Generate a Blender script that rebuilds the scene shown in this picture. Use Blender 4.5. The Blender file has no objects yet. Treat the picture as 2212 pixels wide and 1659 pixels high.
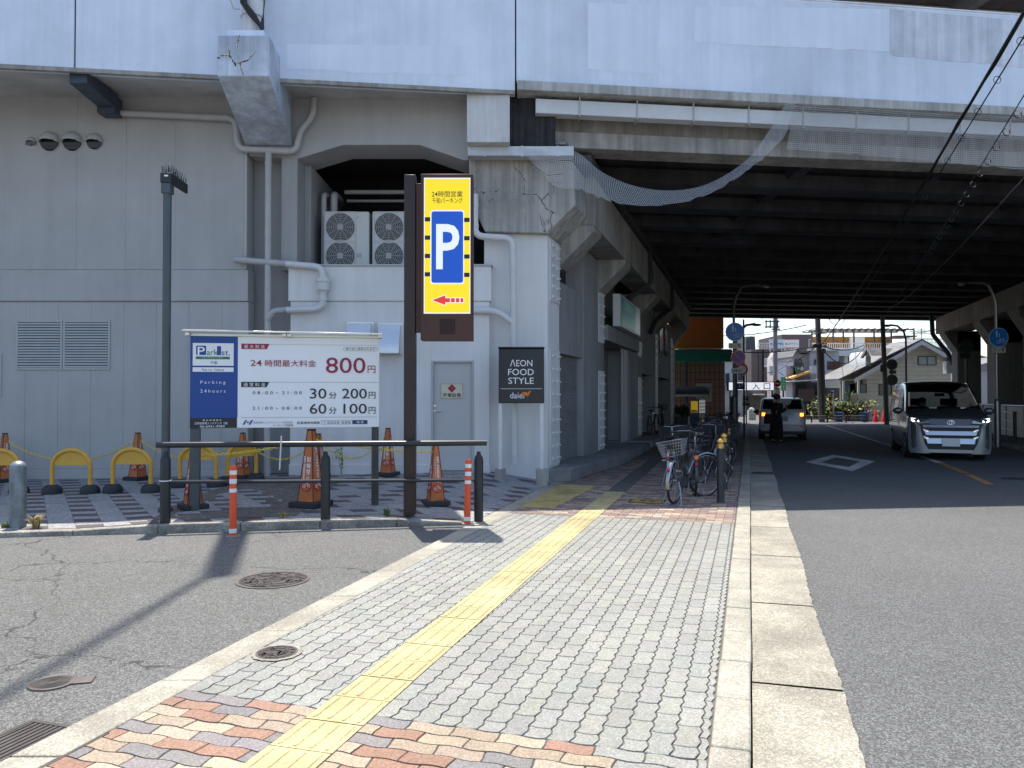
import bpy, math, random
from mathutils import Vector, Matrix
R = math.radians
random.seed(7)
scene = bpy.context.scene
COL = scene.collection

# ------------------------------------------------------------------ camera
CAMH, F, CX, CY, PITCH = 1.58, 1662.0, 1106.0, 829.5, R(0.879)
cam_data = bpy.data.cameras.new('camera'); cam_data.sensor_width = 36.0; cam_data.lens = 36.0 * F / 2212.0
cam_data.clip_start = 0.05; cam_data.clip_end = 2000.0
cam = bpy.data.objects.new('camera', cam_data); COL.objects.link(cam)
cam.location = (0, 0, CAMH); cam.rotation_euler = (R(90) + PITCH, 0, 0)
scene.camera = cam

# ------------------------------------------------------------------ sky, sun, exposure
SUN = Vector((-0.09, 0.31, 1.0)).normalized()          # direction towards the sun
EL = math.asin(SUN.z); AZ = math.atan2(SUN.x, SUN.y)
world = bpy.data.worlds.new('World'); scene.world = world; world.use_nodes = True
wn = world.node_tree.nodes; wl = world.node_tree.links
bg = wn['Background']
sky = wn.new('ShaderNodeTexSky'); sky.sky_type = 'NISHITA'; sky.sun_disc = False
sky.sun_elevation = EL; sky.sun_rotation = AZ; sky.air_density = 1.0; sky.dust_density = 1.6; sky.ozone_density = 1.0
wl.new(sky.outputs['Color'], bg.inputs['Color']); bg.inputs['Strength'].default_value = 0.12
sd = bpy.data.lights.new('sun', 'SUN'); sd.energy = 3.35; sd.angle = R(0.5); sd.color = (1.0, 0.93, 0.82)
so = bpy.data.objects.new('sun', sd); COL.objects.link(so)
so.rotation_euler = (-SUN).to_track_quat('-Z', 'Y').to_euler(); so.location = (0, 0, 40)
scene.view_settings.view_transform = 'Standard'; scene.view_settings.look = 'None'
scene.view_settings.exposure = 1.27; scene.view_settings.gamma = 1.0
scene.cycles.max_bounces = 8; scene.cycles.diffuse_bounces = 3; scene.cycles.transparent_max_bounces = 16
scene.cycles.use_denoising = True
scene.cycles.sample_clamp_indirect = 6.0

# ------------------------------------------------------------------ picture measure -> place
def ray(u, v):
    x = (u - CX) / F; y = -(v - CY) / F; c, s = math.cos(PITCH), math.sin(PITCH)
    return Vector((x, c - y * s, s + y * c))
def at(u, v, Y):
    d = ray(u, v); return Vector((0, 0, CAMH)) + d * (Y / d.y)
def gnd(u, v, z=0.0):
    d = ray(u, v); return Vector((0, 0, CAMH)) + d * ((z - CAMH) / d.z)
TH = math.atan(0.309); RD = Vector((math.sin(TH), math.cos(TH), 0)); ND = Vector((math.cos(TH), -math.sin(TH), 0))
def rp(a, b, z=0.0): return ND * a + RD * b + Vector((0, 0, z))
def sx(x0, Y, z=0.0): return Vector((x0 + 0.309 * Y, Y, z))      # point on a line parallel to the street

# ------------------------------------------------------------------ materials
def _n(t, k, **kw):
    n = t.nodes.new(k)
    for a, b in kw.items(): setattr(n, a, b)
    return n
MATS = {}
def mat(name, col=(0.5, 0.5, 0.5), rough=0.7, metal=0.0, var=0.0, vs=2.0, streak=0.0, ss=(5, 5, 0.35), grain=0.0, gs=220.0,
        bump=0.0, bs=60.0, emit=0.0, spec=0.5, coat=0.0, trans=0.0, vcol=False, dirt=0.0, crack=0.0, world=False):
    if name in MATS: return MATS[name]
    m = bpy.data.materials.new(name); m.use_nodes = True; t = m.node_tree; L = t.links.new
    b = t.nodes['Principled BSDF']; MATS[name] = m
    b.inputs['Roughness'].default_value = rough; b.inputs['Metallic'].default_value = metal
    b.inputs['Specular IOR Level'].default_value = spec; b.inputs['Coat Weight'].default_value = coat
    b.inputs['Transmission Weight'].default_value = trans
    c4 = (col[0], col[1], col[2], 1)
    b.inputs['Base Color'].default_value = c4
    if emit: b.inputs['Emission Color'].default_value = c4; b.inputs['Emission Strength'].default_value = emit
    cur = None
    def start():
        if vcol:
            a = _n(t, 'ShaderNodeVertexColor', layer_name='col'); return a.outputs['Color']
        rgb = _n(t, 'ShaderNodeRGB'); rgb.outputs[0].default_value = c4; return rgb.outputs[0]
    if vcol or var or streak or grain or dirt or crack or bump:
        if world:
            co = _n(t, 'ShaderNodeNewGeometry').outputs['Position']
        else:
            co = _n(t, 'ShaderNodeTexCoord').outputs['Object']
        cur = start()
        def mul(fac, lo, hi, f0=0.3, f1=0.7):
            nonlocal cur
            mr = _n(t, 'ShaderNodeMapRange'); L(fac, mr.inputs['Value'])
            mr.inputs['From Min'].default_value = f0; mr.inputs['From Max'].default_value = f1
            mr.inputs['To Min'].default_value = lo; mr.inputs['To Max'].default_value = hi
            mx = _n(t, 'ShaderNodeVectorMath', operation='SCALE'); L(cur, mx.inputs[0]); L(mr.outputs[0], mx.inputs['Scale']); cur = mx.outputs[0]
        def noise(scale, detail=5, vec=co, rough_=0.6):
            n = _n(t, 'ShaderNodeTexNoise'); n.inputs['Scale'].default_value = scale; n.inputs['Detail'].default_value = detail
            n.inputs['Roughness'].default_value = rough_; L(vec, n.inputs['Vector']); return n.outputs['Fac']
        def mapped(s, loc=(0, 0, 0)):
            mp = _n(t, 'ShaderNodeMapping'); mp.inputs['Scale'].default_value = s; mp.inputs['Location'].default_value = loc; L(co, mp.inputs['Vector']); return mp.outputs[0]
        if var: mul(noise(vs), 1 - var, 1 + var)
        if streak:
            mul(noise(1.0, 6, mapped(ss)), 1 - streak, 1 + streak * 0.5, 0.35, 0.62)
            mul(noise(1.0, 4, mapped((ss[0] * 5, ss[1] * 5, ss[2] * 1.5), (3, 1, 7))), 1 - streak * 0.3, 1 + streak * 0.2, 0.35, 0.65)
        if dirt: mul(noise(vs * 0.37, 8, mapped((1, 1, 1), (11, 5, 2)), 0.7), 1 - dirt, 1.0, 0.42, 0.56)
        if grain:
            v = _n(t, 'ShaderNodeTexVoronoi'); v.inputs['Scale'].default_value = gs; L(co, v.inputs['Vector'])
            sp = _n(t, 'ShaderNodeSeparateColor'); L(v.outputs['Color'], sp.inputs[0]); mul(sp.outputs[0], 1 - grain, 1 + grain, 0.1, 0.9)
            v2 = _n(t, 'ShaderNodeTexVoronoi'); v2.inputs['Scale'].default_value = gs * 0.45; L(co, v2.inputs['Vector'])
            sp2 = _n(t, 'ShaderNodeSeparateColor'); L(v2.outputs['Color'], sp2.inputs[0]); mul(sp2.outputs[1], 1 - grain * 0.7, 1 + grain * 0.9, 0.25, 1.0)
        if crack:
            wv = _n(t, 'ShaderNodeVectorMath', operation='MULTIPLY_ADD'); nz = _n(t, 'ShaderNodeTexNoise'); nz.inputs['Scale'].default_value = 3.0; nz.inputs['Detail'].default_value = 6; L(co, nz.inputs['Vector'])
            L(nz.outputs['Color'], wv.inputs[0]); wv.inputs[1].default_value = (0.5, 0.5, 0.5); L(co, wv.inputs[2])
            v = _n(t, 'ShaderNodeTexVoronoi', feature='DISTANCE_TO_EDGE'); v.inputs['Scale'].default_value = crack; L(wv.outputs[0], v.inputs['Vector'])
            gate = noise(crack * 0.7, 3, mapped((1, 1, 1), (4, 9, 1)))
            g2 = _n(t, 'ShaderNodeMapRange'); L(gate, g2.inputs['Value']); g2.inputs['From Min'].default_value = 0.45; g2.inputs['From Max'].default_value = 0.6
            g2.inputs['To Min'].default_value = 0.0; g2.inputs['To Max'].default_value = 0.0065
            lt = _n(t, 'ShaderNodeMath', operation='LESS_THAN'); L(v.outputs['Distance'], lt.inputs[0]); L(g2.outputs[0], lt.inputs[1])
            mul(lt.outputs[0], 1.0, 0.38, 0.0, 1.0)
        L(cur, b.inputs['Base Color'])
        if bump:
            bn = _n(t, 'ShaderNodeBump'); bn.inputs['Strength'].default_value = bump; bn.inputs['Distance'].default_value = 0.01
            L(noise(bs, 4), bn.inputs['Height']); L(bn.outputs[0], b.inputs['Normal'])
    return m

# ------------------------------------------------------------------ mesh builder
def frame(o, x, z=None, y=None):
    """matrix with origin o, local X = x, local Y = second axis, local Z = normal"""
    x = Vector(x).normalized(); y = Vector(y).normalized(); z = x.cross(y).normalized(); y = z.cross(x)
    m = Matrix.Identity(4)
    for i in range(3): m[i][0] = x[i]; m[i][1] = y[i]; m[i][2] = z[i]; m[i][3] = o[i]
    return m
_fc = bpy.data.curves.new('lettering', 'FONT'); _fo = bpy.data.objects.new('lettering', _fc)
_tc = {}
def text_geo(s, bold=0.0):
    k = (s, bold)
    if k not in _tc:
        COL.objects.link(_fo); _fc.body = s; _fc.offset = bold; _fc.resolution_u = 3; _fc.fill_mode = 'FRONT' if hasattr(_fc, 'fill_mode') else None
        bpy.context.view_layer.update()
        me = bpy.data.meshes.new_from_object(_fo.evaluated_get(bpy.context.evaluated_depsgraph_get()))
        vs = [tuple(v.co) for v in me.vertices]; fs = [tuple(p.vertices) for p in me.polygons if abs(p.normal.z) > 0.5]
        zmax = max((v[2] for v in vs), default=0)
        bpy.data.meshes.remove(me); COL.objects.unlink(_fo); _tc[k] = (vs, fs)
    return _tc[k]

class MB:
    def __init__(s): s.v = []; s.f = []; s.m = []; s.mi = 0; s.T = Matrix.Identity(4); s.c = []; s.cur = (1, 1, 1)
    def add(s, vs, fs, T=None):
        M_ = s.T @ T if T is not None else s.T
        n = len(s.v); s.v += [tuple(M_ @ Vector(p)) for p in vs]
        for f in fs: s.f.append(tuple(i + n for i in f)); s.m.append(s.mi); s.c.append(s.cur)
        return s
    def box(s, x0, x1, y0, y1, z0, z1, T=None):
        if x0 > x1: x0, x1 = x1, x0
        if y0 > y1: y0, y1 = y1, y0
        if z0 > z1: z0, z1 = z1, z0
        vs = [(x0, y0, z0), (x1, y0, z0), (x1, y1, z0), (x0, y1, z0), (x0, y0, z1), (x1, y0, z1), (x1, y1, z1), (x0, y1, z1)]
        return s.add(vs, [(0, 3, 2, 1), (4, 5, 6, 7), (0, 1, 5, 4), (1, 2, 6, 5), (2, 3, 7, 6), (3, 0, 4, 7)], T)
    def plate(s, pts, d, T=None):
        """polygon (3-D points) extruded by vector d"""
        pts = [Vector(p) for p in pts]; d = Vector(d); n = len(pts)
        nrm = sum(((pts[i] - pts[0]).cross(pts[(i + 1) % n] - pts[0]) for i in range(1, n - 1)), Vector())
        if nrm.dot(d) > 0: pts.reverse()
        vs = pts + [p + d for p in pts]
        fs = [tuple(range(n)), tuple(range(2 * n - 1, n - 1, -1))] + [(i, i + n, (i + 1) % n + n, (i + 1) % n) for i in range(n)]
        return s.add(vs, fs, T)
    def poly(s, pts, T=None): return s.add(pts, [tuple(range(len(pts)))], T)
    def tube(s, pts, r, n=8, closed=False, cap=True, T=None):
        pts = [Vector(p) for p in pts]; k = len(pts); vs = []; up = None
        rs = r if isinstance(r, (list, tuple)) else [r] * k
        for i, p in enumerate(pts):
            if closed: t = (pts[(i + 1) % k] - pts[i - 1])
            else: t = pts[min(i + 1, k - 1)] - pts[max(i - 1, 0)]
            t.normalize()
            if up is None: up = t.orthogonal().normalized()
            up = (up - t * up.dot(t))
            if up.length < 1e-6: up = t.orthogonal()
            up.normalize(); w = t.cross(up)
            vs += [p + (up * math.cos(2 * math.pi * j / n) + w * math.sin(2 * math.pi * j / n)) * rs[i] for j in range(n)]
        fs = []
        for i in range(k if closed else k - 1):
            a, b = i * n, ((i + 1) % k) * n
            fs += [(a + j, a + (j + 1) % n, b + (j + 1) % n, b + j) for j in range(n)]
        if cap and not closed: fs += [tuple(range(n - 1, -1, -1)), tuple(range((k - 1) * n, k * n))]
        return s.add(vs, fs, T)
    def pipe(s, pts, r, bend=0.12, n=10, T=None):
        """tube through corner points with rounded bends"""
        pts = [Vector(p) for p in pts]; out = [pts[0]]
        for i in range(1, len(pts) - 1):
            a, b, c = pts[i - 1], pts[i], pts[i + 1]
            la, lc = (a - b).length, (c - b).length; q = min(bend, la * 0.45, lc * 0.45)
            p0 = b + (a - b).normalized() * q; p1 = b + (c - b).normalized() * q
            for j in range(5):
                t = j / 4; out.append(p0 * (1 - t) ** 2 + b * 2 * t * (1 - t) + p1 * t * t)
        out.append(pts[-1]); return s.tube(out, r, n, T=T)
    def cyl(s, p0, p1, r0, r1=None, n=16, T=None):
        return s.tube([p0, p1], [r0, r0 if r1 is None else r1], n, T=T)
    def lathe(s, prof, n=20, T=None):
        vs = []; fs = []
        for r, z in prof: vs += [(r * math.cos(2 * math.pi * j / n), r * math.sin(2 * math.pi * j / n), z) for j in range(n)]
        for i in range(len(prof) - 1):
            fs += [(i * n + j, i * n + (j + 1) % n, (i + 1) * n + (j + 1) % n, (i + 1) * n + j) for j in range(n)]
        fs += [tuple(range(n - 1, -1, -1)), tuple(range((len(prof) - 1) * n, len(prof) * n))]
        return s.add(vs, fs, T)
    def ball(s, c, r, sc=(1, 1, 1), n=12, k=8, T=None):
        vs = []; fs = []; c = Vector(c)
        for i in range(k + 1):
            a = math.pi * i / k
            vs += [c + Vector((r * sc[0] * math.sin(a) * math.cos(2 * math.pi * j / n), r * sc[1] * math.sin(a) * math.sin(2 * math.pi * j / n), -r * sc[2] * math.cos(a))) for j in range(n)]
        for i in range(k): fs += [(i * n + j, i * n + (j + 1) % n, (i + 1) * n + (j + 1) % n, (i + 1) * n + j) for j in range(n)]
        return s.add(vs, fs, T)
    def ring(s, c, R_, r, axis='Z', n=28, k=8, T=None, a0=0, a1=2 * math.pi):
        pts = []; full = abs(a1 - a0 - 2 * math.pi) < 1e-6; c = Vector(c)
        for i in range(n if full else n + 1):
            a = a0 + (a1 - a0) * i / n; x, y = R_ * math.cos(a), R_ * math.sin(a)
            pts.append(c + Vector({'Z': (x, y, 0), 'Y': (x, 0, y), 'X': (0, x, y)}[axis]))
        return s.tube(pts, r, k, closed=full, T=T)
    def disc(s, c, r, n=24, T=None, z=0.0):
        return s.add([(c[0] + r * math.cos(2 * math.pi * j / n), c[1] + r * math.sin(2 * math.pi * j / n), z) for j in range(n)], [tuple(range(n))], T)
    def rect(s, x0, y0, x1, y1, z, T=None): return s.add([(x0, y0, z), (x1, y0, z), (x1, y1, z), (x0, y1, z)], [(0, 1, 2, 3)], T)
    def flat(s, pts, z, T=None):
        a = sum(pts[i][0] * pts[(i + 1) % len(pts)][1] - pts[(i + 1) % len(pts)][0] * pts[i][1] for i in range(len(pts)))
        if a < 0: pts = pts[::-1]
        return s.add([(p[0], p[1], z) for p in pts], [tuple(range(len(pts)))], T)
    def rrect(s, x0, y0, x1, y1, r, z, T=None, n=5):
        pts = []
        for cx, cy, a in ((x1 - r, y0 + r, -90), (x1 - r, y1 - r, 0), (x0 + r, y1 - r, 90), (x0 + r, y0 + r, 180)):
            pts += [(cx + r * math.cos(R(a + 90 * i / n)), cy + r * math.sin(R(a + 90 * i / n))) for i in range(n + 1)]
        return s.flat(pts, z, T)
    def text(s, st, x0, y0, x1, y1, z, T=None, bold=0.0):
        vs, fs = text_geo(st, bold)
        if not vs: return s
        ax, bx = min(p[0] for p in vs), max(p[0] for p in vs); ay, by = min(p[1] for p in vs), max(p[1] for p in vs)
        kx = (x1 - x0) / max(bx - ax, 1e-6); ky = (y1 - y0) / max(by - ay, 1e-6)
        return s.add([(x0 + (p[0] - ax) * kx, y0 + (p[1] - ay) * ky, z) for p in vs], fs, T)
    def build(s, name, mats, parent=None, bevel=0.0, smooth=True, local=False, ang=35, color=False):
        me = bpy.data.meshes.new(name); vs = s.v
        if parent is not None and not local:
            inv = chain(parent).inverted(); vs = [tuple(inv @ Vector(p)) for p in vs]
        me.from_pydata(vs, [], s.f)
        if not isinstance(mats, (list, tuple)): mats = [mats]
        for m in mats: me.materials.append(m)
        if len(mats) > 1: me.polygons.foreach_set('material_index', s.m)
        if color:
            at_ = me.color_attributes.new('col', 'FLOAT_COLOR', 'CORNER'); dat = []
            for p, c in zip(me.polygons, s.c): dat += [c[0], c[1], c[2], 1.0] * len(p.vertices)
            at_.data.foreach_set('color', dat)
        me.validate(); me.update()
        if smooth and len(me.polygons):
            me.polygons.foreach_set('use_smooth', [True] * len(me.polygons)); me.set_sharp_from_angle(angle=R(ang))
        o = bpy.data.objects.new(name, me); COL.objects.link(o)
        if parent is not None: o.parent = parent
        if bevel:
            bv = o.modifiers.new('edge', 'BEVEL'); bv.width = bevel; bv.segments = 2; bv.limit_method = 'ANGLE'; bv.angle_limit = R(40)
        return o
def chain(o):
    m = Matrix.Identity(4)
    while o is not None:
        m = (Matrix.Translation(o.location) @ o.rotation_euler.to_matrix().to_4x4() @ Matrix.Diagonal((*o.scale, 1))) @ m; o = o.parent
    return m
def tag(o, label=None, cat=None, group=None, kind=None):
    if label: o['label'] = label
    if cat: o['category'] = cat
    if group: o['group'] = group
    if kind: o['kind'] = kind
    return o
def thing(name, label, cat, loc=(0, 0, 0), rz=0.0, group=None):
    o = bpy.data.objects.new(name, None); COL.objects.link(o); o.empty_display_size = 0.1
    o.location = loc; o.rotation_euler = (0, 0, rz)
    return tag(o, label, cat, group)
def structure(mb, name, mats, **kw):
    o = mb.build(name, mats, **kw); o['kind'] = 'structure'; return o
def copy_tree(o, loc=None, rz=None, label=None, group=None, parent=None, scale=None):
    c = o.copy(); COL.objects.link(c)
    if parent is not None: c.parent = parent
    for ch in list(o.children): copy_tree(ch, parent=c)
    if loc is not None: c.location = loc
    if rz is not None: c.rotation_euler = (0, 0, rz)
    if scale: c.scale = (scale, scale, scale)
    if label: c['label'] = label
    if group: c['group'] = group
    return c
def clip(poly, a, b, c):
    """keep the part of a 2-D polygon where a*x + b*y + c >= 0"""
    out = []
    for i in range(len(poly)):
        p, q = poly[i], poly[(i + 1) % len(poly)]; dp = a * p[0] + b * p[1] + c; dq = a * q[0] + b * q[1] + c
        if dp >= 0: out.append(p)
        if dp * dq < 0:
            t = dp / (dp - dq); out.append((p[0] + (q[0] - p[0]) * t, p[1] + (q[1] - p[1]) * t))
    return out
def lerp(a, b, t): return a + (b - a) * t
def pl(x, pts):
    """piecewise linear"""
    if x <= pts[0][0]: return pts[0][1]
    for (x0, y0), (x1, y1) in zip(pts, pts[1:]):
        if x <= x1: return y0 + (y1 - y0) * (x - x0) / (x1 - x0)
    return pts[-1][1]
# ------------------------------------------------------------------ shared materials
asphalt = mat('asphalt', (0.098, 0.101, 0.102), 0.85, var=0.13, vs=0.3, grain=0.48, gs=210, bump=0.5, bs=150, dirt=0.06, world=True)
asphalt_old = mat('asphalt_worn', (0.112, 0.114, 0.112), 0.85, var=0.13, vs=0.3, grain=0.48, gs=200, bump=0.5, bs=150, dirt=0.07, crack=0.5, world=True)
paver = mat('paver', (0.4, 0.4, 0.4), 0.85, var=0.05, vs=2.2, grain=0.20, gs=260, bump=0.25, bs=160, vcol=True, world=True, dirt=0.10)
joint = mat('joint_sand', (0.10, 0.095, 0.085), 0.95, var=0.2, vs=4)
kerbstone = mat('kerb_concrete', (0.32, 0.305, 0.255), 0.85, var=0.12, vs=3, grain=0.22, gs=220, bump=0.3, bs=120, dirt=0.24, world=True)
gutter_m = mat('gutter_concrete', (0.315, 0.298, 0.245), 0.88, var=0.16, vs=2.2, grain=0.26, gs=200, bump=0.4, bs=130, dirt=0.30, world=True)
yellow_tile = mat('tactile_yellow', (0.43, 0.375, 0.195), 0.75, var=0.14, vs=2.5, grain=0.18, gs=240, bump=0.2, bs=160, dirt=0.22, world=True)
iron = mat('cast_iron', (0.075, 0.068, 0.066), 0.55, 0.5, var=0.25, vs=6, bump=0.3, bs=90)
black_gap = mat('dark_gap', (0.015, 0.015, 0.015), 0.9)
white_paint = mat('road_white', (0.62, 0.62, 0.60), 0.75, var=0.15, vs=5, dirt=0.25, grain=0.2, gs=130, world=True)
orange_paint = mat('road_orange', (0.42, 0.20, 0.06), 0.8, var=0.2, vs=5, dirt=0.3, grain=0.2, gs=130, world=True)
granite = mat('granite_light', (0.27, 0.275, 0.285), 0.75, var=0.10, vs=1.5, grain=0.38, gs=170, bump=0.2, bs=120, world=True)
granite_dark = mat('granite_dark', (0.085, 0.07, 0.075), 0.75, var=0.15, vs=2, grain=0.25, gs=170, world=True)
ROADZ = -0.06

# ------------------------------------------------------------------ ground, roads
g = MB(); g.rect(-400, -300, 400, 500, -0.25)
structure(g, 'ground', mat('far_ground', (0.16, 0.155, 0.145), 0.9, var=0.2, vs=0.2), smooth=False)
g = MB()
g.poly([rp(0.3, -12, ROADZ), rp(60, -12, ROADZ), rp(60, 70, ROADZ), rp(-30, 70, ROADZ), rp(-30, 47, ROADZ), rp(0.3, 47, ROADZ)])
structure(g, 'road', asphalt, smooth=False)
def edge_x(Y): return -2.90 + 0.275 * Y          # street-side edge of the dropped edging stones
EDW = 0.235
def kerb_y(x): return 9.62 + 0.17 * x            # front of the plaza kerb
def kerb_z(x): return pl(x, [(-9, 0.05), (-5.0, 0.05), (-4.2, 0.085), (-1.6, 0.085), (-0.55, 0.01)])
g = MB(); pts = [(edge_x(-4) - EDW, -4), (edge_x(9.45) - EDW, 9.45)]
xs_ = [-0.6, -3, -5, -8, -14, -40]
g.poly([(edge_x(-4) - EDW + 0.01, -4, -0.012), (edge_x(9.5) - EDW + 0.01, 9.5, -0.012)] + [(x, kerb_y(x) + 0.05, -0.012) for x in xs_[1:]] + [(-40, -4, -0.012)])
structure(g, 'side_road', asphalt_old, smooth=False)

# street kerb, gutter
g = MB(); b = -3.0
while b < 46.5:
    dz = random.uniform(-0.003, 0.003); da = random.uniform(-0.004, 0.004)
    p = [rp(-0.175 + da, b + 0.004, -0.2), rp(da, b + 0.004, -0.2), rp(da, b + 0.596, -0.2), rp(-0.175 + da, b + 0.596, -0.2)]
    g.plate(p, (0, 0, 0.204 + dz)); b += 0.6
structure(g, 'kerb', kerbstone, bevel=0.012)
g = MB(); b = -3.0
cuts = [1.65, 3.15, 4.62, 6.4, 8.3, 10.1, 12.0, 15.5, 19, 22.5, 26, 30, 34, 38, 42, 46]
last = -3.0
for c in cuts:
    n = max(3, int((c - last) / 0.06)); L_ = []; Rr = []
    for i in range(n + 1):
        bb = lerp(last, c, i / n); k = 0.012 if i in (0, n) else 0
        L_.append(rp(0.006, bb + (k if i == 0 else -k), -0.052)); Rr.append(rp(0.475 + random.uniform(-0.007, 0.006) + 0.012 * math.sin(bb * 1.7), bb + (k if i == 0 else -k) + (random.uniform(-0.008, 0.008) if i in (0, n) else 0), -0.047))
    g.add(L_ + Rr, [(i, n + 1 + i, n + 2 + i, i + 1) for i in range(n)]); last = c
structure(g, 'gutter', gutter_m, smooth=False)

# ------------------------------------------------------------------ sidewalk: interlocking pavers
def tac_l(Y): return -1.17 + 0.288 * (Y - 3.27)
TW = 0.335
def wav(s, p): # soft zigzag
    t = (s / p) % 1.0; return math.sin(2 * math.pi * t) * 0.8 + math.sin(6 * math.pi * t) * -0.06
def tri(s): t = (s / 0.1125) % 1.0; return 4 * t if t < 0.25 else (2 - 4 * t if t < 0.75 else 4 * t - 4)
g = MB()
def put(u0, u1, v0, v1, across, amp, colr, zoff=0.0, gap=0.0032):
    """one paver between u0..u1 (along its length) and v0..v1; across: length lies across the street"""
    ins = gap; pts = []
    n = 6 if across else 8
    lo = [(lerp(u0 + ins, u1 - ins, i / n), v0 + ins) for i in range(n + 1)]
    ri = [(u1 - ins, lerp(v0 + ins, v1 - ins, i / 3)) for i in range(1, 3)]
    hi = [(lerp(u1 - ins, u0 + ins, i / n), v1 - ins) for i in range(n + 1)]
    le = [(u0 + ins, lerp(v1 - ins, v0 + ins, i / 3)) for i in range(1, 3)]
    for u, v in lo + ri + hi + le:
        (uu, vv) = (u + amp * 0.8 * wav(v + 0.03, 0.1125 * 2), v + amp * wav(u, 0.225)) if across else (u + 0.006 * wav(v + 0.03, 0.1125), v + 0.0085 * tri(u))
        a, b_ = (uu, vv) if across else (vv, uu)
        p = rp(a, b_); pts.append((p.x, p.y))
    polys = []
    le_ = (1.0, -0.275, 2.90)                    # x >= edge_x(Y)
    base = clip(pts, *le_)
    if len(base) < 3: return
    l = clip(base, -1.0, 0.288, -1.17 - 0.288 * 3.27)     # x <= tac_l
    r = clip(base, 1.0, -0.288, 1.17 - TW + 0.288 * 3.27)
    for q in (l, r):
        if len(q) >= 3:
            a2 = sum(q[i][0] * q[(i + 1) % len(q)][1] - q[(i + 1) % len(q)][0] * q[i][1] for i in range(len(q)))
            if abs(a2) < 0.0012: continue
            if a2 < 0: q = q[::-1]
            g.cur = colr; k = len(q)
            # slightly chamfered top
            cx = sum(p[0] for p in q) / k; cy = sum(p[1] for p in q) / k
            top = [(p[0] + (cx - p[0]) * 0.025, p[1] + (cy - p[1]) * 0.025, zoff) for p in q]
            mid = [(p[0], p[1], zoff - 0.004) for p in q]; bot = [(p[0], p[1], -0.02) for p in q]
            g.add(top + mid + bot, [tuple(range(k))] + [(k + i, k + (i + 1) % k, (i + 1) % k, i) for i in range(k)] + [(2 * k + i, 2 * k + (i + 1) % k, k + (i + 1) % k, k + i) for i in range(k)])
BEIGE = [(0.31, 0.255, 0.19), (0.335, 0.295, 0.22), (0.285, 0.23, 0.172)]
RED = [(0.24, 0.142, 0.102), (0.265, 0.16, 0.115)]
GREY = [(0.195, 0.18, 0.182), (0.175, 0.165, 0.165)]
LG = [(0.240, 0.245, 0.226), (0.228, 0.233, 0.217), (0.252, 0.255, 0.234)]
def jit(c, k=0.07):
    f = 1 + random.uniform(-k, k); return (c[0] * f, c[1] * f * random.uniform(0.98, 1.02), c[2] * f * random.uniform(0.97, 1.03))
# warm strip close to the viewer
bA, bB, bC = 3.52, 9.92, 19.0
row = 0; b = 0.4
RH = 0.0985
while b + RH <= bA + 0.001:
    a = -3.6 + (0.1125 if row % 2 else 0)
    while a < -0.18:
        u1 = min(a + 0.225, -0.186)
        q = random.random(); seq = (int(a / 0.225) + row * 2) % 5
        c = random.choice(RED) if (q < 0.20) else random.choice(GREY) if q < 0.40 else random.choice(BEIGE)
        # grey field reaches forward beside the kerb in steps
        if a > -1.05 + 0.0 and b > 3.52 - (a + 1.05) * 0.55: c = random.choice(LG)
        put(a, u1, b, b + RH, True, 0.010, jit(c), random.uniform(-0.0025, 0.001)); a += 0.225
    b += RH; row += 1
bA2 = b
# grey field: length along the street
col_i = 0; a = -3.6
while a < -0.186:
    v1 = min(a + 0.1125, -0.186); b = bA2 - (0.1125 if col_i % 2 else 0.0)
    while b < bB:
        b0 = max(b, bA2); b1 = min(b + 0.225, bB)
        if b1 - b0 > 0.02: put(b0, b1, a, v1, False, 0.012, jit(random.choice(LG), 0.035), random.uniform(-0.0012, 0.0008), 0.0040)
        b += 0.225
    a += 0.1125; col_i += 1
# brown strip running under the bridge
row = 0; b = bB
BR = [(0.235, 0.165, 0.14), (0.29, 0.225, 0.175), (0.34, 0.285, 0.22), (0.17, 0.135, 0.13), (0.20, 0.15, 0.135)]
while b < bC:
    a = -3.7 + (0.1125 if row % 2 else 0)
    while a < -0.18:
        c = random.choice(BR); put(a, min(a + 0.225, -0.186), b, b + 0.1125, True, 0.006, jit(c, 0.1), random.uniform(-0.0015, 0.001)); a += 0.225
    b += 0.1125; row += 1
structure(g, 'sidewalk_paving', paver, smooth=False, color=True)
g = MB()
g.poly([(edge_x(-3) - 0.01, -3, -0.009), (rp(-0.17, -3)).to_tuple()[:2] + (-0.009,), (rp(-0.17, bC + 0.05)).to_tuple()[:2] + (-0.009,), (edge_x(bC + 0.4) - 0.01, bC + 0.4, -0.009)])
structure(g, 'sidewalk_bed', joint, smooth=False)
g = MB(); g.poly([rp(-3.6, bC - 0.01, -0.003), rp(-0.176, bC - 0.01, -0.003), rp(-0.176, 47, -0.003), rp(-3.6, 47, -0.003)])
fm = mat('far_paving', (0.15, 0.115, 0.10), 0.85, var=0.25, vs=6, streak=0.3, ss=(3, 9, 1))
structure(g, 'sidewalk_far', fm, smooth=False)
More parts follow.
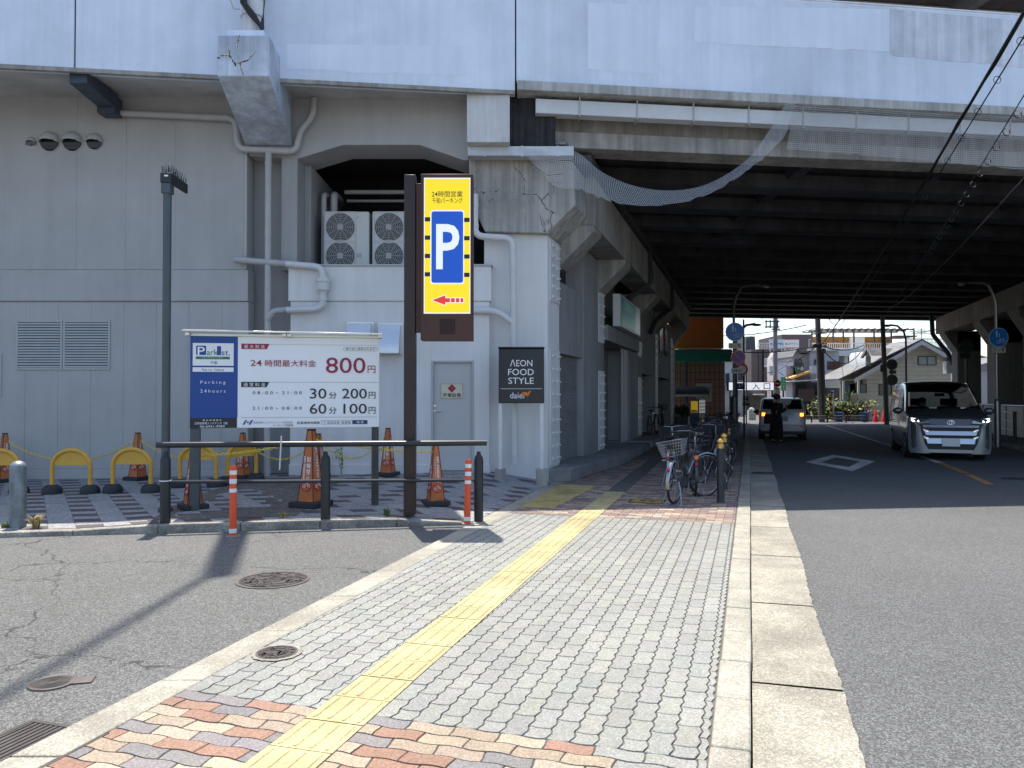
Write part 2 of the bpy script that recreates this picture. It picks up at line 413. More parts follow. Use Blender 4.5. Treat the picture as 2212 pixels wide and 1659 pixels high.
# the tactile path: one tile per 0.3 m with four raised bars, a second strip in the shade
g = MB()
def tactile(org, dirv, n, wid, nb, L_=0.30):
    d = Vector(dirv).normalized(); w = Vector((d.y, -d.x, 0))
    T = frame(org, w, y=d)
    for i in range(n):
        y0 = i * L_
        dz = random.uniform(-0.001, 0.001)
        g.box(0.004, wid - 0.004, y0 + 0.004, y0 + L_ - 0.004, -0.03, 0.002 + dz, T)
        for j in range(nb):
            x = wid * (j + 0.5) / nb; bw = 0.0125
            pts = [(x - bw, y0 + 0.03), (x - bw * 0.5, y0 + 0.018), (x + bw * 0.5, y0 + 0.018), (x + bw, y0 + 0.03), (x + bw, y0 + L_ - 0.03), (x + bw * 0.5, y0 + L_ - 0.018), (x - bw * 0.5, y0 + L_ - 0.018), (x - bw, y0 + L_ - 0.03)]
            lo = [(p[0], p[1], 0.001) for p in pts]; hi = [(x + (p[0] - x) * 0.6, y0 + L_ / 2 + (p[1] - y0 - L_ / 2) * 0.97, 0.0075 + dz) for p in pts]
            k = 8; g.add(lo + hi, [tuple(range(k, 2 * k))] + [(i2, (i2 + 1) % k, k + (i2 + 1) % k, k + i2) for i2 in range(k)], T)
dv = Vector((0.288, 1, 0)); wid = TW * dv.normalized().y
tactile(Vector((tac_l(1.2), 1.2, 0)), dv, 40, wid, 4)
structure(g, 'tactile_path', yellow_tile, smooth=False)
g = MB()
for uv in (((1123, 1095), (1196, 1097), (1290, 1049), (1212, 1046)),):
    g.plate([gnd(u, v, 0.0035) for u, v in uv], (0, 0, -0.02))
structure(g, 'tactile_path_branch', mat('tactile_worn', (0.40, 0.32, 0.12), 0.8, var=0.2, vs=5, dirt=0.3), smooth=False)

# dropped edging stones between side road and sidewalk
g = MB(); Y = -2.0
while Y < 14.6:
    L2 = 0.9; y1 = Y + L2 - 0.006
    z0 = 0.003; g.plate([(edge_x(Y) - EDW, Y, -0.1), (edge_x(Y) - 0.004, Y, -0.1), (edge_x(y1) - 0.004, y1, -0.1), (edge_x(y1) - EDW, y1, -0.1)], (0, 0, 0.103 + random.uniform(-0.003, 0.002))); Y += L2
structure(g, 'edging', kerbstone, bevel=0.008)

# ------------------------------------------------------------------ plaza
def back_z(x): return pl(x, [(-20, 0.04), (-9, 0.06), (-0.4, 0.21), (0.9, 0.2)])
def plaza_z(x, Y):
    k = kerb_y(x) + 0.12; s = max(0, min(1, (Y - k) / (14.0 - k))); z = lerp(kerb_z(x), back_z(x), s)
    d = max(0, (edge_x(Y) - EDW - x)); f = min(1, d / 1.2); return max(0.002, z * (0.02 + 0.98 * f))
g = MB(); xx = -14.0
while xx < -0.2:
    x1 = min(xx + 0.9, -0.62)
    if x1 - xx < 0.05: break
    p = [(xx + 0.004, kerb_y(xx)), (x1 - 0.004, kerb_y(x1)), (x1 - 0.004, kerb_y(x1) + 0.15), (xx + 0.004, kerb_y(xx) + 0.15)]
    z0, z1 = kerb_z(xx), kerb_z(x1); n = len(g.v)
    vs = [(q[0], q[1], -0.1) for q in p] + [(p[0][0], p[0][1], z0), (p[1][0], p[1][1], z1), (p[2][0], p[2][1], z1), (p[3][0], p[3][1], z0)]
    g.add(vs, [(0, 3, 2, 1), (4, 5, 6, 7), (0, 1, 5, 4), (1, 2, 6, 5), (2, 3, 7, 6), (3, 0, 4, 7)]); xx += 0.9
structure(g, 'plaza_kerb', mat('kerb_dark', (0.30, 0.285, 0.25), 0.9, var=0.25, vs=5, grain=0.25, gs=160, dirt=0.4, world=True), bevel=0.015)
# tiles laid parallel to the kerb
g = MB(); kd = Vector((1, 0.17, 0)).normalized(); kn = Vector((-kd.y, kd.x, 0))
def lay(x, Y0): return x
for j in range(0, 34):
    for i in range(-2, 68):
        p0 = Vector((-14.5, kerb_y(-14.5) + 0.155, 0)) + kd * (i * 0.3) + kn * (j * 0.21) - kd * (0.087 * j)
        q = [p0 + kd * 0.0025 + kn * 0.0025, p0 + kd * 0.2975 + kn * 0.0025, p0 + kd * 0.2975 + kn * 0.2075 - kd * 0.086, p0 + kd * 0.0025 + kn * 0.2075 - kd * 0.086]
        pg = [(v.x, v.y) for v in q]
        pg = clip(pg, -1.0, 0.275, -2.90 - EDW - 0.004)
        if len(pg) < 3: continue
        cx = sum(v[0] for v in pg) / len(pg); cy = sum(v[1] for v in pg) / len(pg)
        if cy > 14.6 or cx < -13: continue
        rightside = cx > -3.2
        dark = ((i + (j // 2) % 2) % 2 == 0 and j % 2 == 0) if rightside else (i % 2 == 0 and j % 2 == 0)
        if rightside and (i * 7 + j * 3) % 5 == 0: dark = False
        g.mi = 1 if dark else 0
        zz = random.uniform(-0.0012, 0.0012)
        top = [(v[0], v[1], plaza_z(v[0], v[1]) + zz) for v in pg]
        g.poly(top)
structure(g, 'plaza_paving', [granite, granite_dark], smooth=False)
g = MB(); nx, ny = 40, 12
vs = []
for j in range(ny + 1):
    for i in range(nx + 1):
        x = lerp(-14.5, 1.4, i / nx); Y = lerp(kerb_y(x) + 0.02, 15.2, j / ny); x2 = min(x, edge_x(Y) - EDW - 0.002); vs.append((x2, Y, plaza_z(x2, Y) - 0.007))
g.add(vs, [(j * (nx + 1) + i, j * (nx + 1) + i + 1, (j + 1) * (nx + 1) + i + 1, (j + 1) * (nx + 1) + i) for j in range(ny) for i in range(nx)])
structure(g, 'plaza', joint)
g = MB()
pp = [gnd(u, v, 0.10) for u, v in ((318, 1122), (452, 1062), (553, 1038), (683, 1036), (733, 1049), (713, 1061), (700, 1080), (640, 1112), (560, 1116))]
g.poly([(p.x, max(p.y, kerb_y(p.x) + 0.16), plaza_z(p.x, p.y) + 0.006) for p in pp])
structure(g, 'plaza_asphalt_patch', mat('gravel_asphalt', (0.13, 0.115, 0.10), 0.9, var=0.2, vs=2, grain=0.45, gs=90, bump=0.5, bs=100, world=True), smooth=False)

# ------------------------------------------------------------------ road paint
g = MB(); dz = ROADZ + 0.004
def P2(u, v): p = gnd(u, v, dz); return (p.x, p.y)
o4 = [P2(1799.5, 982.3), P2(1890, 996.6), P2(1842, 1017.9), P2(1740, 998)]
i4 = [P2(1805, 988), P2(1858, 996.5), P2(1834, 1009), P2(1772, 999)]
for k in range(4):
    a, b_, c, d = o4[k], o4[(k + 1) % 4], i4[(k + 1) % 4], i4[k]; g.flat([a, b_, c, d], dz)
structure(g, 'road_marking_diamond', white_paint, smooth=False)
g = MB(); cl = [(1785, 918.5), (1850, 939), (1925, 963), (1985, 984), (2030, 999.5)]
def strip(pts, w):
    P = [gnd(u, v, dz) for u, v in pts]
    for a, b_ in zip(P, P[1:]):
        d = (b_ - a); d.normalize(); s = Vector((d.y, -d.x, 0)) * w / 2
        g.flat([(q.x, q.y) for q in (a - s, a + s, b_ + s, b_ - s)], dz)
strip(cl, 0.17); structure(g, 'road_line', white_paint, smooth=False)
g = MB(); strip([(2030, 999.5), (2085, 1022)], 0.16); strip([(2092, 1025), (2140, 1047)], 0.14); structure(g, 'road_line_worn', orange_paint, smooth=False)

# ------------------------------------------------------------------ covers in the ground
rim_m = mat('iron_rim', (0.11, 0.095, 0.09), 0.6, 0.3, var=0.2, vs=8)
def cover(u, v, rad, z, label, rz=0.0, collar=None, group=None):
    p = gnd(u, v, z); t = thing('manhole_cover', label, 'manhole cover', (p.x, p.y, z), rz, group)
    if collar:
        m = MB(); n = 40
        m.add([(rad * 1.22 * (1 + random.uniform(-0.05, 0.05)) * math.cos(2 * math.pi * j / n), rad * 1.22 * (1 + random.uniform(-0.05, 0.05)) * math.sin(2 * math.pi * j / n), 0.003) for j in range(n)], [tuple(range(n))])
        m.build('collar', collar, t, local=True, smooth=False)
    m = MB(); m.lathe([(rad * 0.92, 0.002), (rad * 0.92, 0.006), (rad, 0.006), (rad * 1.01, -0.02)], 48); m.build('rim', rim_m, t, local=True)
    m = MB(); m.disc((0, 0), rad * 0.91, 48, z=0.0045)
    rnd = random.Random(int(u))
    for rr in (0.86, 0.55, 0.3): m.ring((0, 0, 0.005), rad * rr, 0.004, n=40, k=4)
    for k in range(int(90 * rad / 0.3)):
        a = rnd.uniform(0, 6.28); r_ = rad * math.sqrt(rnd.uniform(0.01, 0.7)); l_ = rnd.uniform(0.02, 0.06) * rad / 0.3; d_ = rnd.uniform(0, 3.14)
        T = Matrix.Translation((r_ * math.cos(a), r_ * math.sin(a), 0.006)) @ Matrix.Rotation(d_, 4, 'Z'); m.box(-l_, l_, -0.007, 0.007, -0.003, 0.0025, T)
    m.build('lid', iron, t, local=True); return t
cover(590, 1253, 0.31, -0.010, 'large patterned round manhole cover on the asphalt side road below the price board')
cover(598, 1410, 0.125, 0.004, 'small round iron cover in a mortar ring among the grey pavers', collar=kerbstone)
cover(780, 1038, 0.31, 0.135, 'rusty round manhole cover on the tiled plaza behind the railing')
cover(2197, 1035, 0.30, ROADZ + 0.004, 'dark round manhole cover on the shaded main road')
# stop-valve cover with its lug
p = gnd(112, 1476, -0.01); t = thing('valve_cover', 'oval iron valve cover with a square lug beside the drain on the side road', 'valve cover', (p.x, p.y, -0.01), 0.25)
m = MB(); m.lathe([(0.10, 0.004), (0.105, 0.009), (0.118, 0.009), (0.122, -0.02)], 40); m.box(0.09, 0.21, -0.05, 0.055, -0.02, 0.008); m.build('rim', rim_m, t, local=True, bevel=0.003)
m = MB(); m.disc((0, 0), 0.103, 40, z=0.006)
for r_ in (0.085, 0.07, 0.055, 0.04, 0.025): m.ring((0, 0, 0.006), r_, 0.003, n=36, k=4)
m.build('lid', iron, t, local=True)
# gutter grating, street drain grating
def grating(name, label, a, b, la, lb, z, nb, dirn=None):
    t = thing(name, label, 'drain grate', rp(a, b, z), -TH)
    m = MB(); m.box(-la / 2, la / 2, -lb / 2, lb / 2, -0.02, 0.001); m.build('pit', black_gap, t, local=True)
    m = MB()
    for s in (-1, 1): m.box(s * la / 2 - 0.012, s * la / 2 + 0.012, -lb / 2, lb / 2, -0.02, 0.007); m.box(-la / 2, la / 2, s * lb / 2 - 0.012, s * lb / 2 + 0.012, -0.02, 0.0075)
    for i in range(nb):
        x = lerp(-la / 2, la / 2, (i + 0.5) / nb); m.box(x - 0.010, x + 0.010, -lb / 2, lb / 2, -0.02, 0.005)
    m.build('grating', iron, t, local=True); return t
q = gnd(1648, 1022, -0.045); grating('drain_grate', 'slotted iron grate set in the shaded street gutter', q.dot(ND), q.dot(RD), 0.42, 0.36, -0.043, 9)
t = grating('drain_grate', 'ribbed iron drain grate at the corner where side road meets the edging', gnd(20, 1632, 0).dot(ND), gnd(20, 1632, 0).dot(RD), 0.46, 0.62, -0.006, 15)
t.rotation_euler.z = -TH
q = gnd(1397, 1083, 0.002); t = thing('utility_cover', 'square yellow framed utility cover in the shaded pavers beside the bicycles', 'utility cover', (q.x, q.y, 0.002), -TH)
m = MB(); m.box(-0.26, 0.26, -0.2, 0.2, -0.02, 0.003); m.build('frame', iron, t, local=True)
m = MB(); m.box(-0.23, 0.23, -0.17, 0.17, -0.01, 0.006); m.build('lid', mat('cover_yellow', (0.30, 0.20, 0.05), 0.8, var=0.4, vs=6, dirt=0.5), t, local=True)
m = MB(); m.box(-0.10, -0.03, -0.04, 0.04, 0, 0.008); m.box(0.04, 0.11, -0.05, 0.03, 0, 0.008); m.build('handle', black_gap, t, local=True)
# ------------------------------------------------------------------ station building under the viaduct
wall_grey = mat('wall_grey', (0.43, 0.423, 0.415), 0.85, var=0.05, vs=0.9, streak=0.05, ss=(3, 3, 0.3), bump=0.25, bs=140, dirt=0.06, world=True)
wall_light = mat('wall_light', (0.70, 0.695, 0.685), 0.85, var=0.05, vs=0.8, streak=0.06, ss=(4, 4, 0.3), bump=0.25, bs=140, dirt=0.05, world=True)
wall_recess = mat('wall_recess', (0.33, 0.325, 0.32), 0.85, var=0.06, vs=1, streak=0.06, bump=0.2, bs=140, world=True)
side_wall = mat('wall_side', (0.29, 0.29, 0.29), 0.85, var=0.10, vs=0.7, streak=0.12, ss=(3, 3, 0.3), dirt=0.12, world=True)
concrete = mat('concrete_bare', (0.36, 0.34, 0.31), 0.88, var=0.14, vs=1.2, streak=0.28, ss=(6, 6, 0.25), bump=0.3, bs=70, dirt=0.25, world=True)
conc_crack = mat('concrete_cracked', (0.40, 0.385, 0.355), 0.88, var=0.12, vs=1.2, streak=0.30, ss=(7, 7, 0.25), bump=0.3, bs=70, dirt=0.25, crack=1.1, world=True)
conc_dark = mat('concrete_shaded', (0.055, 0.055, 0.058), 0.9, var=0.25, vs=0.8, streak=0.3, ss=(2, 2, 1), dirt=0.35, world=True)  # near-black copy of the concrete, under-bridge shade put into the colour
paint_white = mat('viaduct_paint', (0.73, 0.80, 0.91), 0.8, var=0.07, vs=0.6, streak=0.07, ss=(3.5, 3.5, 0.15), bump=0.2, bs=60, dirt=0.12, world=True)
pvc = mat('pipe_grey', (0.42, 0.415, 0.41), 0.5, var=0.06, vs=4)
pvc_light = mat('pipe_light', (0.60, 0.595, 0.59), 0.45, var=0.05, vs=4)
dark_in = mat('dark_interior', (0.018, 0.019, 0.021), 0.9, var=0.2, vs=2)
steel_white = mat('steel_white', (0.70, 0.70, 0.70), 0.5, var=0.05, vs=5, dirt=0.1)
metal_sheet = mat('metal_sheet', (0.62, 0.63, 0.64), 0.32, 0.8, var=0.05, vs=3)
hopper_blue = mat('hopper_dark', (0.045, 0.06, 0.09), 0.5, var=0.2, vs=4)
trim_m = mat('wall_trim', (0.45, 0.445, 0.44), 0.7, var=0.05, vs=2)
door_m = mat('door_grey', (0.50, 0.50, 0.50), 0.6, var=0.03, vs=2)
chrome = mat('chrome', (0.75, 0.75, 0.76), 0.18, 1.0)
WY = 14.0
bld = thing('station_building', 'grey station building under the elevated railway with louvres, pipes and shutter bays', 'building', (-6, WY, 0))
def wb(name, u0, u1, v0, v1, Y, m, th=0.3, bev=0.008, Yf=None):
    p0, p1 = at(u0, v1, Y), at(u1, v0, Y); q = MB(); q.box(p0.x, p1.x, Y, Y + th, p0.z, p1.z); return q.build(name, m, bld, bevel=bev)
zt = at(0, 205, WY).z; zl = at(0, 583, WY).z; zb = at(0, 652, WY).z; xr = at(533, 600, WY).x; xr2 = at(537, 600, WY).x
# tall upper wall in panels with fine seams
q = MB(); x = -16.0; seams = [-16, -11.9, -9.6, -7.95, -7.05, -6.15, xr]
for a, b_ in zip(seams, seams[1:]): q.box(a + 0.0009, b_ - 0.0009, WY, WY + 0.3, zl + 0.01, zt)
q.build('upper_wall', wall_grey, bld, bevel=0.002)
q = MB(); q.box(-16, xr - 0.02, WY + 0.012, WY + 0.4, -0.1, zt - 0.01); q.build('wall_core', wall_recess, bld)
q = MB(); q.box(-16, xr2, WY - 0.035, WY + 0.3, zb + 0.012, zl); q.build('band', wall_grey, bld, bevel=0.006)
q = MB(); k = 0; x = -16.0; ws = at(0, 1012, WY).z
while x < xr2 - 0.1:
    x1 = min(x + 0.595, xr2); q.box(x + 0.0012, x1 - 0.0012, WY, WY + 0.3, ws, zb); x = x1
q.box(-16, xr2 + 0.004, WY - 0.022, WY + 0.3, -0.1, ws - 0.002)
q.build('lower_wall', wall_grey, bld, bevel=0.0025)
# recessed pipe bay
q = MB(); q.box(xr - 0.1, at(645, 0, 14.42).x, 14.42, 14.7, -0.1, zt); q.build('recess_wall', wall_recess, bld)
q = MB(); q.box(xr - 0.035, xr + 0.002, WY - 0.03, WY + 0.1, zl + 0.012, at(0, 330, WY).z); q.build('corner_trim', trim_m, bld, bevel=0.004)
# beam with the chamfered opening
X = lambda u, Y=WY: at(u, 800, Y).x
Z = lambda v, Y=WY: at(1106, v, Y).z
pts = [(X(534), Z(205)), (X(1012), Z(205)), (X(1012), Z(345)), (X(1000), Z(345)), (X(905), Z(312)), (X(740), Z(312)), (X(640), Z(342)), (X(534), Z(335))]
q = MB(); q.plate([(a, WY + 0.02, z) for a, z in pts], (0, 0.85, 0)); q.build('opening_beam', wall_grey, bld, bevel=0.008)
q = MB(); q.box(X(606, 14.02), X(640), WY + 0.02, 14.9, Z(572) - 0.1, Z(340)); q.box(X(640), X(655), 14.5, 17.0, 3.0, Z(340)); q.build('opening_jamb', wall_recess, bld, bevel=0.006)
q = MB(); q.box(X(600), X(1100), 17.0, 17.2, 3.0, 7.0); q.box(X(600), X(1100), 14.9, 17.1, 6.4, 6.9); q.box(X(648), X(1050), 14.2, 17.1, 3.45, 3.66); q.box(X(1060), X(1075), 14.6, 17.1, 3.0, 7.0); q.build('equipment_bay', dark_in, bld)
q = MB(); q.pipe([(X(672), 14.9, 3.7), (X(672), 14.9, 5.5), (X(672), 16.5, 5.7)], 0.05); q.pipe([(X(690), 15.1, 5.0), (X(690), 15.1, 5.55), (X(676), 16.2, 5.7)], 0.07); q.pipe([(X(700), 15.7, 5.75), (X(1010), 15.7, 5.75)], 0.045); q.pipe([(X(700), 15.9, 5.62), (X(1010), 15.9, 5.62)], 0.03)
q.build('bay_pipe', pvc, bld)
# bright plant-room wall with the service door
DY = 13.88; du0, du1 = X(622, DY), X(1061, DY)
q = MB(); q.box(du0, du1, DY, 14.6, Z(650, DY), Z(575, DY)); q.build('parapet_band', wall_light, bld, bevel=0.006)
q = MB(); q.box(du0 - 0.02, du1 + 0.03, DY - 0.03, 14.6, Z(575, DY) + 0.002, Z(571, DY)); q.build('coping', trim_m, bld, bevel=0.006)
dz0, dz1 = Z(779, DY), 0.22; dx0, dx1 = X(932, DY), X(1023, DY)
q = MB(); zz = Z(650, DY) - 0.004; e0, e1 = X(626, DY), X(1057, DY); yf = DY + 0.03
q.box(e0, dx0, yf, 14.6, -0.05, zz); q.box(dx1, e1, yf, 14.6, -0.05, zz); q.box(dx0, dx1, yf, 14.6, dz0, zz); q.box(dx0, dx1, yf + 0.12, 14.6, -0.05, dz0)
q.build('plant_room_wall', wall_light, bld, bevel=0.004)
q = MB(); sk = Z(1003, DY); q.box(e0 - 0.015, dx0 - 0.002, DY + 0.008, 14.5, -0.05, sk); q.box(dx1 + 0.002, e1 + 0.015, DY + 0.008, 14.5, -0.05, sk); q.build('skirting', wall_light, bld, bevel=0.006)
fr = MB(); fw = 0.035
for a, b_, c, d in ((dx0, dx0 + fw, dz1, dz0), (dx1 - fw, dx1, dz1, dz0), (dx0 + fw, dx1 - fw, dz0 - fw, dz0)): fr.box(a, b_, DY + 0.012, DY + 0.14, c, d)
fr.build('door_frame', trim_m, bld, bevel=0.004)
q = MB(); q.box(dx0 + fw + 0.002, dx1 - fw - 0.002, DY + 0.06, DY + 0.14, dz1 + 0.01, dz0 - fw - 0.002); dr = q.build('door', door_m, bld, bevel=0.004)
q = MB(); hx, hz = X(939, DY), Z(888, DY); q.cyl((hx, DY + 0.062, hz), (hx, DY + 0.045, hz), 0.022); q.tube([(hx, DY + 0.03, hz), (hx + 0.13, DY + 0.03, hz - 0.004)], 0.011); q.cyl((hx, DY + 0.062, hz), (hx, DY + 0.02, hz), 0.011); q.cyl((hx, DY + 0.062, hz + 0.095), (hx, DY + 0.048, hz + 0.095), 0.022); q.build('handle', chrome, dr)
q = MB(); q.box(dx0 - 0.03, dx1 + 0.03, DY - 0.14, DY + 0.14, 0.1, dz1); q.build('door_step', concrete, bld, bevel=0.01)
# warning plate on the door: red lozenge and lettering
T = frame(Vector((X(951, DY), DY + 0.052, Z(861, DY))), (1, 0, 0), y=(0, 0, 1)); pw, ph = X(1000, DY) - X(951, DY), Z(828, DY) - Z(861, DY)
q = MB(); q.box(0, pw, 0, ph, -0.006, 0.003, T); plate = q.build('notice_plate', mat('notice_cream', (0.62, 0.58, 0.44), 0.6, var=0.1, vs=8), dr)
q = MB(); q.mi = 0
q.rect(0.008, 0.006, pw - 0.008, 0.010, 0.0042, T); q.rect(0.008, ph - 0.010, pw - 0.008, ph - 0.006, 0.0042, T); q.rect(0.006, 0.006, 0.010, ph - 0.006, 0.0042, T); q.rect(pw - 0.010, 0.006, pw - 0.006, ph - 0.006, 0.0042, T)
q.text('変電設備', pw * 0.1, ph * 0.1, pw * 0.9, ph * 0.36, 0.0045, T, 0.012)
c = (pw * 0.5, ph * 0.67); s = ph * 0.28; q.flat([(c[0] - s, c[1]), (c[0], c[1] - s), (c[0] + s, c[1]), (c[0], c[1] + s)], 0.0045, T)
q.mi = 1; s *= 0.86; q.flat([(c[0] - s, c[1]), (c[0], c[1] - s), (c[0] + s, c[1]), (c[0], c[1] + s)], 0.0060, T)
ink = mat('ink_black', (0.018, 0.018, 0.022), 0.6); red_ink = mat('ink_red', (0.42, 0.02, 0.04), 0.6)
q.build('lettering', [ink, red_ink], plate, smooth=False)
# louvres
def louvre(u0, u1, v0, v1, par):
    x0, x1, z0, z1 = X(u0), X(u1), Z(v1), Z(v0); yy = WY - 0.02
    m = MB(); w = 0.035
    m.box(x0, x1, yy, WY + 0.05, z1 - w, z1); m.box(x0, x1, yy, WY + 0.05, z0, z0 + w); m.box(x0, x0 + w, yy, WY + 0.05, z0 + w, z1 - w); m.box(x1 - w, x1, yy, WY + 0.05, z0 + w, z1 - w)
    o = m.build('louvre', pvc, par, bevel=0.003)
    m = MB(); m.box(x0 + w, x1 - w, WY - 0.004, WY - 0.002, z0 + w, z1 - w); m.build('duct', black_gap, o)
    m = MB(); n = 17
    for i in range(n):
        z = lerp(z0 + w, z1 - w, (i + 0.5) / n); h = (z1 - z0 - 2 * w) / n
        m.plate([(x0 + w, yy + 0.000, z - h * 0.38), (x1 - w, yy + 0.000, z - h * 0.38), (x1 - w, yy + 0.016, z + h * 0.30), (x0 + w, yy + 0.016, z + h * 0.30)], (0, 0.001, 0.004))
    m.build('slat', pvc, o)
louvre(-100, 4, 765, 858, bld); louvre(35, 135, 692, 799, bld); louvre(136.5, 238, 692, 799, bld)
# round vent hoods
for u, v, r_ in ((68, 306, 9.5), (108, 306, 21), (157, 306, 21), (205, 306, 17.5)):
    c = at(u, v, WY); rr = r_ / F * WY; m = MB(); n = 48; kk = 20; vs = []
    for i in range(kk + 1):
        b_ = R(-18) + (R(90) - R(-18)) * i / kk      # shell from the rim, over the top, to the wall
    # hood shell: part of a sphere above a sloping mouth
    rows = []
    for i in range(kk + 1):
        th_ = R(90) * i / kk
        rows.append([(rr * math.cos(th_) * math.cos(2 * math.pi * j / n), -rr * 0.85 * math.sin(th_), rr * math.cos(th_) * math.sin(2 * math.pi * j / n)) for j in range(n)])
    fs = []; flat = [p for r0 in rows for p in r0]
    for i in range(kk):
        for j in range(n):
            idx = (i * n + j, i * n + (j + 1) % n, (i + 1) * n + (j + 1) % n, (i + 1) * n + j)
            cz = sum(flat[t_][2] for t_ in idx) / 4; cy = -sum(flat[t_][1] for t_ in idx) / 4
            if cz > -0.22 * rr + cy * 0.30: fs.append(idx)
    m.add([(c.x + p[0], c.y - 0.012 + p[1], c.z + p[2]) for p in flat], fs)
    m.ring((c.x, c.y - 0.008, c.z), rr * 1.04, rr * 0.055, 'Y', 28, 6)
    o = m.build('vent_hood', pvc, bld)
    m = MB(); m.cyl((c.x, c.y - 0.001, c.z), (c.x, c.y - 0.006, c.z), rr * 0.98, n=28); m.build('duct', black_gap, o)
    m = MB()
    for i in range(6):
        z = c.z - rr * (0.10 + 0.13 * i); hw = math.sqrt(max(0.01, rr * rr - (z - c.z) ** 2)) * 0.95
        m.box(c.x - hw, c.x + hw, c.y - 0.03, c.y - 0.012, z - 0.006, z + 0.004)
    m.build('slat', mat('vent_slat', (0.12, 0.12, 0.13), 0.5), o)
# sheet-metal exhaust hoods half hidden by the board
for u0, u1, v0, v1 in ((752, 803, 699, 765), (820, 866, 701, 765)):
    x0, x1, z0, z1 = X(u0, DY), X(u1, DY), Z(v1, DY), Z(v0, DY)
    m = MB(); pr = [(DY + 0.04, z0), (DY - 0.26, z0), (DY - 0.26, lerp(z0, z1, 0.35)), (DY - 0.06, z1), (DY + 0.04, z1)]
    m.plate([(x0, a, b_) for a, b_ in pr], (x1 - x0, 0, 0)); o = m.build('exhaust_hood', metal_sheet, bld, bevel=0.004)
    m = MB(); m.box(x0 - 0.03, x1 + 0.03, DY + 0.005, DY + 0.028, z0 - 0.02, z1 + 0.03); m.build('flange', metal_sheet, o, bevel=0.003)
# drain pipes
def pipes(name, m, runs, r, Y, bend=0.16):
    for run in runs:
        q = MB(); P = [at(u, v, Y if len(t_) == 0 else t_[0]) for u, v, *t_ in run]; q.pipe(P, r, bend, 12)
        for a, b_ in zip(P, P[1:]):
            L_ = (b_ - a).length; d = (b_ - a).normalized()
            if L_ > 0.7:
                for s in (0.16, L_ - 0.22): q.cyl(a + d * s, a + d * (s + 0.07), r * 1.12, n=12)
            n_ = int(L_ / 1.6)
            for i in range(1, n_ + 1): c_ = a + d * (L_ * i / (n_ + 1)); q.cyl(c_ - d * 0.02, c_ + d * 0.02, r * 1.10, n=12)
        q.build(name, m, bld, ang=50)
pipes('drain_pipe', pvc, [[(231, 232), (233, 243), (509, 256), (513, 322), (642, 328), (646, 285), (677, 250), (678, 212)], [(580, 330), (577, 1040)]], 0.058, 13.88)
pipes('drain_pipe', pvc, [[(508, 561), (620, 570)], [(578, 690), (590, 672), (622, 669)]], 0.058, 13.86)
pipes('drain_pipe', pvc_light, [[(618, 570), (698, 577), (698, 667), (620, 670)]], 0.060, 13.78)
q = MB(); c = at(698, 615, 13.78)
q.lathe([(0.075, -0.02), (0.075, 0.0), (0.11, 0.03), (0.115, 0.17), (0.13, 0.175), (0.13, 0.24), (0.07, 0.245), (0.07, 0.27)], 18, Matrix.Translation(c + Vector((0, 0, -0.13)))); q.build('pipe_trap', pvc_light, bld)
pipes('drain_pipe', pvc_light, [[(1026, 420), (1026, 510), (1108, 515), (1112, 1003)], [(1022, 671), (1072, 671), (1112, 700)]], 0.062, 13.85)

# ------------------------------------------------------------------ side row of bays along the street (pillars, shutter, openings)
A0 = -3.71
def col_block(name, Y0, Y1, z0, z1, m, x_in=-0.9, x_out=0.0, bev=0.01):
    """block on the street line between depths Y0..Y1"""
    q = MB(); q.plate([sx(A0 + x_in, Y0, z0), sx(A0 + x_out, Y0, z0), sx(A0 + x_out, Y1, z0), sx(A0 + x_in, Y1, z0)], (0, 0, z1 - z0)); return q.build(name, m, bld, bevel=bev)
c1x0 = X(1045, 14.1); c1x1 = X(1183, 14.12)
q = MB(); q.plate([(c1x0, 14.1, -0.05), (c1x1, 14.1, -0.05), (sx(A0, 15.0).x, 15.0, -0.05), (sx(A0, 15.0).x - 1.2, 15.0, -0.05)], (0, 0, 4.62)); q.build('pillar', wall_light, bld, bevel=0.02)
pil = [(17.0, 19.6), (25.2, 26.4), (29.4, 31.0), (35.7, 37.0)]
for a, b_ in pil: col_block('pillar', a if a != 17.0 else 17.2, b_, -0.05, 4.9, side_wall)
# steel jackets with rows of bolts
def jacket(Y0, Y1, z0, z1, rows, cols):
    q = MB(); q.plate([sx(A0 + 0.004, Y0, z0), sx(A0 + 0.022, Y0, z0), sx(A0 + 0.022, Y1, z0), sx(A0 + 0.004, Y1, z0)], (0, 0, z1 - z0)); o = q.build('jacket_plate', steel_white, bld, bevel=0.004)
    b0 = None
    for i in range(rows):
        for j in range(cols):
            z = lerp(z0, z1, (i + 0.5) / rows); y = lerp(Y0, Y1, (j + 0.5) / cols); p = sx(A0 + 0.02, y, z) - bld.location
            if b0 is None:
                q = MB(); q.box(0, 0.02, -0.05, 0.05, -0.035, 0.035); q.cyl((0.019, 0.0, 0), (0.065, 0.0, 0), 0.018, n=8); b0 = q.build('bolt', steel_white, o, local=True); b0.location = p; b0.rotation_euler = (0, 0, -TH)
            else: copy_tree(b0, p, -TH, parent=o)
jacket(14.25, 14.95, 3.35, 4.50, 6, 2); jacket(14.25, 14.95, 0.28, 2.45, 9, 2)
jacket(18.8, 19.55, 2.9, 4.5, 6, 2); jacket(18.8, 19.55, 0.25, 2.2, 9, 2)
jacket(25.5, 26.3, 0.25, 2.2, 8, 2); jacket(25.5, 26.3, 2.9, 3.4, 2, 2); jacket(30.2, 30.9, 0.25, 4.0, 12, 2); jacket(36.1, 36.9, 0.25, 4.3, 12, 2)
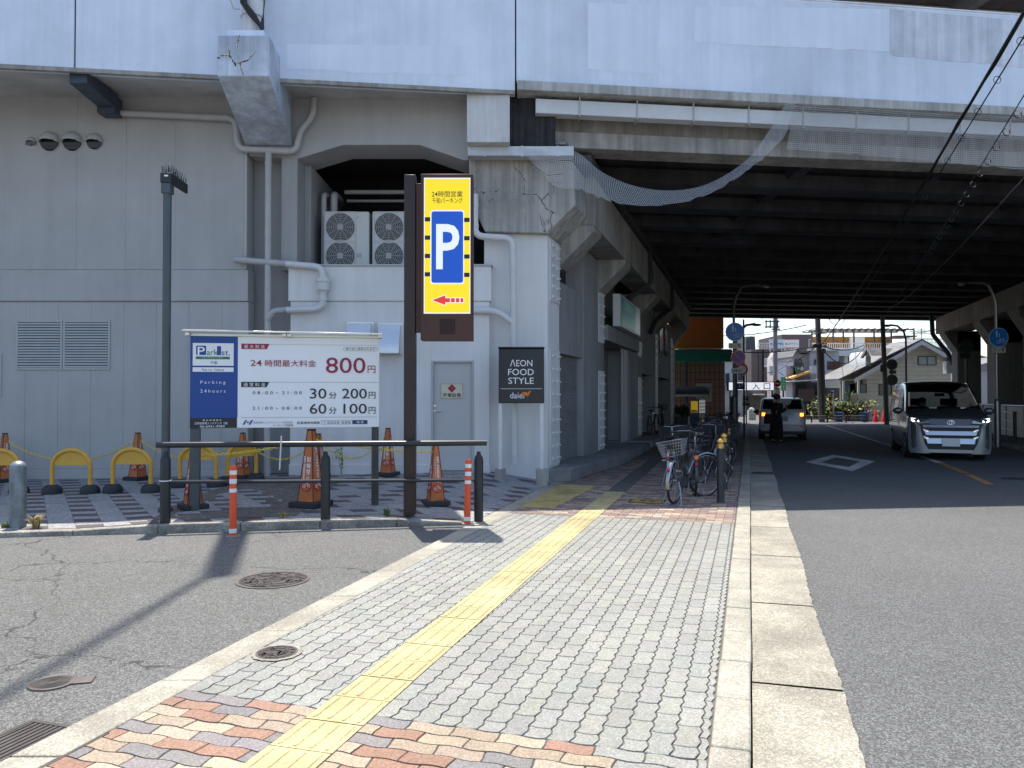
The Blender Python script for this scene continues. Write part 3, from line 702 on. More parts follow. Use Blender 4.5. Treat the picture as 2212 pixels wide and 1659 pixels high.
# bay 1: shutter under a solid upper wall
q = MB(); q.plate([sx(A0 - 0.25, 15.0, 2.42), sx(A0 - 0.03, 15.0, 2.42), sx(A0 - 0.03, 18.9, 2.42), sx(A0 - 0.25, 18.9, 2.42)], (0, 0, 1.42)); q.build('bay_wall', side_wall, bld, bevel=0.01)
q = MB(); q.plate([sx(A0 - 0.6, 15.0, 3.84), sx(A0 - 0.4, 15.0, 3.84), sx(A0 - 0.4, 18.9, 3.84), sx(A0 - 0.6, 18.9, 3.84)], (0, 0, 1.9)); q.build('bay_wall', conc_dark, bld)
q = MB(); n = 62; z0, z1 = 0.24, 2.45
for i in range(n):
    z = lerp(z0, z1, i / n); h = (z1 - z0) / n
    q.plate([sx(A0 - 0.16, 15.0, z), sx(A0 - 0.145, 15.0, z + h * 0.5), sx(A0 - 0.16, 15.0, z + h), sx(A0 - 0.2, 15.0, z + h), sx(A0 - 0.2, 15.0, z)], (0.309 * 2.2, 2.2, 0))
q.build('shutter', mat('shutter_steel', (0.34, 0.34, 0.34), 0.5, 0.4, var=0.1, vs=3, dirt=0.15), bld, ang=20)
# bay 2: deep opening with door track
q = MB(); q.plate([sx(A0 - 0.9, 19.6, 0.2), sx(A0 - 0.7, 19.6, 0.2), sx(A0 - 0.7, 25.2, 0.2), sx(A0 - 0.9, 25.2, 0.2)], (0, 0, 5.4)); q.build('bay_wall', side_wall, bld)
q = MB(); q.plate([sx(A0 - 0.8, 19.65, 3.0), sx(A0 + 0.1, 19.65, 3.0), sx(A0 + 0.1, 25.15, 3.0), sx(A0 - 0.8, 25.15, 3.0)], (0, 0, 0.4)); q.build('awning_slab', side_wall, bld, bevel=0.01)
q = MB()
for yy in (22.9, 23.3, 23.7): q.tube([sx(A0 - 0.1, yy, 0.2), sx(A0 - 0.1, yy, 3.05)], 0.04)
q.build('door_track', pvc, bld)
col_block('pillar', 23.9, 25.2, 0.15, 3.0, side_wall, -0.7, -0.02)
# bays 3, 4
for a, b_, dk in ((26.4, 29.4, 0.5), (31.0, 35.7, 0.5)):
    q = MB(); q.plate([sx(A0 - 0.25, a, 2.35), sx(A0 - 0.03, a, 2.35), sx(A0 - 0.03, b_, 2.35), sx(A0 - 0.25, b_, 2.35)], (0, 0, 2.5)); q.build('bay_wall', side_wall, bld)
    q = MB(); q.plate([sx(A0 - 1.2, a, 0.1), sx(A0 - 0.9, a, 0.1), sx(A0 - 0.9, b_, 0.1), sx(A0 - 1.2, b_, 0.1)], (0, 0, 5.2)); q.build('bay_wall', wall_recess, bld)
q = MB()
for yy in (32.3, 34.3):
    q.plate([sx(A0 - 0.02, yy - 0.55, 3.35), sx(A0 - 0.02, yy + 0.55, 3.35), sx(A0 - 0.02, yy + 0.55, 4.55), sx(A0 - 0.02, yy - 0.55, 4.55)], (0.03, -0.01, 0))
q.build('window', mat('window_dark', (0.03, 0.035, 0.04), 0.12, spec=0.8), bld)
# solid core and raised step along the row
q = MB(); q.plate([sx(A0 - 6, 18.2, 0), sx(A0 - 1.25, 18.2, 0), sx(A0 - 1.25, 38.0, 0), sx(A0 - 6, 38.0, 0)], (0, 0, 6.9)); q.build('core', wall_recess, bld)
q = MB(); q.box(-40, -1.5, 17.3, 46, 0, 6.9); q.build('core', wall_recess, bld)
g = MB()
g.plate([sx(A0 - 1.2, 14.15, 0), sx(A0 + 0.42, 14.15, 0), sx(A0 + 0.80, 17.6, 0), sx(A0 - 1.2, 17.6, 0)], (0, 0, 0.24)); g.plate([sx(A0 - 1.2, 17.61, 0), sx(A0 + 0.8, 17.61, 0), sx(A0 + 0.8, 22.5, 0), sx(A0 - 1.2, 22.5, 0)], (0, 0, 0.22)); g.plate([sx(A0 - 1.2, 23.6, 0), sx(A0 + 0.75, 23.6, 0), sx(A0 + 0.75, 38, 0), sx(A0 - 1.2, 38, 0)], (0, 0, 0.2))
structure(g, 'pavement_step', mat('step_concrete', (0.24, 0.235, 0.225), 0.88, var=0.15, vs=2, dirt=0.25, bump=0.3, bs=80, world=True), bevel=0.015)
# turquoise light-box sign over bay 2
t = thing('shop_sign', 'turquoise shop sign box over the deep bay on the shaded side row', 'sign', sx(A0 + 0.2, 22, 3.5), -TH)
q = MB(); q.plate([sx(A0 + 0.1, 20.3, 3.42), sx(A0 + 0.30, 20.3, 3.42), sx(A0 + 0.30, 24.0, 3.42), sx(A0 + 0.1, 24.0, 3.42)], (0, 0, 0.86)); q.build('box', pvc_light, t, bevel=0.01)
T = frame(sx(A0 + 0.305, 20.4, 3.47), RD, y=(0, 0, 1)); q = MB(); LL = 3.5 / math.cos(TH)
q.mi = 0; q.rect(0, 0, LL * 0.74, 0.76, 0.004, T); q.mi = 1; q.rect(LL * 0.74, 0, LL, 0.76, 0.004, T); q.mi = 2; q.text('URBAN', 0.5, 0.45, LL * 0.6, 0.7, 0.008, T)
q.build('face', [mat('sign_teal', (0.035, 0.19, 0.21), 0.35, emit=0.04), mat('sign_pale', (0.36, 0.42, 0.44), 0.35, emit=0.04), mat('sign_text', (0.3, 0.5, 0.5), 0.4, emit=0.04)], t, smooth=False)

# ------------------------------------------------------------------ elevated railway
via = thing('railway_viaduct', 'white painted elevated railway viaduct bridging the street on concrete piers', 'viaduct', (0, 14, 0))
VT = 0.13
def vp(x, d=0.0, z=0.0): # point on the viaduct's front line, set back by d
    return Vector((x, 13.4 + VT * x + d, z))
VJ = 0.06
def vseg(name, x0, x1, d0, d1, z0, z1, m, bev=0.012, par=None, z0b=None):
    q = MB(); za = z0 if z0b is None else z0b
    q.add([vp(x0, d0, z0), vp(x1, d0, za), vp(x1, d1, za), vp(x0, d1, z0), vp(x0, d0, z1), vp(x1, d0, z1), vp(x1, d1, z1), vp(x0, d1, z1)],
          [(0, 3, 2, 1), (4, 5, 6, 7), (0, 1, 5, 4), (1, 2, 6, 5), (2, 3, 7, 6), (3, 0, 4, 7)]); return q.build(name, m, par or via, bevel=bev)
# left parapet (in three castings) with soffit
q = MB()
jx = at(171, 80, 12.6).x
for x0, x1, zt0, zt1 in ((-30, jx - 0.012, 8.88, 8.88), (jx + 0.012, VJ - 0.008, 8.88, 8.88)):
    q.add([vp(x0, 0, 6.92), vp(x1, 0, 6.93), vp(x1, 0.3, 6.93), vp(x0, 0.3, 6.92), vp(x0, 0, zt0), vp(x1, 0, zt1), vp(x1, 0.3, zt1), vp(x0, 0.3, zt0)], [(0, 3, 2, 1), (4, 5, 6, 7), (0, 1, 5, 4), (1, 2, 6, 5), (2, 3, 7, 6), (3, 0, 4, 7)])
q.build('parapet', paint_white, via, bevel=0.01)
q = MB(); q.box(-30, X(1008), 14.9, 15.0, 6.93, 9)
q.add([vp(-30, 0.3, 6.95), vp(-0.3, 0.3, 6.96), (-0.3, 14.9, 7.06), (-30, 14.9, 7.06), vp(-30, 0.3, 7.4), vp(-0.3, 0.3, 7.4), (-0.3, 14.9, 7.4), (-30, 14.9, 7.4)], [(0, 3, 2, 1), (4, 5, 6, 7), (0, 1, 5, 4), (1, 2, 6, 5), (2, 3, 7, 6), (3, 0, 4, 7)])
q.build('soffit', mat('soffit_concrete', (0.55, 0.53, 0.50), 0.85, var=0.12, vs=0.7, streak=0.15, ss=(1.2, 1.2, 1.2), dirt=0.15, world=True), via)
q = MB(); q.add([vp(-30, 0.06, 8.885), vp(-1.6, 0.06, 8.885), vp(-1.6, 0.14, 8.885), vp(-30, 0.14, 8.885), vp(-30, 0.06, 9.4), vp(-1.6, 0.06, 11.45), vp(-1.6, 0.14, 11.45), vp(-30, 0.14, 9.4)], [(0, 3, 2, 1), (4, 5, 6, 7), (0, 1, 5, 4), (1, 2, 6, 5), (2, 3, 7, 6), (3, 0, 4, 7)]); q.build('unseen_barrier', metal_sheet, via)  # unseen barrier on the parapet, height shaped for the shadow edge on the plaza
vseg('drip_edge', -30, VJ - 0.02, -0.015, 0.06, 6.86, 6.93, concrete, 0.006)
q = MB(); q.box(VJ - 0.06, VJ + 0.07, vp(VJ).y + 0.12, vp(VJ).y + 0.29, 6.95, 9.0); q.box(jx - 0.02, jx + 0.02, vp(jx).y + 0.02, vp(jx).y + 0.25, 6.9, 9.8); q.build('joint_backing', black_gap, via)  # dark backing added behind the parapet joints to block the bright sky
# right parapet
vseg('parapet', VJ + 0.016, 45, 0, 0.3, 7.1, 8.88, paint_white)
pm = mat('parapet_worn', (0.66, 0.70, 0.77), 0.85, var=0.10, vs=1.2, streak=0.17, ss=(7, 7, 0.16), dirt=0.22, world=True); pm2 = mat('parapet_fresh', (0.748, 0.818, 0.922), 0.8, var=0.04, vs=1, streak=0.05, ss=(4, 4, 0.2), world=True)
def patch(u0, u1, v0a, v0b, v1a, v1b, m, off):
    q = MB()
    def P_(u, v): 
        d = ray(u, v); Y = (13.4) / (1 - VT * d.x / d.y); return at(u, v, Y) + Vector((0, -off, 0))
    n = 26; top = [P_(lerp(u0, u1, i / n), lerp(v0a, v0b, i / n)) for i in range(n + 1)]; bot = [P_(lerp(u0, u1, i / n), lerp(v1a, v1b, i / n) + random.uniform(-2.5, 2.5)) for i in range(n + 1)]
    q.add(top + bot, [(i, n + 1 + i, n + 2 + i, i + 1) for i in range(n)]); q.build('repaint_patch', m, via, smooth=False)
patch(1923, 2290, 20, 52, 118, 155, pm, 0.004); patch(1500, 1920, 12, 20, 92, 112, pm2, 0.003); patch(620, 1000, 95, 100, 150, 165, pm2, 0.003); patch(1270, 1420, 6, 10, 150, 162, pm2, 0.003)
vseg('coping', VJ + 0.03, 45, -0.02, 0.32, 8.882, 8.91, paint_white, 0.006)
vseg('cornice', VJ + 0.03, 45, -0.06, 0.5, 6.93, 7.098, mat('cornice_concrete', (0.52, 0.51, 0.49), 0.85, var=0.15, vs=2, streak=0.25, ss=(8, 8, 0.4), dirt=0.2, world=True))
# pale drain trunking under the cornice with hangers
o = vseg('drain_trunk', 0.42, 45, 0.12, 0.36, 6.60, 6.86, mat('trunk_white', (0.66, 0.67, 0.69), 0.5, var=0.06, vs=1.5, dirt=0.12), 0.01)
q = MB()
for i in range(26):
    x = 1.2 + i * 1.05; q.add([vp(x, 0.10, 6.56), vp(x + 0.02, 0.10, 6.56), vp(x + 0.02, 0.38, 6.56), vp(x, 0.38, 6.56), vp(x, 0.10, 6.93), vp(x + 0.02, 0.10, 6.93), vp(x + 0.02, 0.38, 6.93), vp(x, 0.38, 6.93)], [(0, 3, 2, 1), (4, 5, 6, 7), (0, 1, 5, 4), (1, 2, 6, 5), (2, 3, 7, 6), (3, 0, 4, 7)])
q.build('hanger', pvc, o)
# girders and deck
XL, XR = 0.75, 45
def girder(d, first=False):
    xl = max(XL, A0 + 0.309 * (13.4 + d) + 0.55) if not first else 0.72
    q = MB()
    for z0, z1, hw in ((6.12, 6.42, 0.30), (6.42, 7.0, 0.14), (6.78, 7.0, 0.34)):
        q.add([vp(xl, d - hw, z0), vp(XR, d - hw, z0), vp(XR, d + hw, z0), vp(xl, d + hw, z0), vp(xl, d - hw, z1), vp(XR, d - hw, z1), vp(XR, d + hw, z1), vp(xl, d + hw, z1)], [(0, 3, 2, 1), (4, 5, 6, 7), (0, 1, 5, 4), (1, 2, 6, 5), (2, 3, 7, 6), (3, 0, 4, 7)])
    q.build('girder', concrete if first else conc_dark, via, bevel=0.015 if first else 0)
girder(0.78, True)
for k in range(1, 15): girder(0.8 + k * 2.05)
q = MB(); q.add([vp(0.4, 0.5, 7.0), vp(45, 0.5, 7.0), vp(45, 30.6, 7.0), vp(0.4, 30.6, 7.0), vp(0.4, 0.5, 7.3), vp(45, 0.5, 7.3), vp(45, 30.6, 7.3), vp(0.4, 30.6, 7.3)], [(0, 3, 2, 1), (4, 5, 6, 7), (0, 1, 5, 4), (1, 2, 6, 5), (2, 3, 7, 6), (3, 0, 4, 7)])
q.add([vp(-30, 0.31, 7.45), vp(0.4, 0.31, 7.45), vp(0.4, 30.6, 7.45), vp(-30, 30.6, 7.45), vp(-30, 0.31, 7.7), vp(0.4, 0.31, 7.7), vp(0.4, 30.6, 7.7), vp(-30, 30.6, 7.7)], [(0, 3, 2, 1), (4, 5, 6, 7), (0, 1, 5, 4), (1, 2, 6, 5), (2, 3, 7, 6), (3, 0, 4, 7)])
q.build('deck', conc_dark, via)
for x in (6, 12.5, 19):
    q = MB()
    for k in range(14):
        d = 0.8 + k * 2.05 + 0.16
        q.add([vp(x, d, 6.3), vp(x + 0.25, d, 6.3), vp(x + 0.25, d + 1.72, 6.3), vp(x, d + 1.72, 6.3), vp(x, d, 7.0), vp(x + 0.25, d, 7.0), vp(x + 0.25, d + 1.72, 7.0), vp(x, d + 1.72, 7.0)], [(0, 3, 2, 1), (0, 1, 5, 4), (1, 2, 6, 5), (2, 3, 7, 6), (3, 0, 4, 7)])
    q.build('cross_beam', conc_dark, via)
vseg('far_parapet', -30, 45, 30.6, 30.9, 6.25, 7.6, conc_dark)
# end block, gap and bearing shelf above the first pier
Ye = 13.42
q = MB(); q.box(X(1008, Ye), X(1101, Ye), Ye, 14.6, Z(307, Ye), Z(184, Ye)); q.build('end_block', mat('end_block_white', (0.62, 0.62, 0.61), 0.85, var=0.06, vs=2, streak=0.14, ss=(6, 6, 0.3), dirt=0.1, world=True), via, bevel=0.01)
q = MB(); q.box(X(1101, Ye) + 0.003, 0.78, 13.75, 14.6, 5.9, 6.93); q.build('bearing_gap', mat('stained_gap', (0.03, 0.03, 0.032), 0.9, streak=0.5, ss=(12, 12, 0.6), var=0.3, vs=6), via)
q = MB(); q.box(X(1012, 13.9), X(1228, 13.9), 13.9, 14.9, Z(322, 13.9), Z(309, 13.9)); q.box(X(1190, 13.8), X(1222, 13.8), 13.8, 14.2, Z(312, 13.8), Z(303, 13.8)); q.build('bearing_shelf', mat('shelf_concrete', (0.30, 0.29, 0.27), 0.9, var=0.4, vs=9, dirt=0.5), via, bevel=0.01)
q = MB(); Yt = 13.62; x0, x1 = X(1010, Yt), X(1240, Yt)
pr = [(Yt, Z(336, Yt)), (Yt, Z(316, Yt)), (Yt + 0.02, Z(316, Yt)), (Yt + 0.02, Z(333, Yt)), (13.9, Z(333, Yt)), (13.9, Z(336, Yt))]
q.plate([(x0, a, b_) for a, b_ in pr[::-1]], (x1 - x0, 0, 0))
for u in (1047, 1128, 1205): q.box(X(u, Yt) - 0.022, X(u, Yt) + 0.022, Yt - 0.006, 13.9, Z(338, Yt), Z(315, Yt))
q.build('gutter_tray', mat('tray_steel', (0.55, 0.56, 0.58), 0.4, 0.3, var=0.08, vs=5, dirt=0.15), via)

def crackline(pts, w=0.012, Y=12.094):
    P = [at(u + random.uniform(-0.5, 0.5), v + random.uniform(-0.5, 0.5), Y) for u, v in pts]; P = [p for a, b_ in zip(P, P[1:]) for p in (a, a.lerp(b_, 0.33) + Vector((random.uniform(-0.012, 0.012), 0, random.uniform(-0.012, 0.012))), a.lerp(b_, 0.66) + Vector((random.uniform(-0.012, 0.012), 0, random.uniform(-0.012, 0.012))))] + [P[-1]]
    for a, b_ in zip(P, P[1:]):
        d = (b_ - a).normalized(); s = Vector((-d.z, 0, d.x)) * w * random.uniform(0.25, 0.8); q.mi = 0; q.poly([a - s, b_ - s * 0.8, b_ + s * 0.8, a + s]); s = s.normalized() * w * random.uniform(0.9, 2.2); o_ = Vector((0, 0.0025, 0)); q.mi = 1; q.poly([a - s + o_, b_ - s + o_, b_ + s + o_, a + s + o_])
# piers: capital over pillar 1, long cap beams, haunches
q = MB(); Yc = 13.95
outline = [(1012, 338), (1236, 348), (1243, 442), (1183, 504), (1047, 501), (1014, 432)]
P0 = [at(u, v, Yc) for u, v in outline]
q.plate(P0, (0.309 * 1.05, 1.05, 0)); cap1 = q.build('pier_cap', conc_crack, via, bevel=0.02)
q = MB()
K3 = lambda x, y: ((1150 + x / 3.607) / 1.1573, (180 + y / 3.607) / 1.1573)
for ln in ([(125, 1060), (150, 1035), (210, 1085), (270, 1070), (335, 1075), (352, 1052)], [(430, 1135), (500, 1110), (580, 1100), (690, 1098), (735, 1160), (775, 1225), (835, 1265), (890, 1262)], [(735, 1160), (770, 1115), (800, 1090)], [(650, 850), (700, 868), (770, 920), (820, 930), (930, 915)], [(820, 965), (848, 995), (920, 1000)], [(848, 995), (842, 1100)], [(835, 1265), (815, 1340), (830, 1390), (780, 1460)], [(720, 1290), (735, 1370), (765, 1415)], [(490, 860), (550, 910), (555, 945), (590, 985)], [(580, 1010), (575, 1100)], [(230, 1195), (275, 1160), (320, 1135)], [(210, 1085), (195, 1130)]):
    q = MB(); crackline([K3(*p) for p in ln], 0.011, Yc - 0.006); q.build('crack', [mat('crack_dark', (0.07, 0.065, 0.06), 0.9), mat('crack_edge', (0.42, 0.41, 0.385), 0.9)], cap1, smooth=False)
X0 = -3.02
def sxbox(name, xa, xb, Y0, Y1, z0, z1, m, bev=0.015):
    q = MB(); q.plate([sx(xa, Y0, z0), sx(xb, Y0, z0), sx(xb, Y1, z0), sx(xa, Y1, z0)], (0, 0, z1 - z0)); return q.build(name, m, via, bevel=bev)
sxbox('cap_beam', X0 - 0.75, X0, 15.02, 38.6, 4.92, 5.86, concrete)
for Yh in (14.98, 19.6, 26.0, 31.0, 38.0):
    w = 0.85 if Yh > 15 else 0.7
    prof = [(A0 - 0.8, 4.1), (A0, 4.1), (X0 - 0.004, 4.80), (X0 - 0.004, 4.915), (A0 - 0.8, 4.915)]
    q = MB(); q.plate([sx(a, Yh, z) for a, z in prof], (0.309 * -w, -w, 0)) if Yh > 15 else q.plate([sx(a, Yh, z) for a, z in prof], (0.309 * w, w, 0)); q.build('haunch', concrete, via, bevel=0.015)
sxbox('pier_column', A0 - 0.9, A0 - 0.01, 37.1, 38.4, -0.05, 4.1, mat('pier_pale', (0.50, 0.485, 0.45), 0.85, var=0.08, vs=1, streak=0.1), 0.03)
sxbox('service_conduit', X0 - 0.3, X0 + 0.10, 14.2, 38.6, 5.88, 6.05, conc_dark, 0)
# opposite pier row
XB = 10.3
sxbox('cap_beam', XB, XB + 1.4, 13.4, 42.5, 4.98, 5.86, concrete)
for Yh in (41.6, 35.4, 30.6, 25.5, 20.5, 15.5):
    sxbox('pier_column', XB + 0.65, XB + 1.9, Yh - 1.1, Yh + 0.1, -0.1, 5.0, mat('pier_grey', (0.36, 0.35, 0.33), 0.85, var=0.10, vs=1, streak=0.14, world=True), 0.04)
    prof = [(XB + 0.004, 4.975), (XB + 0.004, 4.85), (XB + 0.64, 3.95), (XB + 1.9, 3.95), (XB + 1.9, 4.975)]
    q = MB(); q.plate([sx(a, Yh + 0.1, z) for a, z in prof], (-0.309 * 1.2, -1.2, 0)); q.build('haunch', concrete, via, bevel=0.02)
sxbox('back_wall', XB + 3.4, XB + 3.7, 12, 42.5, -0.1, 5.9, mat('pier_back', (0.22, 0.205, 0.18), 0.85, var=0.1, vs=0.6, streak=0.1))
q = MB(); q.pipe([sx(XB - 0.1, 43.0, 6.1), sx(XB - 0.1, 42.8, 5.0), sx(XB + 0.6, 42.2, 3.9), sx(XB + 0.8, 41.8, 3.2)], 0.12); q.build('drain_pipe', hopper_blue, via)
for yy in (23.0, 29.5):
    q = MB(); q.pipe([sx(X0 + 0.02, yy, 5.9), sx(X0 + 0.08, yy, 5.0), sx(X0 - 0.5, yy - 0.5, 4.45), sx(A0 + 0.05, yy - 1.2, 3.9)], 0.085); q.build('drain_pipe', conc_dark, via)

# bracket box carrying the catenary mast
bx0, bx1 = at(470, 120, 12.1).x, at(582, 120, 12.1).x
q = MB(); zf0, zf1, zb0 = at(0, 164, 12.1).z, at(0, 76, 12.1).z, at(0, 315, 13.98).z
x2, x3 = at(531, 300, 13.98).x, at(632, 300, 13.98).x
q.add([(bx0, 12.1, zf0), (bx1, 12.1, zf0), (x3, 13.98, zb0), (x2, 13.98, zb0), (bx0, 12.1, zf1), (bx1, 12.1, zf1), (x3, 13.98, zf1), (x2, 13.98, zf1)], [(0, 3, 2, 1), (4, 5, 6, 7), (0, 1, 5, 4), (1, 2, 6, 5), (2, 3, 7, 6), (3, 0, 4, 7)])
brk = q.build('mast_bracket', mat('bracket_paint', (0.58, 0.65, 0.76), 0.85, var=0.08, vs=2, streak=0.22, ss=(7, 7, 0.4), dirt=0.3, world=True), via, bevel=0.015)
q = MB(); q.box(at(494, 0, 12.25).x, at(572, 0, 12.25).x, 12.2, 12.9, zf1 + 0.002, zf1 + 0.13); q.build('plinth', paint_white, via, bevel=0.01)
# cracks on the bracket's face
q = MB()
D = lambda x, y: (432 + x / 4.57, y / 4.57)
for ln in ([(385, 350), (378, 395), (368, 430), (378, 490)], [(275, 460), (290, 510), (296, 550), (320, 590), (352, 650)], [(200, 552), (250, 548), (296, 555)], [(370, 625), (430, 605), (470, 603), (500, 560), (540, 515)], [(398, 620), (405, 680), (425, 740)], [(345, 610), (350, 655)], [(168, 570), (200, 568)]):
    q = MB(); crackline([D(*p) for p in ln]); q.build('crack', [mat('crack_dark', (0.07, 0.065, 0.06), 0.9), mat('crack_bloom', (0.66, 0.66, 0.66), 0.9)], brk, smooth=False)
# dark cast hopper under the soffit
t = MB(); a, b_ = at(170, 138, 12.75), at(234, 205, 13.75)
hx0, hx1 = at(151, 140, 12.6).x, at(190, 140, 12.6).x; hx2, hx3 = at(214, 200, 13.7).x, at(252, 200, 13.7).x
t.add([(hx0, 12.58, 6.72), (hx1, 12.58, 6.72), (hx3, 13.75, 6.72), (hx2, 13.75, 6.72), (hx0, 12.58, 6.9), (hx1, 12.58, 6.9), (hx3, 13.75, 7.0), (hx2, 13.75, 7.0)], [(0, 3, 2, 1), (4, 5, 6, 7), (0, 1, 5, 4), (1, 2, 6, 5), (2, 3, 7, 6), (3, 0, 4, 7)])
t.box(hx2, hx3, 13.62, 13.92, 6.62, 6.95); t.build('rain_hopper', hopper_blue, via, bevel=0.015)
# railway mast on the bracket, tall enough to drop its shadow on the side road
t = thing('catenary_mast', 'tall white concrete railway mast standing on the cracked bracket box', 'mast', (-4.24, 12.48, zf1 + 0.13))
q = MB(); q.cyl((-4.24, 12.48, zf1 + 0.13), (-4.24, 12.48, 18.0), 0.172, 0.15, 20); q.build('shaft', mat('mast_white', (0.66, 0.66, 0.65), 0.7, var=0.08, vs=3, streak=0.15, dirt=0.12), t)
q = MB()
for z in (7.75, 8.05): q.ring((-4.24, 12.48, z), 0.176, 0.012, n=20, k=5)
q.pipe([(-4.42, 12.4, 8.02), (-4.58, 12.4, 8.02), (-4.52, 12.4, 7.86), (-4.42, 12.4, 7.86)], 0.008, 0.02); q.build('band', pvc, t)
q = MB(); q.tube([at(522, -40, 12.2), at(523, 5, 12.25), at(540, 30, 12.25), at(560, 52, 12.3), at(567, 62, 12.35)], 0.035); q.tube([at(528, -40, 12.2), at(530, 8, 12.22), at(550, 33, 12.25), at(566, 63, 12.3)], 0.03); q.tube([at(572, -30, 12.6), at(566, 30, 12.5), at(567, 62, 12.4)], 0.03)
q.build('cable', ink, t)
q = MB(); q.tube([(-4.3, 12.6, 17.9), (-4.35, -2, 17.6), (-4.4, -34, 17.5)], 0.05, 6)
tag(q.build('feeder_cable', ink), 'thick feeder cable running from the top of the white railway mast', 'cable')
# station canopy behind the far end of the parapet
t = thing('station_canopy', 'brown corrugated platform roof with dark beams above the viaduct parapet', 'canopy', (12, 18, 8))
rm = mat('canopy_brown', (0.11, 0.09, 0.085), 0.7, var=0.2, vs=1); bm_ = mat('canopy_beam', (0.13, 0.13, 0.135), 0.6, var=0.2, vs=2); fl = mat('canopy_flange', (0.42, 0.41, 0.40), 0.6)
q = MB(); n = 90
vs = []
for i in range(n + 1):
    x = 5.0 + 26.0 * i / n; zz = 10.75 + (0.035 if i % 2 else -0.035); vs += [vp(x, 1.6, zz - 0.1), vp(x, 9.5, zz + 0.6)]
q.add(vs, [(2 * i, 2 * i + 1, 2 * i + 3, 2 * i + 2) for i in range(n)]); q.build('roof', rm, t, smooth=False)
q = MB()
for x in (7.3, 10.2, 13.0, 15.9, 19): q.add([vp(x, 1.5, 10.15), vp(x + 0.18, 1.5, 10.15), vp(x + 0.18, 9.5, 10.9), vp(x, 9.5, 10.9), vp(x, 1.5, 10.5), vp(x + 0.18, 1.5, 10.5), vp(x + 0.18, 9.5, 11.2), vp(x, 9.5, 11.2)], [(0, 3, 2, 1), (4, 5, 6, 7), (0, 1, 5, 4), (1, 2, 6, 5), (2, 3, 7, 6), (3, 0, 4, 7)])
q.build('rafter', bm_, t)
q = MB()
for d, z in ((1.7, 10.52), (3.2, 10.66), (5.0, 10.80)): q.tube([vp(5, d, z), vp(31, d, z)], 0.05, 6)
q.build('purlin', fl, t)

# ------------------------------------------------------------------ safety net
nm = bpy.data.materials.new('safety_net'); nm.use_nodes = True; nt = nm.node_tree
pb = nt.nodes['Principled BSDF']; pb.inputs['Base Color'].default_value = (0.55, 0.56, 0.57, 1); pb.inputs['Roughness'].default_value = 0.8
tr = nt.nodes.new('ShaderNodeBsdfTransparent'); mx = nt.nodes.new('ShaderNodeMixShader'); uv = nt.nodes.new('ShaderNodeUVMap')
sp = nt.nodes.new('ShaderNodeSeparateXYZ'); nt.links.new(uv.outputs[0], sp.inputs[0]); outs = []
for ax in (0, 1):
    md = nt.nodes.new('ShaderNodeMath'); md.operation = 'FRACT'; nt.links.new(sp.outputs[ax], md.inputs[0])
    lt = nt.nodes.new('ShaderNodeMath'); lt.operation = 'LESS_THAN'; lt.inputs[1].default_value = 0.15; nt.links.new(md.outputs[0], lt.inputs[0]); outs.append(lt.outputs[0])
mxm = nt.nodes.new('ShaderNodeMath'); mxm.operation = 'MAXIMUM'; nt.links.new(outs[0], mxm.inputs[0]); nt.links.new(outs[1], mxm.inputs[1])
nt.links.new(mxm.outputs[0], mx.inputs[0]); nt.links.new(tr.outputs[0], mx.inputs[1]); nt.links.new(pb.outputs[0], mx.inputs[2]); nt.links.new(mx.outputs[0], nt.nodes['Material Output'].inputs['Surface'])
def net(name, top, bot, Yt, Yb, nu, nv, cell, label, wob=0.0):
    def curve(pts, t):
        x = t * (len(pts) - 1); i = min(int(x), len(pts) - 2); f = x - i
        p = [pts[max(0, i - 1)], pts[i], pts[i + 1], pts[min(len(pts) - 1, i + 2)]]
        return tuple(0.5 * (2 * p[1][k] + (p[2][k] - p[0][k]) * f + (2 * p[0][k] - 5 * p[1][k] + 4 * p[2][k] - p[3][k]) * f * f + (3 * p[1][k] - p[0][k] - 3 * p[2][k] + p[3][k]) * f ** 3) for k in (0, 1))
    vs = []; uvs = []
    for i in range(nu + 1):
        a, b_ = curve(top, i / nu), curve(bot, i / nu)
        for j in range(nv + 1):
            s = j / nv; u, v = lerp(a[0], b_[0], s), lerp(a[1], b_[1], s); v += (random.uniform(-2.2, 2.2) + 1.5 * math.sin(i * 2.3)) * s * s * (1 if wob > 0.025 else 0.4); Y = lerp(Yt(i / nu), Yb(i / nu), s) + wob * math.sin(9 * s + i * 0.9) * math.sin(math.pi * s)
            vs.append(at(u, v, Y))
    me = bpy.data.meshes.new(name); fs = [(i * (nv + 1) + j, (i + 1) * (nv + 1) + j, (i + 1) * (nv + 1) + j + 1, i * (nv + 1) + j + 1) for i in range(nu) for j in range(nv)]
    me.from_pydata([tuple(p) for p in vs], [], fs); me.materials.append(nm)
    # distances along the cloth so that the mesh has one size
    du = [0]; 
    for i in range(nu): du.append(du[-1] + (vs[(i + 1) * (nv + 1) + nv // 2] - vs[i * (nv + 1) + nv // 2]).length)
    lay_ = me.uv_layers.new(name='UVMap')
    for p in me.polygons:
        for li in p.loop_indices:
            vi = me.loops[li].vertex_index; i, j = divmod(vi, nv + 1); L_ = (vs[i * (nv + 1) + nv] - vs[i * (nv + 1)]).length
            lay_.data[li].uv = (du[i] / cell, j / nv * max(L_, 0.3) / cell)
    me.polygons.foreach_set('use_smooth', [True] * len(me.polygons))
    o = bpy.data.objects.new(name, me); COL.objects.link(o); tag(o, label, 'net'); return o
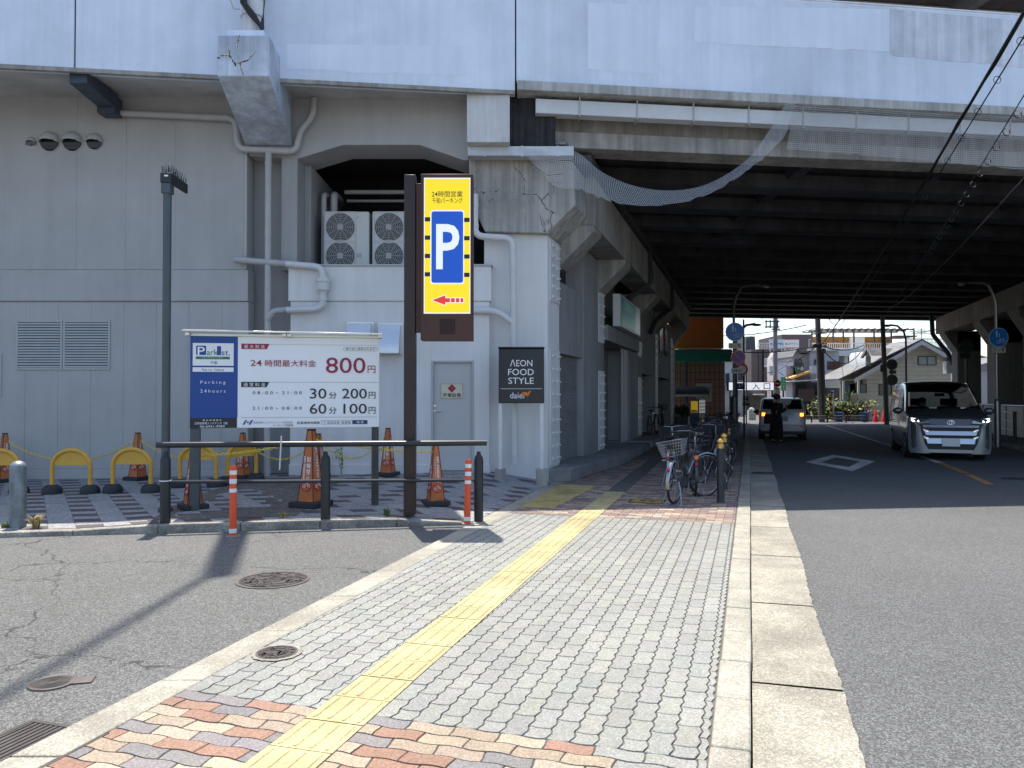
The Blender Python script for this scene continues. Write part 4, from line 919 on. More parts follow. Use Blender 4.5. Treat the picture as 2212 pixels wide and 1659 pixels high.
net('safety_net', [(1120, 318), (1180, 326), (1243, 328), (1300, 372), (1370, 402), (1450, 412), (1530, 397), (1610, 348), (1660, 285), (1690, 235), (1719, 199)],
    [(1160, 362), (1200, 402), (1248, 408), (1300, 428), (1350, 441), (1430, 443), (1520, 423), (1600, 378), (1655, 335), (1698, 288), (1722, 203)],
    lambda t: lerp(13.58, 14.05, t), lambda t: lerp(13.58, 13.95, t) - 0.25 * math.sin(math.pi * t), 60, 10, 0.036, 'loose grey safety net sagging under the viaduct from the gutter tray', 0.03)
net('safety_net', [(1720, 203), (1850, 212), (1980, 222), (2110, 231), (2290, 246)], [(1700, 322), (1850, 334), (1980, 345), (2110, 357), (2290, 375)],
    lambda t: lerp(14.0, 14.7, t), lambda t: lerp(14.2, 14.9, t), 40, 10, 0.036, 'fine grey safety net stretched flat across the front girder of the viaduct', 0.02)

# ------------------------------------------------------------------ outdoor units in the bay
ac_w = mat('ac_cream', (0.55, 0.55, 0.52), 0.5, var=0.04, vs=3)
ac_g = mat('ac_grille', (0.38, 0.38, 0.37), 0.5)
t = thing('outdoor_unit', 'cream two-fan outdoor unit in the dark bay beside the pipes, fully visible', 'air conditioner', (at(699, 560, 14.6).x, 14.6, 3.665))
acw, ach = at(797, 560, 14.6).x - at(699, 560, 14.6).x, at(0, 457, 14.6).z - 3.665
q = MB(); q.box(0, acw, 0, 0.6, 0.05, ach); q.box(0.05, 0.15, 0.05, 0.55, 0, 0.05); q.box(acw - 0.15, acw - 0.05, 0.05, 0.55, 0, 0.05); q.build('casing', ac_w, t, local=True, bevel=0.012)
for zc in (at(0, 491, 14.6).z - 3.665, at(0, 553, 14.6).z - 3.665):
    cx, rr = acw * 0.37, 0.27; m = MB(); m.cyl((cx, -0.004, zc), (cx, -0.001, zc), rr, n=32); f = m.build('fan_opening', mat('fan_dark', (0.07, 0.07, 0.072), 0.7), t, local=True)
    m = MB()
    for k in range(1, 9): m.ring((cx, -0.025 + 0.002 * k, zc), rr * k / 8, 0.006, 'Y', 32, 4)
    for k in range(12):
        a = k * math.pi / 6; m.tube([(cx + 0.05 * math.cos(a), -0.03, zc + 0.05 * math.sin(a)), (cx + rr * math.cos(a), -0.008, zc + rr * math.sin(a))], 0.006, 4)
    m.cyl((cx, -0.035, zc), (cx, -0.015, zc), 0.07, n=4)
    m.build('grille', ac_g, f, local=True)
    m = MB()
    for s in (-1, 1): m.box(cx + s * rr * 1.08 - 0.008, cx + s * rr * 1.08 + 0.008, -0.012, 0.0, zc - rr * 1.08, zc + rr * 1.08); m.box(cx - rr * 1.08, cx + rr * 1.08, -0.012, 0.0, zc + s * rr * 1.08 - 0.008, zc + s * rr * 1.08 + 0.008)
    m.build('guard', ac_w, t, local=True)
m = MB(); m.box(acw * 0.69, acw * 0.692, -0.004, 0, 0.1, ach - 0.05); m.box(acw * 0.73, acw * 0.84, -0.003, 0, ach * 0.38, ach * 0.44); m.build('panel_seam', ac_g, t, local=True)
m = MB(); m.flat([(acw * 0.74, ach - 0.13), (acw * 0.78, ach - 0.09), (acw * 0.76, ach - 0.13)], 0, frame(Vector((0, -0.003, 0)), (1, 0, 0), y=(0, 0, 1))); m.build('emblem', mat('ac_blue', (0.02, 0.2, 0.5), 0.5), t, local=True, smooth=False)
copy_tree(t, (at(804, 560, 14.6).x, 14.6, 3.665), 0, 'cream two-fan outdoor unit in the dark bay, partly hidden by the parking sign post')
# ------------------------------------------------------------------ street furniture on and before the plaza
post_dark = mat('post_dark', (0.024, 0.027, 0.030), 0.42, 0.2, var=0.12, vs=6, dirt=0.12)
post_grey = mat('post_grey', (0.075, 0.09, 0.10), 0.42, 0.3, var=0.10, vs=6)
rail_steel = mat('rail_steel', (0.035, 0.038, 0.042), 0.3, 0.3, var=0.12, vs=8)
brown_steel = mat('brown_steel', (0.075, 0.028, 0.020), 0.45, 0.2, var=0.15, vs=3, dirt=0.1)
brown_dark = mat('brown_post', (0.035, 0.020, 0.018), 0.4, 0.2, var=0.15, vs=4)
rust_post = mat('rust_post', (0.075, 0.075, 0.068), 0.6, 0.3, var=0.35, vs=3, streak=0.3, ss=(6, 6, 1.5))
board_white = mat('board_white', (0.86, 0.865, 0.87), 0.45, var=0.02, vs=2)
board_blue = mat('board_blue', (0.006, 0.055, 0.27), 0.4)
board_navy = mat('board_navy', (0.010, 0.035, 0.17), 0.4)
board_black = mat('board_black', (0.014, 0.016, 0.024), 0.45)
crimson = mat('crimson', (0.32, 0.018, 0.05), 0.5)
green_ink = mat('green_ink', (0.03, 0.19, 0.09), 0.5)
white_ink = mat('white_ink', (0.84, 0.845, 0.85), 0.5)
KT = math.atan(0.17)
def kz(p): return plaza_z(p.x, p.y)

# lamp post with bird spikes
b0 = at(357, 1118, 9.95); t = thing('lamp_post', 'tall slim grey lamp post with bird spikes on its head behind the railing', 'lamp post', (b0.x, 9.95, 0.09))
zt_ = at(0, 418, 9.95).z - 0.09; q = MB(); q.cyl((0, 0, 0), (0, 0, at(0, 376, 9.95).z - 0.09 - 0.13), 0.052, n=14); q.cyl((0, 0, 0), (0, 0, 0.05), 0.09, n=14); q.build('pole', post_grey, t, local=True)
hz = at(0, 376, 9.95).z - 0.09
q = MB(); q.box(-0.060, 0.060, -0.060, 0.060, hz - 0.26, hz - 0.131); q.build('collar', post_grey, t, local=True, bevel=0.004)
ang = 0.10; T = Matrix.Rotation(ang, 4, 'Z')
q = MB(); q.plate([(-0.07, -0.07, hz - 0.13), (0.07, -0.07, hz - 0.13), (0.07, 0.6, hz - 0.10), (-0.07, 0.6, hz - 0.10)], (0, 0, 0.13), T); hd = q.build('lamp_head', post_dark, t, local=True, bevel=0.006)
q = MB(); q.plate([(-0.05, 0.1, hz - 0.136), (0.05, 0.1, hz - 0.136), (0.05, 0.55, hz - 0.112), (-0.05, 0.55, hz - 0.112)], (0, 0, 0.004), T); q.build('lens', board_white, hd, local=True)
q = MB(); q.rect(-0.02, -0.0, 0.03, 0.02, 0, T @ frame(Vector((0, -0.0715, hz - 0.05)), (1, 0, 0), y=(0, 0, 1))); q.build('sticker', white_ink, hd, local=True, smooth=False)
q = MB()
for i in range(26):
    y = -0.05 + 0.64 * i / 25
    for s in (-0.045, 0.0, 0.045):
        x = s + random.uniform(-0.01, 0.01); q.cyl((x, y, hz - 0.02), (x + s * 0.5 + random.uniform(-0.01, 0.01), y + random.uniform(-0.01, 0.01), hz + random.uniform(0.09, 0.125)), 0.004, 0.002, 4, T)
q.build('bird_spike', ink, hd, local=True)

# the price board
Yb = 9.98; bl = at(410, 925, Yb); t = thing('price_board', 'white and blue parking price board with a pale roof strip on two steel posts', 'sign board', (bl.x, Yb, 0.09), KT)
PX = (at(818, 925, Yb + 0.38).x - bl.x) / math.cos(KT) / 1930.0      # metres per layout unit
z_lo = at(0, 925, Yb).z - 0.09
H_ = 943 * (at(0, 726, Yb).z - at(0, 925, Yb).z) / 943.0
PY = (at(0, 726, Yb).z - at(0, 925, Yb).z) / 943.0
T0 = Matrix.Translation((0, 0, z_lo)) @ frame(Vector((0, 0, 0)), (1, 0, 0), y=(0, 0, 1))
def bx(x): return (x - 145) * PX
def by(y): return (1108 - y) * PY
W_ = 1930 * PX
q = MB(); q.box(0, W_, 0.0, 0.10, z_lo, z_lo + 943 * PY); q.build('panel', board_white, t, local=True, bevel=0.004)
fc = MB()
def rc(mi, x0, y0, x1, y1, z): fc.mi = mi; fc.rect(bx(x0), by(y1), bx(x1), by(y0), z, T0)
def tx(mi, s, x0, y0, x1, y1, z=0.0060, bold=0.0): fc.mi = mi; fc.text(s, bx(x0), by(y1), bx(x1), by(y0), z, T0, bold)
def pg(mi, pts, z): fc.mi = mi; fc.flat([(bx(a), by(b_)) for a, b_ in pts], z, T0)
rc(0, 145, 165, 617, 1003, 0.002); rc(1, 145, 1003, 612, 1108, 0.002); rc(2, 170, 235, 575, 467, 0.004); rc(2, 170, 484, 575, 530, 0.004)
fc.mi = 0; fc.rrect(bx(203), by(358), bx(302), by(262), 10 * PX, 0.006, T0); tx(2, 'P', 218, 274, 290, 362, 0.008, 0.01)
tx(5, 'ark', 308, 298, 420, 360, bold=0.004); tx(0, '1', 410, 265, 450, 358, bold=0.004); tx(0, 'st.', 455, 312, 540, 360, bold=0.004)
rc(5, 200, 373, 537, 401, 0.006); tx(2, 'パークファースト', 265, 377, 470, 397, 0.008, 0.0); tx(3, '千船', 345, 418, 415, 453); tx(3, 'Park 1st.  Chibune', 262, 497, 480, 521)
tx(2, 'P a r k i n g', 247, 622, 495, 662, 0.004); tx(2, '2 4 h o u r s', 247, 710, 495, 744, 0.004)
tx(2, '緊 急 時 連 絡 先', 272, 1019, 460, 1036, 0.004); tx(2, '日本駐車場メンテナンス（株）', 195, 1045, 520, 1073, 0.004); tx(2, '06-6941-9989', 245, 1080, 490, 1102, 0.004)
pg(4, [(652, 237), (935, 237), (908, 293), (652, 293)], 0.003); tx(2, '最 大 料 金', 680, 247, 890, 286, 0.005, 0.0)
rc(6, 935, 240, 2070, 242, 0.003); rc(6, 935, 633, 2070, 636, 0.003); rc(6, 652, 1000, 2055, 1003, 0.003); rc(3, 652, 236, 935, 237, 0.002)
fc.mi = 3; fc.rrect(bx(1697), by(301), bx(2058), by(261), 19 * PX, 0.003, T0); fc.mi = 2; fc.rrect(bx(1700), by(299), bx(2055), by(263.5), 17 * PX, 0.0045, T0); tx(3, '繰り返し適用されます', 1722, 267, 2030, 294)
tx(4, '24', 745, 405, 858, 467, bold=0.004); tx(4, '時間最大料金', 890, 402, 1415, 473, bold=0.004); tx(4, '800', 1515, 372, 1930, 538, bold=0.004); tx(4, '円', 1953, 456, 2035, 536, bold=0.004)
pg(1, [(652, 632), (935, 632), (908, 687), (652, 687)], 0.004); tx(2, '通 常 料 金', 675, 641, 897, 681, 0.006, 0.0)
for yo, h1, h2, m_, p_ in ((0, '0 8 : 0 0', '2 1 : 0 0', '30', '200'), (160, '2 1 : 0 0', '0 8 : 0 0', '60', '100')):
    tx(3, h1, 767, 729 + yo, 972, 761 + yo); tx(3, '〜', 1000, 740 + yo, 1030, 752 + yo); tx(3, h2, 1065, 729 + yo, 1268, 761 + yo)
    tx(3, m_, 1350, 700 + yo, 1522, 806 + yo, bold=0.004); tx(3, '分', 1548, 735 + yo, 1629, 808 + yo, bold=0.004); tx(3, p_, 1685 if yo == 0 else 1700, 700 + yo, 1945, 806 + yo, bold=0.004); tx(3, '円', 1965, 735 + yo, 2037, 808 + yo, bold=0.004)
for i in range(3):
    for j in range(3):
        x0 = 676 + i * 30 + (2 - j) * 9 - 8; y0 = 1028 + j * 16
        if (i + j) % 2 == 0 or j == 1: pg(0, [(x0 + 8, y0), (x0 + 28, y0), (x0 + 20, y0 + 15), (x0, y0 + 15)], 0.004)
tx(6, '阪急阪神ビルマネジメント株式会社', 778, 1042, 1180, 1066); tx(3, 'パーキング営業部', 970, 1073, 1180, 1096); tx(3, '駐車場用地募集', 1220, 1045, 1457, 1074, bold=0.004)
rc(3, 1470, 1037, 1795, 1076, 0.003); rc(2, 1473, 1040, 1793, 1073, 0.0045); rc(7, 1793, 1034, 1953, 1076, 0.0045); tx(2, '検 索', 1838, 1043, 1912, 1069, 0.0065, 0.0); tx(3, '阪急阪神  駐車場', 1533, 1045, 1775, 1071)
fc.mi = 3; fc.ring((bx(1503), by(1054), 0.0055), 9 * PX, 1.6 * PX, n=16, k=4, T=T0)
fc.build('lettering', [board_blue, board_black, white_ink, mat('ink_navy', (0.018, 0.022, 0.035), 0.5), crimson, green_ink, mat('ink_grey', (0.16, 0.18, 0.21), 0.5), board_navy], t, local=True, smooth=False)
rw = mat('roof_strip', (0.70, 0.69, 0.62), 0.25, 0.3, var=0.04, vs=3)
q = MB(); xm = 1115
for x0, x1, dz in ((85, xm - 3, 0), (xm, 2108, -0.008)):
    q.plate([(bx(x0), -0.12, z_lo + by(165) + 0.055 + dz), (bx(x1), -0.12, z_lo + by(165) + 0.045 + dz), (bx(x1), 0.22, z_lo + by(165) + 0.075 + dz), (bx(x0), 0.22, z_lo + by(165) + 0.085 + dz)], (0, 0, 0.022))
q.build('roof', rw, t, local=True, bevel=0.003)
q = MB()
for x in (107, 1070, 1122, 2060): q.box(bx(x), bx(x + 42), -0.09, 0.18, z_lo + by(165) + 0.002, z_lo + by(165) + 0.042)
q.box(bx(150), bx(2065), -0.01, 0.11, z_lo + by(165) + 0.002, z_lo + by(165) + 0.036); q.build('bracket', rw, t, local=True, bevel=0.003)
q = MB(); q.box(bx(145), bx(240), 0.008, 0.09, 0, z_lo); q.build('post', post_grey, t, local=True, bevel=0.005)
q = MB(); q.box(bx(1996), bx(2072), 0.008, 0.09, 0, z_lo); q.build('post', rust_post, t, local=True, bevel=0.005)

# the lit parking sign
Yp = 9.72; pb_ = at(885, 1108, Yp); t = thing('parking_sign', 'tall brown pylon sign with a lit yellow panel, white P on blue and red arrow', 'sign', (pb_.x, Yp, 0.075))
U = lambda x: (980 + x / 2.074) / 1.1573
V = lambda y: (400 + y / 2.074) / 1.1573
def Xs(x, Y=Yp): return at(U(x), 800, Y).x - pb_.x
def Zs(y, Y=Yp): return at(1106, V(y), Y).z - 0.075
q = MB(); q.box(Xs(61), Xs(120), 0.0, 0.16, 0, Zs(75)); q.build('post', brown_dark, t, local=True, bevel=0.006)
q = MB(); q.box(Xs(121), Xs(156), 0.03, 0.12, Zs(893), Zs(118)); q.build('connector', brown_steel, t, local=True, bevel=0.004)
q = MB(); q.box(Xs(151), Xs(420), -0.07, 0.19, Zs(936), Zs(80)); q.build('cabinet', brown_steel, t, local=True, bevel=0.006)
Tp = frame(Vector((0, -0.07, 0)), (1, 0, 0), y=(0, 0, 1)); f = MB()
yf = Yp - 0.07
def Xp(x): return at(U(x), 800, yf).x - pb_.x
def Zp(y): return at(1106, V(y), yf).z - 0.075
def pr_(mi, x0, y0, x1, y1, z): f.mi = mi; f.rect(Xp(x0), Zp(y1), Xp(x1), Zp(y0), z, Tp)
pr_(1, 164, 92, 406, 797, 0.002); pr_(0, 169, 98, 402, 791, 0.004)
for y in (297, 392, 487, 582):
    pr_(3, 169, y, 197, y + 22, 0.006); pr_(3, 373, y + 3, 402, y + 25, 0.006)
f.mi = 1; f.rrect(Xp(198), Zp(644), Xp(374), Zp(260), 0.035, 0.006, Tp); f.mi = 2; f.rrect(Xp(204), Zp(637), Xp(368), Zp(267), 0.028, 0.008, Tp)
f.mi = 1; f.text('P', Xp(228), Zp(567), Xp(349), Zp(333), 0.010, Tp, 0.018)
f.mi = 3; f.text('24時間営業', Xp(205), Zp(193), Xp(365), Zp(161), 0.006, Tp, 0.003); f.text('千船パーキング', Xp(207), Zp(225), Xp(365), Zp(196), 0.006, Tp, 0.002)
f.mi = 1; f.flat([(Xp(200), Zp(727)), (Xp(280), Zp(697)), (Xp(280), Zp(713)), (Xp(374), Zp(713)), (Xp(374), Zp(741)), (Xp(280), Zp(741)), (Xp(280), Zp(757))], 0.006, Tp)
f.mi = 4; f.flat([(Xp(208), Zp(727)), (Xp(276), Zp(702)), (Xp(276), Zp(717)), (Xp(300), Zp(717)), (Xp(300), Zp(738)), (Xp(276), Zp(738)), (Xp(276), Zp(752))], 0.008, Tp)
for a, b_ in ((305, 325), (331, 349), (355, 369)): f.rect(Xp(a), Zp(738), Xp(b_), Zp(717), 0.008, Tp)
def lit(name, c, e): return mat(name, c, 0.35, emit=e)
f.build('face', [lit('lit_yellow', (0.74, 0.55, 0.006), 0.34), lit('lit_white', (0.72, 0.73, 0.76), 0.26), lit('lit_blue', (0.003, 0.065, 0.40), 0.26), ink, lit('lit_red', (0.62, 0.025, 0.02), 0.30)], t, local=True, smooth=False)
q = MB(); q.rect(Xp(247), Zp(903), Xp(327), Zp(824), 0.002, Tp)
q.build('vent', black_gap, t, local=True, smooth=False); q = MB()
for i in range(12): x = lerp(247, 327, i / 11); q.rect(Xp(x) - 0.002, Zp(903), Xp(x) + 0.002, Zp(824), 0.004, Tp); y = lerp(824, 903, i / 11); q.rect(Xp(247), Zp(y) - 0.002, Xp(327), Zp(y) + 0.002, 0.005, Tp)
q.build('vent_grille', brown_steel, t, local=True, smooth=False)

# black store sign on two white legs
Ya = 13.45; a0 = at(1077, 1010, Ya); t = thing('store_sign', 'black upright store sign on two white legs against the pale pillar', 'sign', (a0.x, Ya, 0.2))
q = MB(); xa0, xa1, za0, za1 = a0.x, at(1175, 0, Ya).x, at(0, 871, Ya).z, at(0, 753, Ya).z
q.box(xa0, xa1, Ya, Ya + 0.12, za0, za1); q.box(xa0 - 0.01, xa1 + 0.01, Ya - 0.03, Ya + 0.13, za1 + 0.002, za1 + 0.03); q.build('panel', mat('sign_black', (0.013, 0.017, 0.022), 0.35), t, bevel=0.012)
for u0, u1 in ((1077, 1084.5), (1166, 1174)):
    q = MB(); q.box(at(u0, 0, Ya).x, at(u1, 0, Ya).x, Ya + 0.02, Ya + 0.09, 0.24, za0); l = q.build('leg', steel_white, t, bevel=0.004)
    q = MB(); c = (at(u0, 0, Ya).x + at(u1, 0, Ya).x) / 2; q.box(c - 0.1, c + 0.1, Ya - 0.05, Ya + 0.16, 0.0, 0.30); q.build('footing', concrete, l, bevel=0.01)
Ta = frame(Vector((0, Ya - 0.001, 0)), (1, 0, 0), y=(0, 0, 1)); q = MB()
def Xa(x): return at(U(x), 800, Ya).x
def Za(y): return at(1106, V(y), Ya).z
q.mi = 0; q.text('ΛEON', Xa(612), Za(1070), Xa(728), Za(1035), 0.004, Ta, 0.004); q.text('FOOD', Xa(602), Za(1116), Xa(735), Za(1083), 0.004, Ta, 0.004); q.text('STYLE', Xa(603), Za(1161), Xa(735), Za(1128), 0.004, Ta, 0.004)
q.rect(Xa(563), Za(1187), Xa(777), Za(1185), 0.004, Ta); q.text('daiei', Xa(612), Za(1236), Xa(685), Za(1205), 0.004, Ta, 0.0)
q.mi = 1; cx, cz = Xa(700), Za(1213); k = Xa(728) - Xa(688)
q.flat([(cx - 0.30 * k + 0.42 * k * math.cos(a) * (1), cz + 0.26 * k * math.sin(a)) for a in [i * math.pi / 8 for i in range(16)]], 0.004, Ta)
q.flat([(cx + 0.02 * k, cz - 0.45 * k), (cx + 0.25 * k, cz - 0.1 * k), (cx + 0.55 * k, cz + 0.42 * k), (cx + 0.30 * k, cz + 0.40 * k), (cx + 0.1 * k, cz + 0.15 * k)], 0.005, Ta)
q.mi = 2; q.rect(Xa(640), Za(1052), Xa(678), Za(1050), 0.006, Ta)
q.build('lettering', [white_ink, mat('leaf_orange', (0.75, 0.20, 0.02), 0.5), mat('magenta', (0.45, 0.02, 0.15), 0.5)], t, smooth=False)

# pedestrian railing
def kp(u, off): # point on a line parallel to the kerb, off metres behind its front
    d = ray(u, 1100); k = d.x / d.y; Y = (9.62 + off) / (1 - 0.17 * k); return Vector((k * Y, Y, 0))
OFF = 0.16
pL, pM, pR = kp(357, OFF), kp(703, OFF), kp(1034, OFF)
t = thing('pedestrian_railing', 'black two-bar pedestrian railing along the plaza kerb', 'railing', pL.copy())
for p in (pL, pM, pR):
    q = MB(); zb_ = kerb_z(p.x) - 0.02; zt2 = at(0, 982, p.y).z
    q.lathe([(0.058, 0), (0.058, zt2 - zb_ - 0.06), (0.05, zt2 - zb_ - 0.03), (0.028, zt2 - zb_), (0.022, zt2 - zb_ + 0.04)], 16, Matrix.Translation((p.x, p.y, zb_)))
    q.build('post', post_dark, t)
dd = (pR - pL).normalized(); e0, e1 = pL - dd * 0.10, pR + dd * 0.10
zt3 = at(0, 961, pL.y).z; zt4 = at(0, 957, pR.y).z
q = MB(); q.tube([(e0.x, e0.y, zt3), (e1.x, e1.y, zt4)], 0.036, 14); q.build('top_rail', rail_steel, t)
q = MB(); q.tube([(pL.x, pL.y, at(0, 1041, pL.y).z), (pR.x, pR.y, at(0, 1037, pR.y).z)], 0.022, 10); q.build('lower_rail', rail_steel, t)
q = MB()
q.ring((pL.x, pL.y, 0.58), 0.062, 0.006, n=20, k=5)
c = pL + dd * ((606 - 357) / (703 - 357.0)) * (pM - pL).length
q.build('wire_tie', white_ink, t)
q = MB(); p = kp(608, OFF); p.y -= 0.05; p.z = 0
q.pipe([Vector((p.x + 0.01, p.y, at(0, 942, p.y).z)), Vector((p.x, p.y, at(0, 975, p.y).z)), Vector((p.x - 0.01, p.y, at(0, 1015, p.y).z))], 0.009, 0.02); q.build('strap', pvc_light, t)

# delineator posts
orange_pl = mat('delineator_orange', (0.72, 0.085, 0.018), 0.45, var=0.06, vs=6, dirt=0.06); reflect = mat('reflective_white', (0.78, 0.78, 0.78), 0.4, var=0.1, vs=12)
def delineator(u, v, vt, label, lean):
    p = gnd(u, v, -0.01); h = at(0, vt, p.y).z + 0.01
    t = thing('delineator_post', label, 'delineator', (p.x, p.y, -0.011), 0)
    t.rotation_euler = (lean[1], lean[0], 0)
    q = MB(); r_ = 0.041; q.lathe([(0.048, 0.0), (0.048, 0.012), (r_, 0.018), (r_ * 0.94, h * 0.985), (r_ * 0.80, h)], 18); q.build('body', orange_pl, t, local=True)
    for a, b_ in ((0.05, 0.11), (0.622, 0.675), (0.745, 0.81), (0.87, 0.93)):
        q = MB(); n = 18; ra, rb = r_ * (1 - 0.06 * a) + 0.0015, r_ * (1 - 0.06 * b_) + 0.0015
        q.add([(ra * math.cos(6.2832 * j / n), ra * math.sin(6.2832 * j / n), h * a) for j in range(n)] + [(rb * math.cos(6.2832 * j / n), rb * math.sin(6.2832 * j / n), h * b_) for j in range(n)], [(j, (j + 1) % n, n + (j + 1) % n, n + j) for j in range(n)])
        q.build('reflective_band', reflect, t, local=True)
    q = MB(); q.lathe([(0.085, 0.0), (0.08, 0.006), (0.05, 0.008)], 20); q.build('foot', mat('foot_grey', (0.2, 0.2, 0.2), 0.8), t, local=True)
delineator(503, 1158, 1005, 'orange delineator post on the asphalt in front of the price board', (0.0, 0))
delineator(1009, 1131, 992, 'orange delineator post with scuffed foot at the end of the railing', (0.02, 0))
# steel bollard
p = gnd(38, 1142, 0.03); t = thing('steel_bollard', 'thick scratched galvanised steel bollard beside dry grass at the plaza corner', 'bollard', (p.x, p.y, 0.03))
h = at(0, 995, p.y).z - 0.03; r_ = 16.5 / F * p.y
q = MB(); q.lathe([(r_, 0), (r_, h - r_ * 0.9)] + [(r_ * math.cos(R(a)), h - r_ * 0.9 + r_ * 0.9 * math.sin(R(a))) for a in (15, 30, 45, 60, 75, 88)], 24); q.build('tube', mat('galvanised', (0.23, 0.27, 0.29), 0.5, 0.5, var=0.18, vs=6, streak=0.25, ss=(14, 14, 2), dirt=0.3), t, local=True)

# yellow hoop barriers
yel = mat('hoop_yellow', (0.70, 0.385, 0.05), 0.45, var=0.10, vs=5, dirt=0.12); rub = mat('rubber_foot', (0.022, 0.024, 0.03), 0.7)
def hoop_proto(w, h):
    t = thing('hoop_barrier', 'x', 'barrier', (0, 0, 0), 0, 'yellow hoop barriers on the plaza')
    r_ = 0.033; rr = w / 2 * 0.86; pts = [(-w / 2, 0, 0.06), (-w / 2, 0, h - rr)]
    pts += [(-w / 2 + (w / 2) * (1 - math.cos(R(a))), 0, h - rr + rr * math.sin(R(a))) for a in range(10, 91, 8)]
    full = pts + [(-p[0], 0, p[2]) for p in reversed(pts[:-1])]
    q = MB(); q.tube(full, r_, 12); q.build('tube', yel, t, local=True)
    q = MB(); zlow = h - rr * 0.92; out = [p for p in full if p[2] >= h - rr - 0.001]
    q.plate([(p[0] * 0.96, -0.006, max(p[2], zlow)) for p in out], (0, 0.012, 0)); q.build('plate', yel, t, local=True)
    for s in (-1, 1):
        q = MB(); q.lathe([(0.145, 0), (0.145, 0.05), (0.125, 0.10), (0.085, 0.13), (0.05, 0.135)], 20, Matrix.Translation((s * w / 2, 0, 0))); q.build('rubber_foot', rub, t, local=True)
    return t
Yh = 11.45
def hoopY(u, v): 
    Y = 11.2
    for _ in range(6):
        x = at(u, v, Y).x; Y = min(13.6, gnd(u, v, plaza_z(x, Y)).y)
    return Y
w0 = 0.0; protoh = None
for uL, uR, vB, vT, lab in ((-52, 52, 1066, 973, 'yellow hoop barrier cut by the picture edge, behind the steel bollard'), (110, 197, 1066, 974, 'yellow hoop barrier standing second from the steel bollard'), (244, 325, 1064, 973, 'yellow hoop barrier standing beside the lamp post, before a far cone'),
                            (388, 467, 1052, 970, 'yellow hoop barrier seen behind the railing and the board post'), (505, 540, 1042, 968, 'yellow hoop barrier turned edgewise behind the railing, beside a cone')):
    Y = hoopY((uL + uR) / 2, vB); xL, xR = at(uL, vB, Y).x, at(uR, vB, Y).x; z0 = plaza_z((xL + xR) / 2, Y)
    if protoh is None: protoh = hoop_proto(0.585, at(0, vT, Y).z - z0 + 0.0); protoh.location = ((xL + xR) / 2, Y, z0); protoh['label'] = lab
    else:
        rz = 0 if uR - uL > 60 else R(58); copy_tree(protoh, ((xL + xR) / 2, Y, z0), rz, lab)

# square printed cones
cone_o = mat('cone_orange', (0.56, 0.16, 0.04), 0.55, var=0.12, vs=5, dirt=0.18)
cone_red = mat('cone_print_red', (0.40, 0.015, 0.02), 0.5)
def cone_proto():
    t = thing('square_cone', 'x', 'cone', (0, 0, 0), 0, 'orange no parking cones around the plaza'); Hc, b_, tp = 0.97, 0.118, 0.034
    q = MB(); q.box(-0.2, 0.2, -0.2, 0.2, 0, 0.075); q.build('base', rub, t, local=True, bevel=0.012)
    q = MB(); z0 = 0.076; q.add([(sx_ * b_, sy_ * b_, z0) for sx_, sy_ in ((-1, -1), (1, -1), (1, 1), (-1, 1))] + [(sx_ * tp, sy_ * tp, Hc) for sx_, sy_ in ((-1, -1), (1, -1), (1, 1), (-1, 1))], [(4, 5, 6, 7), (0, 1, 5, 4), (1, 2, 6, 5), (2, 3, 7, 6), (3, 0, 4, 7)]); q.build('body', cone_o, t, local=True, smooth=False)
    q = MB()
    for sx_, sy_ in ((-1, -1), (1, -1), (1, 1), (-1, 1)): q.tube([(sx_ * b_, sy_ * b_, z0), (sx_ * tp, sy_ * tp, Hc)], 0.0065, 5)
    q.box(-tp - 0.006, tp + 0.006, -tp - 0.006, tp + 0.006, Hc - 0.01, Hc + 0.012); q.build('edging', rub, t, local=True)
    q = MB(); sl = math.hypot(Hc - z0, b_ - tp)
    for k in range(4):
        ry = Matrix.Rotation(k * math.pi / 2, 4, 'Z'); T = ry @ frame(Vector((0, -b_, z0)), (1, 0, 0), y=(0, (b_ - tp) / sl, (Hc - z0) / sl))
        rot = lambda: None
        q.mi = 1; q.ring((0, 0.20, 0.003), 0.072, 0.0075, n=24, k=4, T=T)
        q.mi = 0
        for cx in (-0.034, 0.034): q.ring((cx, 0.19, 0.003), 0.020, 0.003, n=14, k=4, T=T)
        q.tube([(-0.034, 0.19, 0.003), (-0.008, 0.222, 0.003), (0.022, 0.222, 0.003), (0.034, 0.19, 0.003), (0.002, 0.19, 0.003), (-0.008, 0.222, 0.003)], 0.003, 4, T=T); q.tube([(0.022, 0.222, 0.003), (0.018, 0.238, 0.003), (0.03, 0.24, 0.003)], 0.003, 4, T=T)
        q.mi = 1; q.tube([(-0.05, 0.25, 0.004), (0.05, 0.15, 0.004)], 0.006, 4, T=T)
        q.mi = 0
        if k % 2 == 0:
            for i, ch in enumerate('駐輪禁止'): y = 0.56 - i * 0.078; q.text(ch, -0.012 - 0.008 * 0, y - 0.066, 0.052, y, 0.0035, T, 0.006)
            Tv = T @ Matrix.Translation((-0.046, 0.565, 0.0035)) @ Matrix.Rotation(-math.pi / 2, 4, 'Z'); q.text('NO PARKING', 0, -0.012, 0.305, 0.016, 0, Tv, 0.02)
        else:
            Tv = T @ Matrix.Translation((0.012, 0.70, 0.0035)) @ Matrix.Rotation(-math.pi / 2, 4, 'Z'); q.text('NO PARKING', 0, -0.012, 0.41, 0.026, 0, Tv, 0.02)
            for i, ch in enumerate('ここに自転車を置かないで'): y = 0.70 - i * 0.034; q.text(ch, -0.034, y - 0.024, -0.010, y, 0.0035, T)
    q.build('print', [white_ink, cone_red], t, local=True, smooth=False)
    q = MB(); q.box(-tp * 1.3, tp * 1.3, -0.012, 0.012, Hc - 0.16, Hc - 0.11); q.build('chain_slot', rub, t, local=True)
    return t
